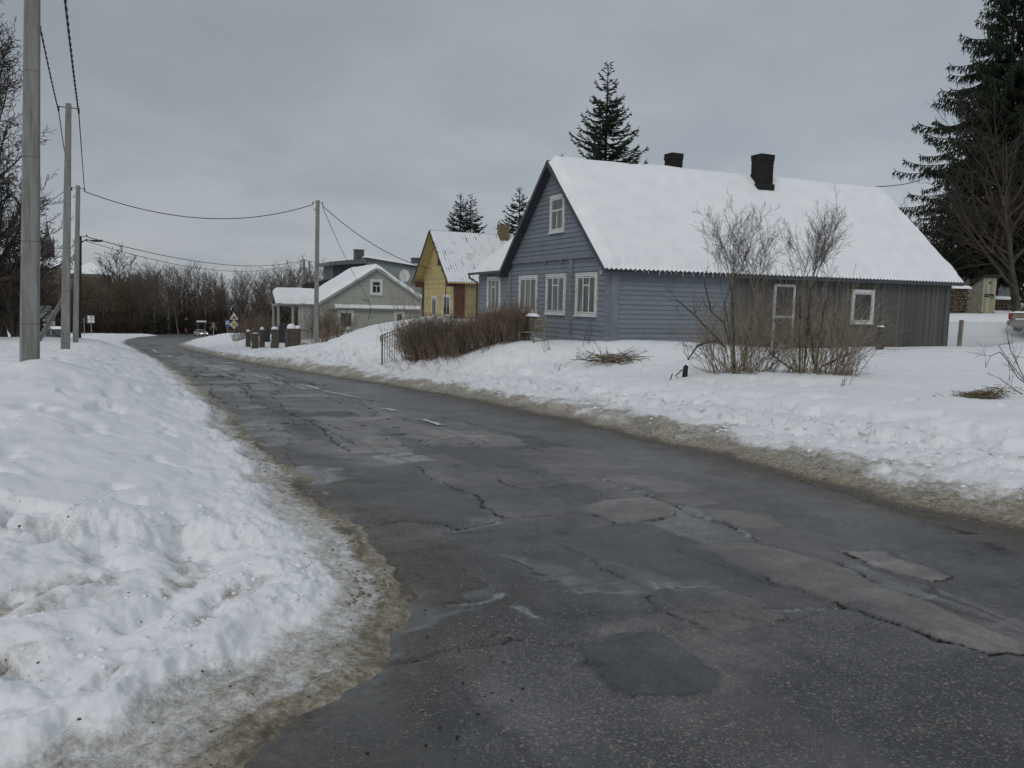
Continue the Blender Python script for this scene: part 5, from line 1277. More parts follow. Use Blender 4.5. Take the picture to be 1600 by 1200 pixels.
    mb = MB(); mb.bx(-2.24, -2.0, -.74, .74, .34, .58); mb.build('rear_bumper', pm, e)
    mb = MB(); mb.bx(2.10, 2.17, -.35, .35, .54, .66); mb.build('grille', M['plastic'], e)
    mb = MB(); mb.bx(2.19, 2.215, -.25, .25, .40, .50); mb.bx(-2.26, -2.235, -.25, .25, .62, .72); mb.build('number_plate', M['white'], e)
    return e
P = at(314, 523.6, 172.); hd_ = np.array(gp(300, 545)) - P[:2]
car((P[0], P[1], float(zroad(P[0], P[1])) + .02), math.atan2(-P[1], -P[0]) + R(20), (.45, .46, .47), 'silver car with lit headlights coming out of the bend', True)
P = at(1583, 531, 40.5); rzc = R(20)
cx_, cy_ = P[0] + 2.2 * math.cos(rzc) - .8 * math.sin(rzc) * -1 * -1 + 1.05, P[1] + 2.2 * math.sin(rzc) + .8 * math.cos(rzc)
pc = car((cx_, cy_, hz(cx_, cy_) - .02), rzc, (.27, .25, .21), 'champagne car with red tail lamps parked in the yard at the right edge', False)
slab_snow(lambda u, v: np.stack([-1.15 + 1.4 * u, -.6 + 1.2 * v, 1.42 + .0 * u], 1), 24, 20, .13, 'snow_cover', pc, 7); slab_snow(lambda u, v: np.stack([-2.08 + .36 * u, -.66 + 1.32 * v, .98 + .0 * u], 1), 12, 20, .09, 'snow_cover', pc, 8)

# ------------------------------------------------------------------ person in red
P = at(291, 522.6, 176.); zz = float(zroad(P[0], P[1]))
pe_ = empty('person', (P[0], P[1], zz), math.atan2(-P[0], P[1]) + R(15), 'person in a red jacket and dark trousers walking along the far road', 'person')
def skin_mesh(name, verts, edges, rad, m, parent, root=0, lev=2):
    me = bpy.data.meshes.new(name); me.from_pydata(verts, edges, []); o = link(name, me, m, parent)
    sk = o.modifiers.new('skin', 'SKIN'); sk.use_smooth_shade = True
    for v, r_ in zip(me.skin_vertices[0].data, rad): v.radius = (r_, r_) if not hasattr(r_, '__len__') else r_
    for v in me.skin_vertices[0].data: v.use_root = False
    me.skin_vertices[0].data[root].use_root = True
    o.modifiers.new('sub', 'SUBSURF').levels = lev; o.modifiers['sub'].render_levels = lev
    return o
V_ = [(0, 0, .93), (0, 0, 1.10), (0, -.01, 1.28), (0, -.01, 1.42), (0, -.02, 1.50), (0, -.03, 1.58), (0, -.04, 1.68),
      (.09, 0, .90), (.10, -.14, .52), (.10, -.08, .09), (.10, -.22, .04), (-.09, 0, .90), (-.10, .06, .50), (-.10, .24, .12), (-.10, .13, .05),
      (.18, -.01, 1.40), (.24, .04, 1.14), (.22, -.10, .92), (.22, -.14, .84), (-.18, -.01, 1.40), (-.24, -.04, 1.14), (-.22, -.20, .96), (-.22, -.24, .89)]
E_ = [(0, 1), (1, 2), (2, 3), (3, 4), (4, 5), (5, 6), (0, 7), (7, 8), (8, 9), (9, 10), (0, 11), (11, 12), (12, 13), (13, 14), (3, 15), (15, 16), (16, 17), (17, 18), (3, 19), (19, 20), (20, 21), (21, 22)]
r_ = [.12, .12, .13, .11, .05, .075, .085, .085, .06, .04, .035, .085, .06, .04, .035, .06, .045, .035, .035, .06, .045, .035, .035]
body = skin_mesh('body', V_, E_, r_, plain('skin', (.42, .27, .20), .6, .15, 8), pe_)
idx = [0, 1, 2, 3, 4, 15, 16, 17, 19, 20, 21]; mp = {k: i for i, k in enumerate(idx)}
skin_mesh('jacket', [V_[k] for k in idx], [(mp[a], mp[b]) for a, b in E_ if a in mp and b in mp], [(.18, .15), (.185, .15), (.19, .15), (.15, .12), .06, .085, .065, .055, .085, .065, .055], plain('red_jacket', (.33, .022, .03), .7, .25, 8), pe_)
idx = [0, 7, 8, 9, 11, 12, 13]; mp = {k: i for i, k in enumerate(idx)}
skin_mesh('trousers', [V_[k] for k in idx], [(mp[a], mp[b]) for a, b in E_ if a in mp and b in mp], [.14, .105, .08, .062, .105, .08, .062], plain('dark_trousers', (.03, .03, .036), .8, .2, 8), pe_)
mb = MB(); mb.lathe([(.105, 1.66), (.115, 1.70), (.105, 1.77), (.06, 1.815), (.01, 1.83)], (0, -.035, 0), 16); mb.build('hat', plain('dark_hat', (.04, .035, .04), .9, .2, 10), pe_, True)
for sx in (.10, -.10):
    y = -.14 if sx > 0 else .19; mb = MB(); mb.prism([(sx - .05, y - .14, -.0), (sx + .05, y - .14, 0), (sx + .05, y + .12, 0), (sx - .05, y + .12, 0)], (0, 0, .09)); mb.build('boot', M['plastic'], pe_)

# ------------------------------------------------------------------ masonry gate posts, panels, railings
pc_mat = M['stonepost']
def snow_cap(parent, x, y, z, r, h, seed=0):
    mb = MB(); rr = random.Random(seed); n = 14; prof = [(1.0, 0), (1.04, .25), (.93, .55), (.68, .82), (.35, .97), (.02, 1.0)]
    vs = []; fs = []
    for i, (a, b) in enumerate(prof):
        for k in range(n): an = 2 * math.pi * k / n; j = 1 + .09 * math.sin(3 * an + seed) ; vs.append((x + r * a * j * math.cos(an), y + r * a * j * math.sin(an), z + h * b))
    for i in range(len(prof) - 1):
        for k in range(n): fs.append((i * n + k, i * n + (k + 1) % n, (i + 1) * n + (k + 1) % n, (i + 1) * n + k))
    mb.add(vs, fs); return mb.build('snow_cap', M['snow'], parent, True)
PGp = 'masonry fence posts before the pale house'
posts = [(388, 541, 519, 62, .40, 'first masonry fence post from the road sign, dark with a pointed snow cap', .20), (399, 544.5, 522, 58, .48, 'low broad masonry fence post with a flat snow cap', .06), (409.5, 543.5, 516, 60, .36, 'narrow masonry fence post with a round snow cap left of the navy panel', .26),
         (429, 543.5, 515.5, 57.5, .60, 'tilted masonry fence post with snow sliding off its top', .24), (459, 549.5, 514.5, 53, .85, 'widest masonry gate post with two snow lumps', .30)]
for i, (px, rb, rt, Y, wd, lb, ch_) in enumerate(posts):
    P = at(px, rb, Y); e = empty('fence_post', P, TH + R(6 * (i % 3) - 6), lb, 'fence post', PGp)
    h = z_at(P[0], P[1], rt) - P[2]; mb = MB(); rr = random.Random(i)
    tilt = .10 if i == 3 else .0
    dp = min(wd, .5)
    nz = 7
    for k in range(nz):
        z0 = -.4 + (h + .4) * k / nz; z1 = -.4 + (h + .4) * (k + 1) / nz; tx = tilt * (z0 + z1) / 2
        mb.box((tx + rr.uniform(-.012, .012), rr.uniform(-.012, .012), (z0 + z1) / 2), (wd * (.93 + rr.uniform(-.03, .04)), dp * (.95 + rr.uniform(-.03, .03)), z1 - z0 - .004))
    if i == 4: mb.bx(-wd * .5 - .10, -wd * .5 + .04, -dp * .5 - .05, dp * .5 + .05, -.4, h + .01)
    mb.build('pier', pc_mat, e)
    mb = MB(); mb.box((tilt * h, 0, h + .025), (wd * 1.06, dp * 1.1, .05)); mb.build('coping', M['concrete2'], e)
    if i == 4: snow_cap(e, -.16, 0, h + .05, .27, .32, 3); snow_cap(e, .25, 0, h + .05, .19, .20, 5)
    else: snow_cap(e, tilt * h + (-.12 if i == 3 else 0), 0, h + .05, wd * .38, ch_ * .8, i)
for (pa, pb, ra, rb, Y, lb) in ((392.5, 398, 521, 536, 61, 'narrow dark fence panel beside the first masonry post'), (411.5, 422, 516, 534, 59, 'navy fence panel between the narrow and the tilted posts'), (436, 449.5, 508, 535.5, 55, 'tall dark gate leaf left of the widest gate post')):
    A = at(pa, rb, Y); B = at(pb, rb, Y - .4); h = z_at(A[0], A[1], ra) - A[2]
    e = empty('board_fence', A, math.atan2(B[1] - A[1], B[0] - A[0]), lb, 'board fence', 'dark fence panels between the masonry posts'); ln = np.linalg.norm((B - A)[:2])
    mb = MB(); n = max(3, int(ln / .11))
    for k in range(n): mb.bx(ln * k / n + .006, ln * (k + 1) / n - .006, -.012 - .008 * (k % 2), .012, .0, h)
    mb.build('panel', M['navy'], e)
    mb = MB(); mb.bx(0, ln, .012, .05, h * .15, h * .15 + .07); mb.bx(0, ln, .012, .05, h * .8, h * .8 + .07); mb.build('rail', M['steel'], e)
A = at(466, 537, 53.); B = at(491, 534, 49.5); e = empty('iron_fence', A, math.atan2(B[1] - A[1], B[0] - A[0]), 'low rusty iron bar fence between the gate post and the verge pole', 'fence'); ln = np.linalg.norm((B - A)[:2])
mb = MB(); mb.bx(0, ln, -.02, .02, .08, .12); mb.bx(0, ln, -.02, .02, .92, .96); mb.build('rail', M['rust'], e)
mb = MB()
for k in range(14): x = ln * (k + .5) / 14; mb.tube([(x, 0, -.2), (x, 0, 1.0 + .06 * (k % 2))], .012, 5)
mb.build('bars', M['rust'], e)
mb = MB(); mb.bx(0, ln, -.06, .06, -.05, .02); mb.build('kerb_beam', M['concrete2'], e)
# green hand rail by the hedge
A = at(597, 552, 29.); B = at(640, 527, 33.5); e = empty('hand_rail', A, math.atan2(B[1] - A[1], B[0] - A[0]), 'green painted steel railing with a curled end at the left end of the hedge', 'railing'); ln = np.linalg.norm((B - A)[:2])
h0 = z_at(A[0], A[1], 524) - A[2]; h1 = z_at(B[0], B[1], 508) - A[2]; dz_ = (h1 - h0)
mb = MB(); mb.tube([(-.10, 0, h0 - .20), (-.22, 0, h0 - .17), (-.27, 0, h0 - .10), (-.22, 0, h0 - .02), (-.08, 0, h0), (0, 0, h0), (ln, 0, h1)], .022, 8); mb.build('top_rail', M['green'], e)
mb = MB(); mb.tube([(0, 0, h0 - .12), (ln, 0, h1 - .12)], .014, 6); mb.build('lower_rail', M['green'], e)
for k in range(13):
    x = ln * k / 12; b_ = dz_ * k / 12; w_ = .032 if k == 0 else .012
    mb = MB(); mb.tube([(x, 0, b_ - .45), (x, 0, h0 + b_ - (.0 if k == 0 else .12 * 0))], w_, 6); mb.build('post' if k == 0 else 'baluster', M['green'], e)

# ------------------------------------------------------------------ yard on the right: fence, privy, woodpiles, cottage
A = at(1498, 549, 34.5); B = at(1640, 548, 39.)
e = empty('chain_link_fence', A, math.atan2(B[1] - A[1], B[0] - A[0]), 'sagging chain link fence with a square wooden post beside the grey shed', 'fence'); ln = np.linalg.norm((B - A)[:2])
hp = z_at(A[0], A[1], 500) - A[2]
mb = MB(); mb.beam((-.03, 0, -.4), (.05, 0, hp), .15, .13, (0, 1, 0)); mb.build('post', M['wood_grey'], e)
mb = MB(); mb.beam((ln, 0, -.4), (ln, 0, hp), .12, .12, (0, 1, 0)); mb.build('post', M['wood_grey'], e)
t_ = TW(); hm = hp * .93; st = .075; x = -1.2 - hm
while x < ln + hm:
    for sg in (1, -1):
        a = max(x if sg > 0 else x, -1e9); p0 = np.array([x, .08, .02]); p1 = np.array([x + sg * hm * .7, .08, hm])
        # clip to the run of the fence
        lo_, hi_ = -1.1, ln; d_ = p1 - p0; f0, f1 = 0., 1.
        for bnd, less in ((lo_, False), (hi_, True)):
            if abs(d_[0]) > 1e-9:
                f = (bnd - p0[0]) / d_[0]; neg = (d_[0] < 0)
                if less != neg: f1 = min(f1, f)
                else: f0 = max(f0, f)
        if f1 > f0: t_.seg(p0 + d_ * f0, p0 + d_ * f1, .0030, .0030)
    x += st
t_.build('wire_mesh', M['galv'], e)
mb = MB(); mb.tube([(-1.1, .08, hm), (ln, .08, hm)], .005, 4); mb.tube([(-1.1, .08, hm * .5), (ln, .08, hm * .5)], .004, 4); mb.build('line_wire', M['galv'], e)
# privy
A = at(1533, 490.5, 47.); e = empty('outhouse', (A[0], A[1], A[2]), R(8), 'leaning mossy wooden outhouse with a broken door behind the wire fence', 'outhouse')
zf = lambda r: z_at(A[0], A[1], r) - A[2]
wf = 22 * 47 / F; dpt = 1.65
front_h = zf(432); back_h = zf(455)
mb = MB(); vboards(mb, lambda s, z, o: (-o, s, z), 0, dpt, -.3, lambda s: front_h + (back_h - front_h) * s / dpt - .05, .15); side = mb.build('side_wall', plain('lichen_grey_boards', (.27, .265, .20), .85, .4, 5), e)
mb = MB()
mb.bx(0, wf, .0, .03, zf(459), front_h - .03)
for a, b in ((0, .10), (wf - .10, wf)): mb.bx(a, b, -.02, .03, -.3, zf(459))
mb.bx(.0, wf, dpt - .04, dpt, -.3, back_h - .05); mb.bx(wf - .03, wf, .03, dpt - .04, -.3, back_h - .1); mb.build('front_wall', M['wood_old'], e)
mb = MB(); mb.bx(.12, wf - .12, -.015, .02, -.05, zf(464)); mb.beam((.08, -.03, zf(460.5)), (wf - .08, -.03, zf(465)), .02, .16, (0, 1, 0)); dr = mb.build('door', M['wood_old'], e)
mb = MB(); mb.bx(.10, wf - .1, .035, .05, zf(468), zf(459)); mb.build('dark_gap', M['timber'], dr)
mb = MB(); mb.tube([(wf * .5, -.012, zf(441.5)), (wf * .5, -.004, zf(441.5))], .075, 12); mb.build('vent_hole', M['sgn_black'], e)
mb = MB(); mb.prism([(-.18, -.25, front_h + .03), (wf + .15, -.25, front_h + .03), (wf + .15, dpt + .25, back_h + .0), (-.18, dpt + .25, back_h + .0)], (0, 0, .06)); mb.build('roof', M['timber'], e)
mb = MB(); mb.bx(-.05, .02, -.05, .02, -.4, .1); mb.bx(wf - .08, wf, -.05, .02, -.4, .1); mb.build('foot_block', M['timber'], e)
def woodpile(px, row, Y, nx, nz, label, r=.10, rz=0):
    A = at(px, row, Y); e = empty('woodpile', (A[0], A[1], hz(A[0], A[1]) - .05), rz, label, 'woodpile', 'snow capped woodpiles in the yard'); rr = random.Random(nx); mb = MB()
    for k in range(nz):
        for i in range(nx): ra = r * rr.uniform(.75, 1.05); mb.tube([(i * 2.05 * r + (k % 2) * r, rr.uniform(-.06, .03), .1 + k * 1.8 * r), (i * 2.05 * r + (k % 2) * r, .6, .1 + k * 1.8 * r)], ra, 8)
    mb.build('logs', plain('log_ends', (.125, .095, .066), .85, .5, 7), e); h = .1 + nz * 1.8 * r
    slab_snow(lambda u, v: np.stack([-.12 + (nx * 2.05 * r + .15) * u, -.15 + .9 * v, h - .08 + 0 * u], 1), 24, 14, .2, 'snow_cover', e, nx); return e
woodpile(1489, 489, 46.5, 5, 9, 'tall woodpile in the gap between the grey shed and the outhouse', .09)
woodpile(1556, 486, 50, 7, 4, 'low woodpile right of the outhouse')
A = at(1513, 470, 66.); A[2] = hz(A[0], A[1]); e = empty('cottage', A, R(10), 'small yellow and white cottage hidden behind spruce branches', 'house')
zf = lambda r: z_at(A[0], A[1], r) - A[2]; u = 66 / F; wf = 30 * u
mb = MB(); mb.bx(0, 4.2, 0, 3.5, -.6, zf(408)); mb.build('wall', plain('pale_cottage_paint', (.34, .315, .245), .7, .25, 2), e)
mb = MB(); mb.bx(-.05, 3.2, -.06, -.005, zf(416), zf(409)); mb.build('yellow_band', M['yellowtrim'], e)
mb = MB(); mb.prism([(-1.7, -.5, zf(406)), (4.6, -.5, zf(406)), (4.6, 3.8, zf(406) + 1.5), (-1.7, 3.8, zf(406) + 1.5)], (0, 0, .1)); rf = mb.build('roof', M['timber'], e)
slab_snow(lambda uu, v: np.stack([-1.75 + 6.4 * uu, -.52 + 4.2 * v, zf(406) + .1 + 1.47 * v], 1), 30, 24, .25, 'snow_cover', rf, 12)
make_window(e, fS, .55, 1.45, zf(448), zf(421), 'two', base=.0, mglass=M['glassdark'])
mb = MB(); mb.bx(-1.5, -1.3, -.3, -.1, -.6, zf(406)); mb.build('porch_post', M['white'], e)
mb = MB(); mb.bx(2.4, 4.1, -.05, -.005, -.5, zf(440)); mb.build('lower_panel', M['white'], e)

# ------------------------------------------------------------------ odds and ends near the blue house
A = at(1374, 544, 28.6); e = empty('timber_post', A, TH, 'short brown timber post with a snow cap against the grey shed wall', 'post')
hh = z_at(A[0], A[1], 511) - A[2]; mb = MB(); mb.bx(-.10, .10, -.10, .08, -.3, hh); mb.build('shaft', plain('brown_post', (.085, .075, .058), .85, .35, 6), e)
slab_snow(lambda u, v: np.stack([-.11 + .22 * u, -.11 + .2 * v, hh + 0 * u], 1), 10, 10, .05, 'snow_cap', e, 9)
# slatted bench / chair back
A = at(826, 533, 27.3); B = at(850, 531, 26.6); e = empty('garden_bench', (A[0], A[1], A[2]), math.atan2(B[1] - A[1], B[0] - A[0]), 'weathered slatted wooden bench with snow on top at the right end of the hedge', 'bench')
zf = lambda r: z_at(A[0], A[1], r) - A[2]; wb = np.linalg.norm((B - A)[:2]); ht = zf(492); seat = zf(519)
mb = MB()
for k in range(8): x = .03 + (wb - .06) * k / 7; mb.bx(x - .028, x + .028, -.012, .012, seat + .05 - random.uniform(0, .03), ht - .05 - .05 * abs(k - 3.5) / 3.5)
mb.bx(0, wb, -.02, .02, ht - .16, ht - .10); mb.bx(0, wb, -.02, .02, seat + .1, seat + .16); mb.build('backrest', M['wood_grey'], e)
mb = MB()
for k in range(5): mb.bx(0, wb, -.44 + k * .09, -.37 + k * .09, seat, seat + .025)
mb.build('seat', M['wood_grey'], e)
for x, y in ((.02, -.42), (wb - .02, -.42), (.02, 0), (wb - .02, 0)): mb = MB(); mb.bx(x - .03, x + .03, y - .03, y + .03, -.3, seat if y else seat + .08); mb.build('leg', M['wood_grey'], e)
mb = MB(); mb.tube([(wb + .01, -.42, seat + .22), (wb + .01, -.2, seat + .24), (wb + .02, -.0, seat + .28), (wb + .06, .02, seat + .55), (wb + .03, .02, ht - .05)], .025, 7); mb.build('armrest', M['wood_grey'], e)
slab_snow(lambda u, v: np.stack([-.12 + (wb * .72) * u, -.10 + .2 * v, ht - .05 + 0 * u], 1), 16, 10, .10, 'snow_cover', e, 10)
# broken black stake with a cord of snow, thin stick
A = at(1070, 573, 19.6); e = empty('broken_stake', (A[0], A[1], hz(A[0], A[1])), 0, 'short black broken stake leaning at the left foot of the shrubs', 'stake')
mb = MB(); mb.prism([(-.06, -.05, -.15), (.06, -.05, -.15), (.075, -.05, .27), (.02, -.05, .30), (-.03, -.05, .24)], (0, .09, 0)); mb.build('shaft', plain('charred_wood', (.016, .015, .015), .8, .3, 9), e)
mb = MB(); mb.tube([(-.05, 0, .18), (-.22, 0, .02), (-.12, 0, -.06)], .014, 6); mb.build('splinter', MATS['charred_wood'], e)
A = at(1046.5, 575, 19.2); mb = MB(); mb.tube([(0, 0, -.08), (.07, 0, .15)], .014, 6); o = mb.build('stick', M['timber']); o.location = (A[0], A[1], hz(A[0], A[1])); tag(o, 'thin dark stick standing in the snow left of the black stake', 'stick')
# far church and houses on the hill
P = at(75, 405, 640.); e = empty('church_tower', (P[0], P[1], hz(P[0], P[1]) - 2), R(-25), 'distant red brick church tower with a tall grey spire on the hill', 'church'); zt_ = lambda r: z_at(P[0], P[1], r) - e.location[2]; u = 640 / F
zb_ = zt_(381); w_ = 6.6 * u
mb = MB(); mb.bx(-w_, w_, -w_, w_, -8, zb_); twr = mb.build('tower', plain('church_brick', (.088, .064, .064), .85, .2, .4), e)
for sx in (-.5, 0, .5): mb = MB(); mb.bx(w_ * sx - .5, w_ * sx + .5, -w_ - .15, -w_ - .02, zt_(398), zt_(386)); mb.build('louvre', plain('dark_louvre', (.05, .05, .055), .7, .2, 2), e)
mb = MB(); mb.bx(-w_ * 1.07, w_ * 1.07, -w_ * 1.07, w_ * 1.07, zb_, zb_ + .6); mb.build('cornice', plain('church_stone', (.22, .21, .21), .8, .2, .5), e)
mb = MB(); zs = zb_ + .6; mb.lathe([(w_ * 1.0, zs), (w_ * .95, zs + 2.5), (w_ * .55, zt_(368)), (w_ * .36, zt_(360)), (.25, zt_(344)), (.08, zt_(340))], (0, 0, 0), 8); mb.build('spire', plain('spire_copper', (.135, .15, .155), .6, .2, .5), e)
for sx in (-1, 1):
    for sy in (-1, 1): mb = MB(); mb.lathe([(.9, zs), (.8, zs + 2.2), (.05, zs + 6.)], (w_ * .9 * sx, w_ * .9 * sy, 0), 6); mb.build('pinnacle', MATS['spire_copper'], e)
mb = MB(); mb.bx(w_, w_ + 22, -w_ * .8, w_ * .8, -8, zt_(410)); mb.build('nave', MATS['church_brick'], e)
mb = MB(); mb.prism([(w_, -w_, zt_(410)), (w_, w_, zt_(410)), (w_, 0, zt_(402))], (22, 0, 0)); mb.build('nave_roof', M['snow'], e)
def far_house(px, row, Y, wpx, hpx, rpx, label, rz=0):
    P = at(px, row, Y); u = Y / F; e = empty('house', (P[0], P[1], P[2] - 3), rz, label, 'house', 'snow roofed houses on the far hill'); w = wpx * u; 
    mb = MB(); mb.bx(-w / 2, w / 2, -3, 3, -6, 3 + hpx * u); mb.build('wall', plain('far_wall', (.16, .14, .12), .8, .3, .5), e)
    mb = MB(); mb.prism([(-w / 2 - .5, -4, 3 + hpx * u), (-w / 2 - .5, 4, 3 + hpx * u), (-w / 2 - .5, 0, 3 + (hpx + rpx) * u)], (w + 1, 0, 0)); mb.build('roof', M['snow'], e)
    for k in range(4): x = -w / 2 + w * (k + .5) / 4; mb = MB(); mb.bx(x - .6, x + .6, -3.05, -2.99, 3 + hpx * u - 2.6, 3 + hpx * u - .9); mb.build('window', M['glassdark'], e)
    return e
far_house(86, 424, 520, 46, 5, 14, 'long snow roofed building right below the church tower')
P = at(127, 428, 480); u = 480 / F; e = empty('house', (P[0], P[1], P[2] - 3), 0, 'snow roofed house on the hill right of the lamp post', 'house', 'snow roofed houses on the far hill')
mb = MB(); mb.bx(-30 * u, 30 * u, 0.2, 12, -8, 3); mb.build('wall', MATS['far_wall'], e)
mb = MB(); mb.prism([(-34 * u, 0, 3.2), (34 * u, 0, 3.2), (20 * u, 6, 3.2 + 9 * u), (0, 12, 3.2 + 20 * u), (-20 * u, 6, 3.2 + 9 * u)], (0, 1, -.3)); mb.build('roof', M['snow'], e)
for k in range(4): mb = MB(); x = (-20 + 13 * k) * u; mb.bx(x - .6, x + .6, .1, .2, 0, 1.8); mb.build('window', M['glassdark'], e)
# ------------------------------------------------------------------ vegetation
def nrm(v): return v / (np.linalg.norm(v) + 1e-9)
def rvec(r): return np.array([r.gauss(0, 1), r.gauss(0, 1), r.gauss(0, 1)])
def side_dir(d, ang, az):
    ref = np.array([0, 0, 1.]) if abs(d[2]) < .9 else np.array([1., 0, 0])
    u = nrm(np.cross(d, ref)); w = np.cross(d, u)
    return nrm(d * math.cos(ang) + (u * math.cos(az) + w * math.sin(az)) * math.sin(ang))
def grow(tw, r, p, d, L, rad, lev, P):
    "P: list of dicts per level (step, bend, up, kids per metre, angle, ratio, start)"
    q = P[lev]; n = max(2, int(L / q['step'])); st = L / n; taper = q.get('taper', .75)
    pts = [p]; dirs = []
    for k in range(n):
        d = nrm(d + rvec(r) * q['bend'] + np.array([0, 0, q['up']]))
        e = p + d * st; r0 = rad * (1 - taper * k / n); r1 = rad * (1 - taper * (k + 1) / n)
        (tw if lev >= P[0].get('split', 99) or 'trunk' not in P[0] else P[0]['trunk']).seg(p, e, r0, max(r1, P[0]['rmin'])); p = e; pts.append(p); dirs.append(d)
    if lev + 1 < len(P):
        nk = q['kids'] if q.get('abs') else int(round(q['kids'] * L)); 
        for k in range(nk):
            f = q['start'] + (1 - q['start']) * (k + r.random()) / max(nk, 1); i = min(int(f * n), n - 1); w = f * n - i
            b = pts[i] + (pts[i + 1] - pts[i]) * w
            dd = side_dir(dirs[i], q['ang'] * r.uniform(.7, 1.3), r.uniform(0, 2 * math.pi))
            l2 = L * q['ratio'] * r.uniform(.6, 1.15) * (1.05 - q.get('fall', .55) * f)
            grow(tw, r, b, dd, l2, max(rad * (1 - taper * f) * q.get('thin', .6), P[0]['rmin']), lev + 1, P)
def tree_params(rmin, dens=1., up=.05, split=2):
    return [dict(rmin=rmin, split=split, step=.7, bend=.06, up=.05, kids=int(13 * dens), abs=True, ang=.95, ratio=.55, start=.22, taper=.85, fall=.45),
            dict(step=.5, bend=.10, up=up, kids=1.9 * dens, ang=.75, ratio=.50, start=.2, fall=.5, thin=.55),
            dict(step=.4, bend=.14, up=up, kids=2.6 * dens, ang=.70, ratio=.52, start=.15, fall=.5, thin=.6),
            dict(step=.3, bend=.18, up=up * .8, kids=3.2 * dens, ang=.65, ratio=.55, start=.1, thin=.6),
            dict(step=.25, bend=.2, up=.03, kids=0, ang=.6, ratio=.5, start=.2)]
def bare_tree(name, base, h, r0, label, cat, seed, P, mt, mb_, lean=(0, 0), group=None, trunks=1):
    r = random.Random(seed); e = empty(name, base, 0, label, cat, group); tw = TW(); tk = TW(); P[0]['trunk'] = tk
    for k in range(trunks):
        d = nrm(np.array([lean[0] + r.uniform(-.18, .18) * (trunks > 1), lean[1] + r.uniform(-.18, .18) * (trunks > 1), 1.]))
        grow(tw, r, np.array([r.uniform(-.2, .2) * (trunks > 1), 0, -.3]), d, h * r.uniform(.86, 1), r0, 0, P)
    tk.build('trunk', mb_, e, 7); tw.build('crown', mt, e, 3)
    print(name, len(tw.a), len(tk.a)); return e

def spruce(base, h, slope, label, seed, m, whorl=.42, nb=6, droop=.25, upturn=.5, rmax=6.5, tl=.42, tr=.026, hang=.35, z0=1.0, dens=1.0, top_open=1.0, group=None, name='spruce_tree', leaders=1, cat='spruce'):
    r = random.Random(seed); e = empty(name, base, 0, label, cat, group); tw = TW(); tk = TW()
    for ld in range(leaders):
        ox = (ld - (leaders - 1) / 2) * 1.1; hh = h * (1 - .02 * ld)
        for k in range(12): tk.seg(np.array([ox * min(1, (k / 12) * 3), 0, -.3 + (hh + .3) * k / 12]), np.array([ox * min(1, (k + 1) / 12 * 3), 0, -.3 + (hh + .3) * (k + 1) / 12]), .02 + .016 * hh * (1 - k / 12), .02 + .016 * hh * (1 - (k + 1) / 12))
        z = hh - .25
        tw.seg(np.array([ox, 0, hh - .9]), np.array([ox, 0, hh]), tr * 1.1, tr * .6)
        while z > z0:
            a0 = r.uniform(0, 6.28); dz_ = hh - z; n = nb if dz_ > 1.2 else max(3, nb - 2)
            for k in range(n):
                az = a0 + 2 * math.pi * k / n + r.uniform(-.3, .3); L = min(slope * dz_ + .18, rmax) * r.uniform(.58, 1.2)
                if r.random() < .06: L *= .5
                el = .75 - .62 * min(1, dz_ / 2.5) - droop * min(1, dz_ / (h * .6)) + r.gauss(0, .13)
                p = np.array([ox, 0, z + r.uniform(-.5, .5) * whorl]); hd = np.array([math.cos(az), math.sin(az), 0])
                st = .16 / dens; ns = max(2, int(L / st)); st = L / ns
                for i in range(ns):
                    f = i / ns; ee = el - .25 * math.sin(f * math.pi) * (droop > .2) + upturn * f * f
                    d = hd * math.cos(ee) + np.array([0, 0, math.sin(ee)]); q = p + d * st
                    tw.seg(p, q, max(.05 * L / 6 * (1 - f), .012) + tr * .45, max(.05 * L / 6 * (1 - f), .010) + tr * .35)
                    if f > .08:
                        sd = np.cross(d, (0, 0, 1)); sd = nrm(sd)
                        for sg in (-1, 1):
                            l = tl * r.uniform(.6, 1.25) * (1.0 - .35 * f) * min(1, .45 + L / 2.2) * (1 + .8 * (1 - f) * (L > 2.5))
                            td = nrm(d * .75 + sd * sg * .72 + np.array([0, 0, -hang * r.uniform(.3, 1.5)]) + rvec(r) * .14)
                            m_ = q + td * l * .55; e_ = m_ + nrm(td + np.array([0, 0, -hang * .5])) * l * .45
                            tw.seg(q, m_, tr, tr); tw.seg(m_, e_, tr, tr * .45)
                            if l > .3:
                                for s2 in (-1, 1):
                                    t2 = nrm(td + sd * s2 * .2 + d * s2 * -.45 + np.array([0, 0, -hang * .9]) + rvec(r) * .2); tw.seg(q + td * l * r.uniform(.25, .6), q + td * l * .45 + t2 * l * r.uniform(.35, .6), tr * .95, tr * .4)
                            if hang > .5 and r.random() < .7:
                                b = q + td * l * r.uniform(.1, .7); tw.seg(b, b + np.array([r.uniform(-.06, .06), r.uniform(-.06, .06), -r.uniform(.25, .55)]), tr, tr * .4)
                    p = q
                tw.seg(p, p + nrm(hd * .6 + np.array([0, 0, .25 + upturn])) * .28 * min(1, L), tr, tr * .4)
            z -= whorl * r.uniform(.8, 1.2) * (1 if dz_ > 2 else top_open)
    tk.build('trunk', M['bark'], e, 8); tw.build('foliage', m, e, 3)
    print('spruce', len(tw.a)); return e
def base_at(px, Y, z=None):
    P = at(px, 480, Y); return np.array([P[0], P[1], hz(P[0], P[1]) - .05 if z is None else z])

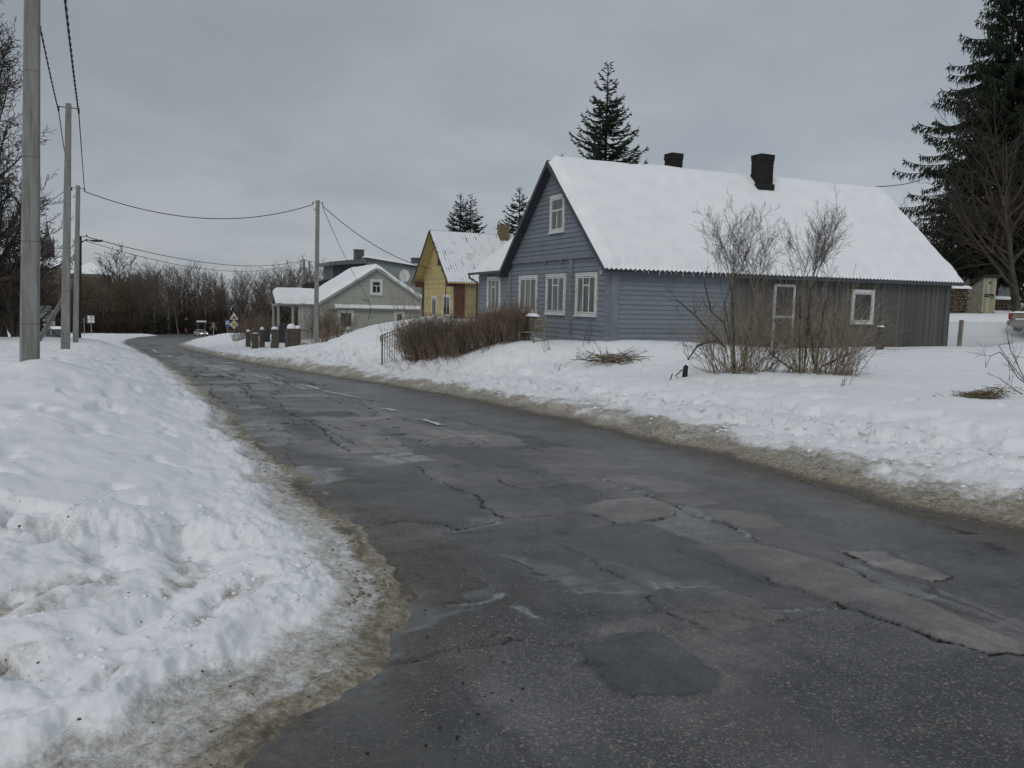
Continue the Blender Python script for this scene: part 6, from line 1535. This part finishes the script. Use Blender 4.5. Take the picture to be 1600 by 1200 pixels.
# spruces
b = base_at(1548, 58); spruce(b, z_at(b[0], b[1], -92) - b[2], .43, 'tallest dark spruce with drooping branches at the right edge of the picture', 101, M['spruce'], whorl=.35, nb=7, droop=.26, upturn=.50, rmax=6.3, tl=.62, tr=.036, hang=.95, dens=.85, z0=3.0)
b = base_at(1640, 61); spruce(b, 27, .42, 'tall dark spruce mostly beyond the right edge of the picture', 102, M['spruce'], whorl=.42, nb=7, droop=.26, upturn=.5, rmax=7, tl=.65, tr=.042, hang=.9, dens=.55, z0=3)
b = base_at(1482, 72); spruce(b, z_at(b[0], b[1], 262) - b[2], .42, 'lower spruce behind the right end of the blue house roof', 103, M['spruce'], whorl=.5, nb=6, droop=.22, upturn=.5, rmax=4.6, tl=.6, tr=.042, hang=.7, dens=.5, z0=.6)
b = base_at(1585, 80); spruce(b, 17, .36, 'spruce standing behind the cottage between the taller spruces', 104, M['spruce'], whorl=.6, nb=6, droop=.22, upturn=.5, rmax=5.5, tl=.7, tr=.05, hang=.7, dens=.42, z0=.4)
b = base_at(938, 52); spruce(b, z_at(b[0], b[1], 101) - b[2], .40, 'spruce with upturned shoots rising behind the blue house ridge', 105, M['spruce_far'], whorl=.30, nb=7, droop=.12, upturn=.62, rmax=4.5, tl=.40, tr=.033, hang=.20, dens=1.15, top_open=1.6, z0=6)
b = base_at(725, 88); spruce(b, z_at(b[0], b[1], 304) - b[2], .42, 'twin topped spruce behind the yellow house ridge', 106, M['spruce_far'], whorl=.36, nb=6, droop=.10, upturn=.6, rmax=4, tl=.50, tr=.042, hang=.15, dens=.8, z0=4, leaders=2)
b = base_at(808, 82); spruce(b, z_at(b[0], b[1], 297) - b[2], .42, 'narrow spruce between the yellow house chimney and the blue gable', 107, M['spruce_far'], whorl=.36, nb=6, droop=.10, upturn=.6, rmax=4, tl=.50, tr=.042, hang=.15, dens=.8, z0=4)

# bare trees left and right
P = tree_params(.014, 1.5, .06); P[0].update(ratio=.30, kids=34, start=.12); P[1]['kids'] = 3.4; P[2]['kids'] = 3.8; bare_tree('bare_tree', base_at(-38, 40), 21.5, .24, 'tall bare tree at the left edge behind the nearest pole', 'tree', 3, P, M['twig_dark'], M['bark'], (.05, 0))
P = tree_params(.014, 1.3, .05); P[0].update(ratio=.24, kids=34, ang=.6, start=.06); P[1].update(kids=3.6, up=.12); P[2]['kids'] = 3.6; bare_tree('bare_tree', base_at(4, 45), 21.5, .15, 'tall upright many stemmed bare tree right at the left edge of the picture', 'tree', 4, P, M['twig_dark'], M['bark'], (.0, 0), trunks=3)
P = tree_params(.010, 1.25, .03); P[0].update(kids=17, start=.05, ratio=.75, ang=1.0); bare_tree('bare_tree', base_at(24, 44), 6.5, .17, 'low dark many branched tree with a bare trunk left of the nearest pole', 'tree', 6, P, M['twig_dark'], M['bark'], (-.05, 0), trunks=2)
P = tree_params(.011, 1.25, .03); P[0].update(kids=17, start=.05, ratio=.75, ang=1.0); bare_tree('bare_tree', base_at(-20, 48), 8.0, .17, 'dense dark bare tree low at the left edge of the picture', 'tree', 8, P, M['twig_dark'], M['bark'], (.0, 0), trunks=2)
P = tree_params(.008, 1.0, .045); P[0].update(ang=.8, ratio=.72, start=.16, kids=15); bare_tree('bare_tree', base_at(1590, 47.5), 11.5, .22, 'spreading bare tree with grey twigs before the dark spruces', 'tree', 21, P, M['twig_dark'], M['bark'], (-.03, 0), trunks=2)
P = tree_params(.012, .8, .03); P[0].update(kids=12, start=.1, ratio=.7); bare_tree('bare_tree', base_at(1452, 55), 7.0, .12, 'low bare tree behind the right end of the blue house', 'tree', 23, P, M['twig_dark'], M['bark'], (-.05, 0), trunks=2)
P = tree_params(.012, .8, .03); P[0].update(kids=12, start=.1, ratio=.7); bare_tree('bare_tree', base_at(1630, 52), 8.0, .13, 'bare tree behind the parked champagne car', 'tree', 25, P, M['twig_dark'], M['bark'], (-.1, 0), trunks=2)

# the wood beyond the crossing
TOPX = [-160, 0, 60, 130, 160, 200, 213, 245, 279, 305, 324, 332, 354, 386, 417, 428, 451, 480, 500, 560, 700]
TOPY = [395, 400, 428, 432, 430, 424, 417, 411, 413, 415, 420, 428, 425, 423, 424, 417, 411, 414, 425, 430, 436]
def far_tree_params(rm): return [dict(rmin=rm, step=1.4, bend=.035, up=.05, kids=15, abs=True, ang=.62, ratio=.5, start=.12, taper=.95, fall=.6),
            dict(step=1.0, bend=.09, up=.10, kids=1.7, ang=.6, ratio=.5, start=.2, thin=.55), dict(step=.8, bend=.12, up=.10, kids=2.2, ang=.55, ratio=.55, start=.1, thin=.7), dict(step=.7, bend=.2, up=.08, kids=0, ang=.5, ratio=.5, start=.1)]
variants = []
for k in range(8):
    r = random.Random(300 + k); tw = TW()
    for q in range(2 if k % 3 == 0 else 1): grow(tw, r, np.array([q * .8, 0, -.5]), nrm(np.array([r.uniform(-.12, .12), 0, 1.])), 10., .14, 0, far_tree_params(.016))
    variants.append(tw.arrays())
print('far variant segs', [len(v[0]) // 6 for v in variants])
under = []
for k in range(4):
    r = random.Random(400 + k); tw = TW()
    for q in range(34): grow(tw, r, np.array([r.uniform(-1.3, 1.3), r.uniform(-.6, .6), -.2]), nrm(np.array([r.uniform(-.5, .5), r.uniform(-.3, .3), 1.])), r.uniform(1.6, 3.2), .04, 0, [dict(rmin=.026, step=.6, bend=.14, up=.02, kids=2.2, ang=.6, ratio=.5, start=.1), dict(step=.5, bend=.2, up=.02, kids=0, ang=.5, ratio=.5, start=.1)])
    under.append(tw.arrays())
def scatter(name, items, m, label, cat='wood'):
    Vs, Qs = [], []; o = 0
    for (V, Q), p, sc, rz in items:
        c, s = math.cos(rz), math.sin(rz); W_ = np.stack([(V[:, 0] * c - V[:, 1] * s) * sc[0] + p[0], (V[:, 0] * s + V[:, 1] * c) * sc[0] + p[1], V[:, 2] * sc[1] + p[2]], 1)
        Vs.append(W_); Qs.append(Q + o); o += len(V)
    ob = link(name, mesh_np(name, np.concatenate(Vs), np.concatenate(Qs), False), m); return tag(ob, label, cat, kind='stuff')
r = random.Random(9); it1, it2, it3 = [], [], []
xs_ = []
for row, (Y, n) in enumerate(((196, 62), (206, 60), (220, 58), (238, 54), (262, 46))):
    for k in range(n):
        px = -190 + 900 * (k + r.uniform(.1, .9)) / n; y = Y + r.uniform(-6, 6); P = at(px, 480, y); zb = float(zroad(P[0], P[1])) + .3
        if y > 330: zb = hz(P[0], P[1])
        ty = np.interp(px, TOPX, TOPY) + r.uniform(-3, 9) + (6 if row == 0 else 0) + (14 * r.random() if r.random() < .3 else 0)
        top = z_at(P[0], P[1], ty); h = max(top - zb, 5); sc = h / 10.6
        (it2 if (px < 205 and r.random() < .75) else it1).append((variants[r.randrange(8)], (P[0], P[1], zb), (sc * r.uniform(.85, 1.25), sc), r.uniform(0, 6.28)))
for row, Y in enumerate((191, 194, 199, 205, 214)):
    for k in range(62):
        px = -190 + 860 * (k + r.random()) / 62; P = at(px, 480, Y + r.uniform(-1.5, 1.5)); zb = float(zroad(P[0], P[1])) + .3
        sc = r.uniform(.8, 1.25) + .25 * row; it3.append((under[r.randrange(4)], (P[0], P[1], zb), (sc * 1.25, sc), r.uniform(-.5, .5)))
scatter('far_wood', it1, M['wood_far'], 'brown bare wood closing the end of the road')
scatter('olive_wood', it2, M['wood_olive'], 'olive brown bare trees left of the wood')
scatter('underwood', it3, M['twig_dark'], 'dark undergrowth along the foot of the wood')
# wooded flank of the hill behind
it4 = []
for k in range(230):
    y = r.uniform(300, 460); px = r.uniform(-190, 240); P = at(px, 480, y); zb = hz(P[0], P[1]); lim = np.interp(px, [-190, 55, 65, 105, 118, 165, 175, 260], [400, 410, 419, 420, 427, 428, 424, 424]); top = z_at(P[0], P[1], lim + r.uniform(0, 6)); h = min(top - zb, 17)
    if h > 3: it4.append((variants[r.randrange(8)], (P[0], P[1], zb), (h / 10.6 * 1.5, h / 10.6), r.uniform(0, 6)))
scatter('hillside_wood', it4, M['wood_far'], 'bare woods on the slope under the snowy roofs')
# trees one can tell apart in front of and above the wood
P = far_tree_params(.055); P[0].update(kids=13, ang=1.15, ratio=.62, start=.42, fall=.35); P[1].update(kids=1.1, bend=.2); P[2].update(kids=1.2, bend=.22)
b = base_at(186, 236); bare_tree('oak_tree', b, z_at(b[0], b[1], 405) - b[2], .48, 'broad domed bare oak standing above the wood', 'tree', 53, [dict(P[0], split=2)] + P[1:], M['twig_dark'], M['bark'])
for px, Y, ty, lb, sd, ln in ((263, 189, 446, 'pale trunked bare tree at the foot of the wood, left of the leaning one', 61, 0.), (279, 188, 470, 'leaning pale trunked bare tree at the foot of the wood', 62, -.16), (404, 150, 436, 'bare tree behind the masonry posts and the red brown bush', 63, .03), (458, 130, 412, 'tall thin bare birch behind the porch roof', 64, 0.)):
    P = far_tree_params(.028); b = base_at(px, Y); P[0]['split'] = 1; P[0]['start'] = .3; bare_tree('bare_tree', b, z_at(b[0], b[1], ty) - b[2], .24 if px < 300 else .17, lb, 'tree', sd, P, M['wood_far'], plain('pale_bark', (.17, .15, .125), .85, .4, 2) if px < 300 else M['bark'], (ln, 0))
b = base_at(250, 186); spruce(b, 4.6, .9, 'dark evergreen bush at the foot of the wood', 111, M['spruce'], whorl=.5, nb=8, droop=.3, upturn=.5, rmax=4.2, tl=.6, tr=.07, hang=.5, dens=.5, z0=.1, name='evergreen_bush', cat='bush')

# ------------------------------------------------------------------ hedge and shrubs
def stems(tw, r, p, d, L, rad, kids, rmin, bend=.05, up=.02, kl=.35, ka=.45, sub=0):
    P = [dict(rmin=rmin, step=.22, bend=bend, up=up, kids=kids, abs=True, ang=ka, ratio=kl, start=.25, taper=.7, fall=.3), dict(step=.16, bend=bend * 1.6, up=up, kids=sub, abs=True, ang=ka, ratio=.5, start=.2, thin=.7)]
    if sub: P.append(dict(step=.14, bend=bend * 2, up=up, kids=0, ang=.4, ratio=.5, start=.2))
    grow(tw, r, p, d, L, rad, 0, P)
r = random.Random(77); tw = TW(); A = at(640, 547, 30.); B = at(820, 541, 27.4)
e = empty('hedge', (A[0], A[1], 0), 0, 'long dense brown leafless hedge in front of the yellow and blue houses', 'hedge')
N = 1250; us = np.array([r.random() for _ in range(N)]); vs_ = np.array([r.gauss(0, .34) for _ in range(N)]); ab = B[:2] - A[:2]; nn = np.array([-ab[1], ab[0]]); nn /= np.linalg.norm(nn)
X = A[0] + ab[0] * us + nn[0] * vs_; Y = A[1] + ab[1] * us + nn[1] * vs_; Z = snow_h(X, Y)[0]
for u, v, x, y, z in zip(us, vs_, X, Y, Z):
    H_ = (1.28 + .10 * math.sin(u * 9)) * (1 - .12 * u) * r.uniform(.72, 1.06); 
    if r.random() < .10: H_ *= 1.28
    edge = min(u, 1 - u)
    d = nrm(np.array([ab[0] * (u - .5) * .05 + nn[0] * v * .75, ab[1] * (u - .5) * .05 + nn[1] * v * .75, 1.]) + rvec(r) * .14)
    stems(tw, r, np.array([x - A[0], y - A[1], z - .1]), d, H_, .0095, 8, .0034, .09, .01, .42, .5, 2)
tw.build('stems', M['twig'], e); print('hedge', len(tw.a))
def shrub(px, row, Y, label, seed, dense, crowns, arms, height=2.0, spread=.55):
    r = random.Random(seed); A = at(px, row, Y); A[2] = hz(A[0], A[1]); e = empty('bare_shrub', A, 0, label, 'shrub'); tw = TW(); tg = TW(); td = TW()
    for k in range(dense):
        a = r.uniform(0, 6.28); rr = spread * math.sqrt(r.random()); b = np.array([rr * math.cos(a) * 1.5, rr * math.sin(a) * .8, -.12])
        d = nrm(np.array([b[0] * .62 + r.gauss(0, .30), b[1] * .4 + r.gauss(0, .2), 1.]))
        stems(tw, r, b, d, height * r.uniform(.45, 1.08), .0085 * r.uniform(.7, 1.5), 6, .003, .105, .0, .42, .5, 2)
    for k in range(int(dense * .35)):     # low tangled twigs
        a = r.uniform(0, 6.28); b = np.array([r.uniform(-1, 1) * spread * 1.5, r.uniform(-.6, .3), -.05]); d = nrm(np.array([r.gauss(0, .8), r.gauss(0, .4) - .2, .45]))
        stems(tw, r, b, d, r.uniform(.35, .9), .010, 4, .0035, .16, -.01, .45, .6)
    for tx, ty, cw, n in crowns:         # taller stems ending in fine fans above the eaves
        q = at(tx, ty, Y) - A; b = np.array([q[0] * .35 + r.uniform(-.2, .2), r.uniform(-.2, .2), -.1]); st = b + (q - b) * .57
        mid = (b + st) / 2 + np.array([(b[0] - q[0]) * .08, 0, 0]); td.seg(b, mid, .030, .024); td.seg(mid, st, .024, .017)
        L = np.linalg.norm(q - st)
        for k in range(n):
            d = nrm(q - st + np.array([r.uniform(-1, 1) * cw, r.uniform(-1, 1) * cw * .6, -abs(r.gauss(0, .15))])); P = [dict(rmin=.0026, step=.14, bend=.07, up=.03, kids=12, abs=True, ang=.55, ratio=.50, start=.2, taper=.8, fall=.3), dict(step=.1, bend=.1, up=.05, kids=6, abs=True, ang=.5, ratio=.48, start=.15, thin=.6), dict(step=.09, bend=.12, up=.05, kids=2, abs=True, ang=.5, ratio=.5, start=.2, thin=.8), dict(step=.08, bend=.1, up=.03, kids=0, ang=.5, ratio=.5, start=.2)]
            grow(tg, r, st, d, L * r.uniform(.75, 1.1), .011, 0, P)
    for pts in arms:                     # dark older branches
        q = [at(a, b, Y + c) - A for a, b, c in pts]
        for k in range(len(q) - 1): td.seg(q[k], q[k + 1], .026 - .017 * k / len(q), .026 - .017 * (k + 1) / len(q))
        for k in range(1, len(q)): 
            for _ in range(3): stems(td, r, q[k], nrm(rvec(r) * .5 + np.array([0, 0, .7])), r.uniform(.25, .55), .008, 3, .0035, .12, .03, .5, .6)
    tw.build('stems', M['twig_tan'], e); tg.build('fine_crown', M['twig_grey'], e); td.build('old_branches', M['twig_dark'], e, 5); print('shrub', len(tw.a), len(tg.a)); return e
shrub(1160, 572, 19.6, 'bare tan shrub with two fine grey crowns left of the white shed door', 31, 108, [(1140, 345, .62, 7), (1194, 366, .75, 8), (1120, 388, .6, 4)],
      [[(1135, 545, 0), (1112, 520, 0), (1085, 492, -.1), (1060, 470, -.2)], [(1140, 540, 0), (1132, 505, 0), (1112, 488, .1), (1100, 440, .1)], [(1120, 532, 0), (1090, 540, -.1), (1075, 562, -.2)]], 2.15, .54)
shrub(1275, 582, 19.0, 'bare tan shrub with one fine grey crown below the shed window', 32, 100, [(1276, 340, .50, 9), (1250, 366, .4, 3), (1303, 376, .4, 1)],
      [[(1272, 570, 0), (1268, 530, 0), (1262, 500, 0), (1245, 490, 0)], [(1285, 572, 0), (1300, 565, -.1), (1325, 553, -.2)], [(1262, 588, -.2), (1235, 575, -.1), (1208, 556, 0), (1195, 540, 0)]], 2.15, .44)
A = at(1322, 588, 18.6); A[2] = hz(A[0], A[1]); e = empty('bare_shrub', A, 0, 'small thin tan shrub at the right foot of the taller shrubs', 'shrub'); tw = TW(); r = random.Random(5)
for k in range(26): stems(tw, r, np.array([r.uniform(-.25, .25), r.uniform(-.15, .15), -.1]), nrm(np.array([r.gauss(.12, .22), r.gauss(0, .15), 1.])), r.uniform(.5, 1.5), .010, 4, .0034, .07, .01, .4, .42)
tw.build('stems', M['twig_tan'], e)
# arching sapling at the right edge
A = at(1606, 602, 14.2); A[2] = hz(A[0], A[1]); e = empty('bare_shrub', A, 0, 'arching dark twigs of a young shrub at the right edge before the parked car', 'shrub'); tw = TW(); r = random.Random(15)
for q in ([(1606, 602), (1592, 575), (1578, 545), (1572, 515)], [(1606, 602), (1590, 590), (1575, 565), (1562, 550), (1548, 556), (1540, 575)], [(1606, 600), (1604, 560), (1600, 520)], [(1600, 618), (1580, 605), (1560, 590)], [(1606, 602), (1582, 572), (1560, 540)]):
    w_ = [at(a, b, 14.2) - A for a, b in q]
    for k in range(len(w_) - 1):
        tw.seg(w_[k], w_[k + 1], .011 - .007 * k / len(w_), .011 - .007 * (k + 1) / len(w_)); stems(tw, r, w_[k + 1], nrm(rvec(r) * .6 + np.array([-.2, 0, .6])), r.uniform(.2, .5), .005, 4, .0025, .12, .0, .5, .6)
tw.build('stems', M['twig_dark'], e)
# brush pile by the house corner
A = at(962, 556, 23.3); A[2] = hz(A[0], A[1]); e = empty('brush_pile', A, 0, 'pile of cut branches and dry stalks lying by the corner of the blue house', 'brush pile'); tw = TW(); r = random.Random(19)
for k in range(75):
    d = nrm(np.array([r.choice((-1, 1)) * r.uniform(.6, 1.2), r.gauss(0, .4), r.gauss(.05, .16)])); b = np.array([r.gauss(0, .22), r.gauss(0, .3), r.uniform(-.02, .18)])
    stems(tw, r, b, d, r.uniform(.3, .95), r.uniform(.008, .02), 2, .004, .07, -.03, .5, .5)
tw.build('branches', M['twig_tan'], e); tw = TW()
for k in range(22):
    d = nrm(np.array([r.gauss(-.3, .8), r.gauss(0, .4), r.uniform(.0, .6)])); stems(tw, r, np.array([r.gauss(-.35, .35), r.gauss(0, .3), 0.]), d, r.uniform(.4, .9), .016, 2, .005, .08, -.02, .5, .5)
tw.build('dark_branches', M['twig_dark'], e)
# withered clump under the snow
A = at(1530, 624, 13.6); A[2] = hz(A[0], A[1]); e = empty('dead_grass', A, 0, 'clump of flattened dry grass showing through the snow on the right', 'grass clump'); tw = TW(); r = random.Random(29)
for k in range(420):
    b = np.array([r.gauss(0, .24), r.gauss(0, .14), r.uniform(-.03, .10)]); b[2] += .28 * b[0]; d = nrm(np.array([r.gauss(-.8, .5), r.gauss(-.3, .4), r.gauss(-.02, .15)])); stems(tw, r, b, d, r.uniform(.12, .40), .007, 0, .003, .08, -.03)
tw.build('blades', M['straw'], e)
# wispy stems and dead stalks poking out of the snow by the house
r = random.Random(39); k = 0
for px, row, Y, h, lean, lb in ((905, 541, 24.2, .45, .0, 'tuft of thin bare stalks in the snow left of the house corner'), (872, 562, 23., .28, .1, 'small forked dry stalk in the open snow before the bench'), (916, 520, 25.3, .95, .25, 'tall thin stalks leaning against the blue gable wall'), (858, 540, 25.3, .55, -.2, 'short dry stalks beside the wall post'), (1312, 600, 17.3, .35, .1, 'lone thin stalk in the snow right of the shrubs'), (640, 500, 38., 2.6, -.25, 'tall thin bare saplings behind the left end of the hedge')):
    A = at(px, row, Y); A[2] = hz(A[0], A[1]); e = empty('dry_stalks', A, 0, lb, 'stalks'); tw = TW()
    for _ in range(14 if h > 2 else 6): stems(tw, r, np.array([r.gauss(0, .10 + .35 * (h > 2)), r.gauss(0, .08), -.1]), nrm(np.array([lean + r.gauss(0, .18), r.gauss(0, .1), 1.])), h * r.uniform(.6, 1.1), .007 if h < 2 else .014, 3, .003, .06, .0, .4, .5)
    tw.build('stems', M['twig_dark'] if h < 2 else M['twig_tan'], e)
# bushes by the pale house and behind the masonry posts
for px, row, Y, n, h, sp, lb, sd in ((516, 525, 58, 110, 2.6, 1.3, 'brown bare bush in front of the pale house wall', 41), (405, 530, 78, 170, 2.6, 2.0, 'red brown bare bush behind the masonry fence posts', 42), (503, 532, 49.5, 16, .9, .6, 'sparse bare bush at the foot of the right verge pole', 43)):
    A = at(px, row, Y); A[2] = hz(A[0], A[1]); e = empty('bare_bush', A, 0, lb, 'bush'); tw = TW(); r = random.Random(sd)
    for _ in range(n):
        b = np.array([r.gauss(0, .45) * sp, r.gauss(0, .3) * sp, -.1]); stems(tw, r, b, nrm(np.array([b[0] * .2 + r.gauss(0, .15), r.gauss(0, .15), 1.])), h * r.uniform(.6, 1.1), .016, 8, .0075, .08, .01, .42, .45, 1)
    tw.build('stems', M['twig'], e)
# pale fallen trunk and heap by the yellow diamond sign
A = at(377, 519, 92.); A[2] = hz(A[0], A[1]); e = empty('fallen_trunk', A, R(18), 'pale snowy fallen trunk lying right of the yellow diamond sign', 'trunk'); mb = MB(); mb.tube([(-1.0, 0, .25), (-.3, 0, .40), (.5, .1, .55), (1.3, .2, .85)], [.42, .40, .34, .24], 12); mb.build('stem', plain('frosted_bark', (.42, .42, .40), .85, .35, 5), e, True)
mb = MB(); mb.tube([(.9, .1, .75), (1.2, .0, 1.3), (1.3, 0, 1.7)], [.14, .09, .05], 8); mb.build('stub', MATS['frosted_bark'], e, True)
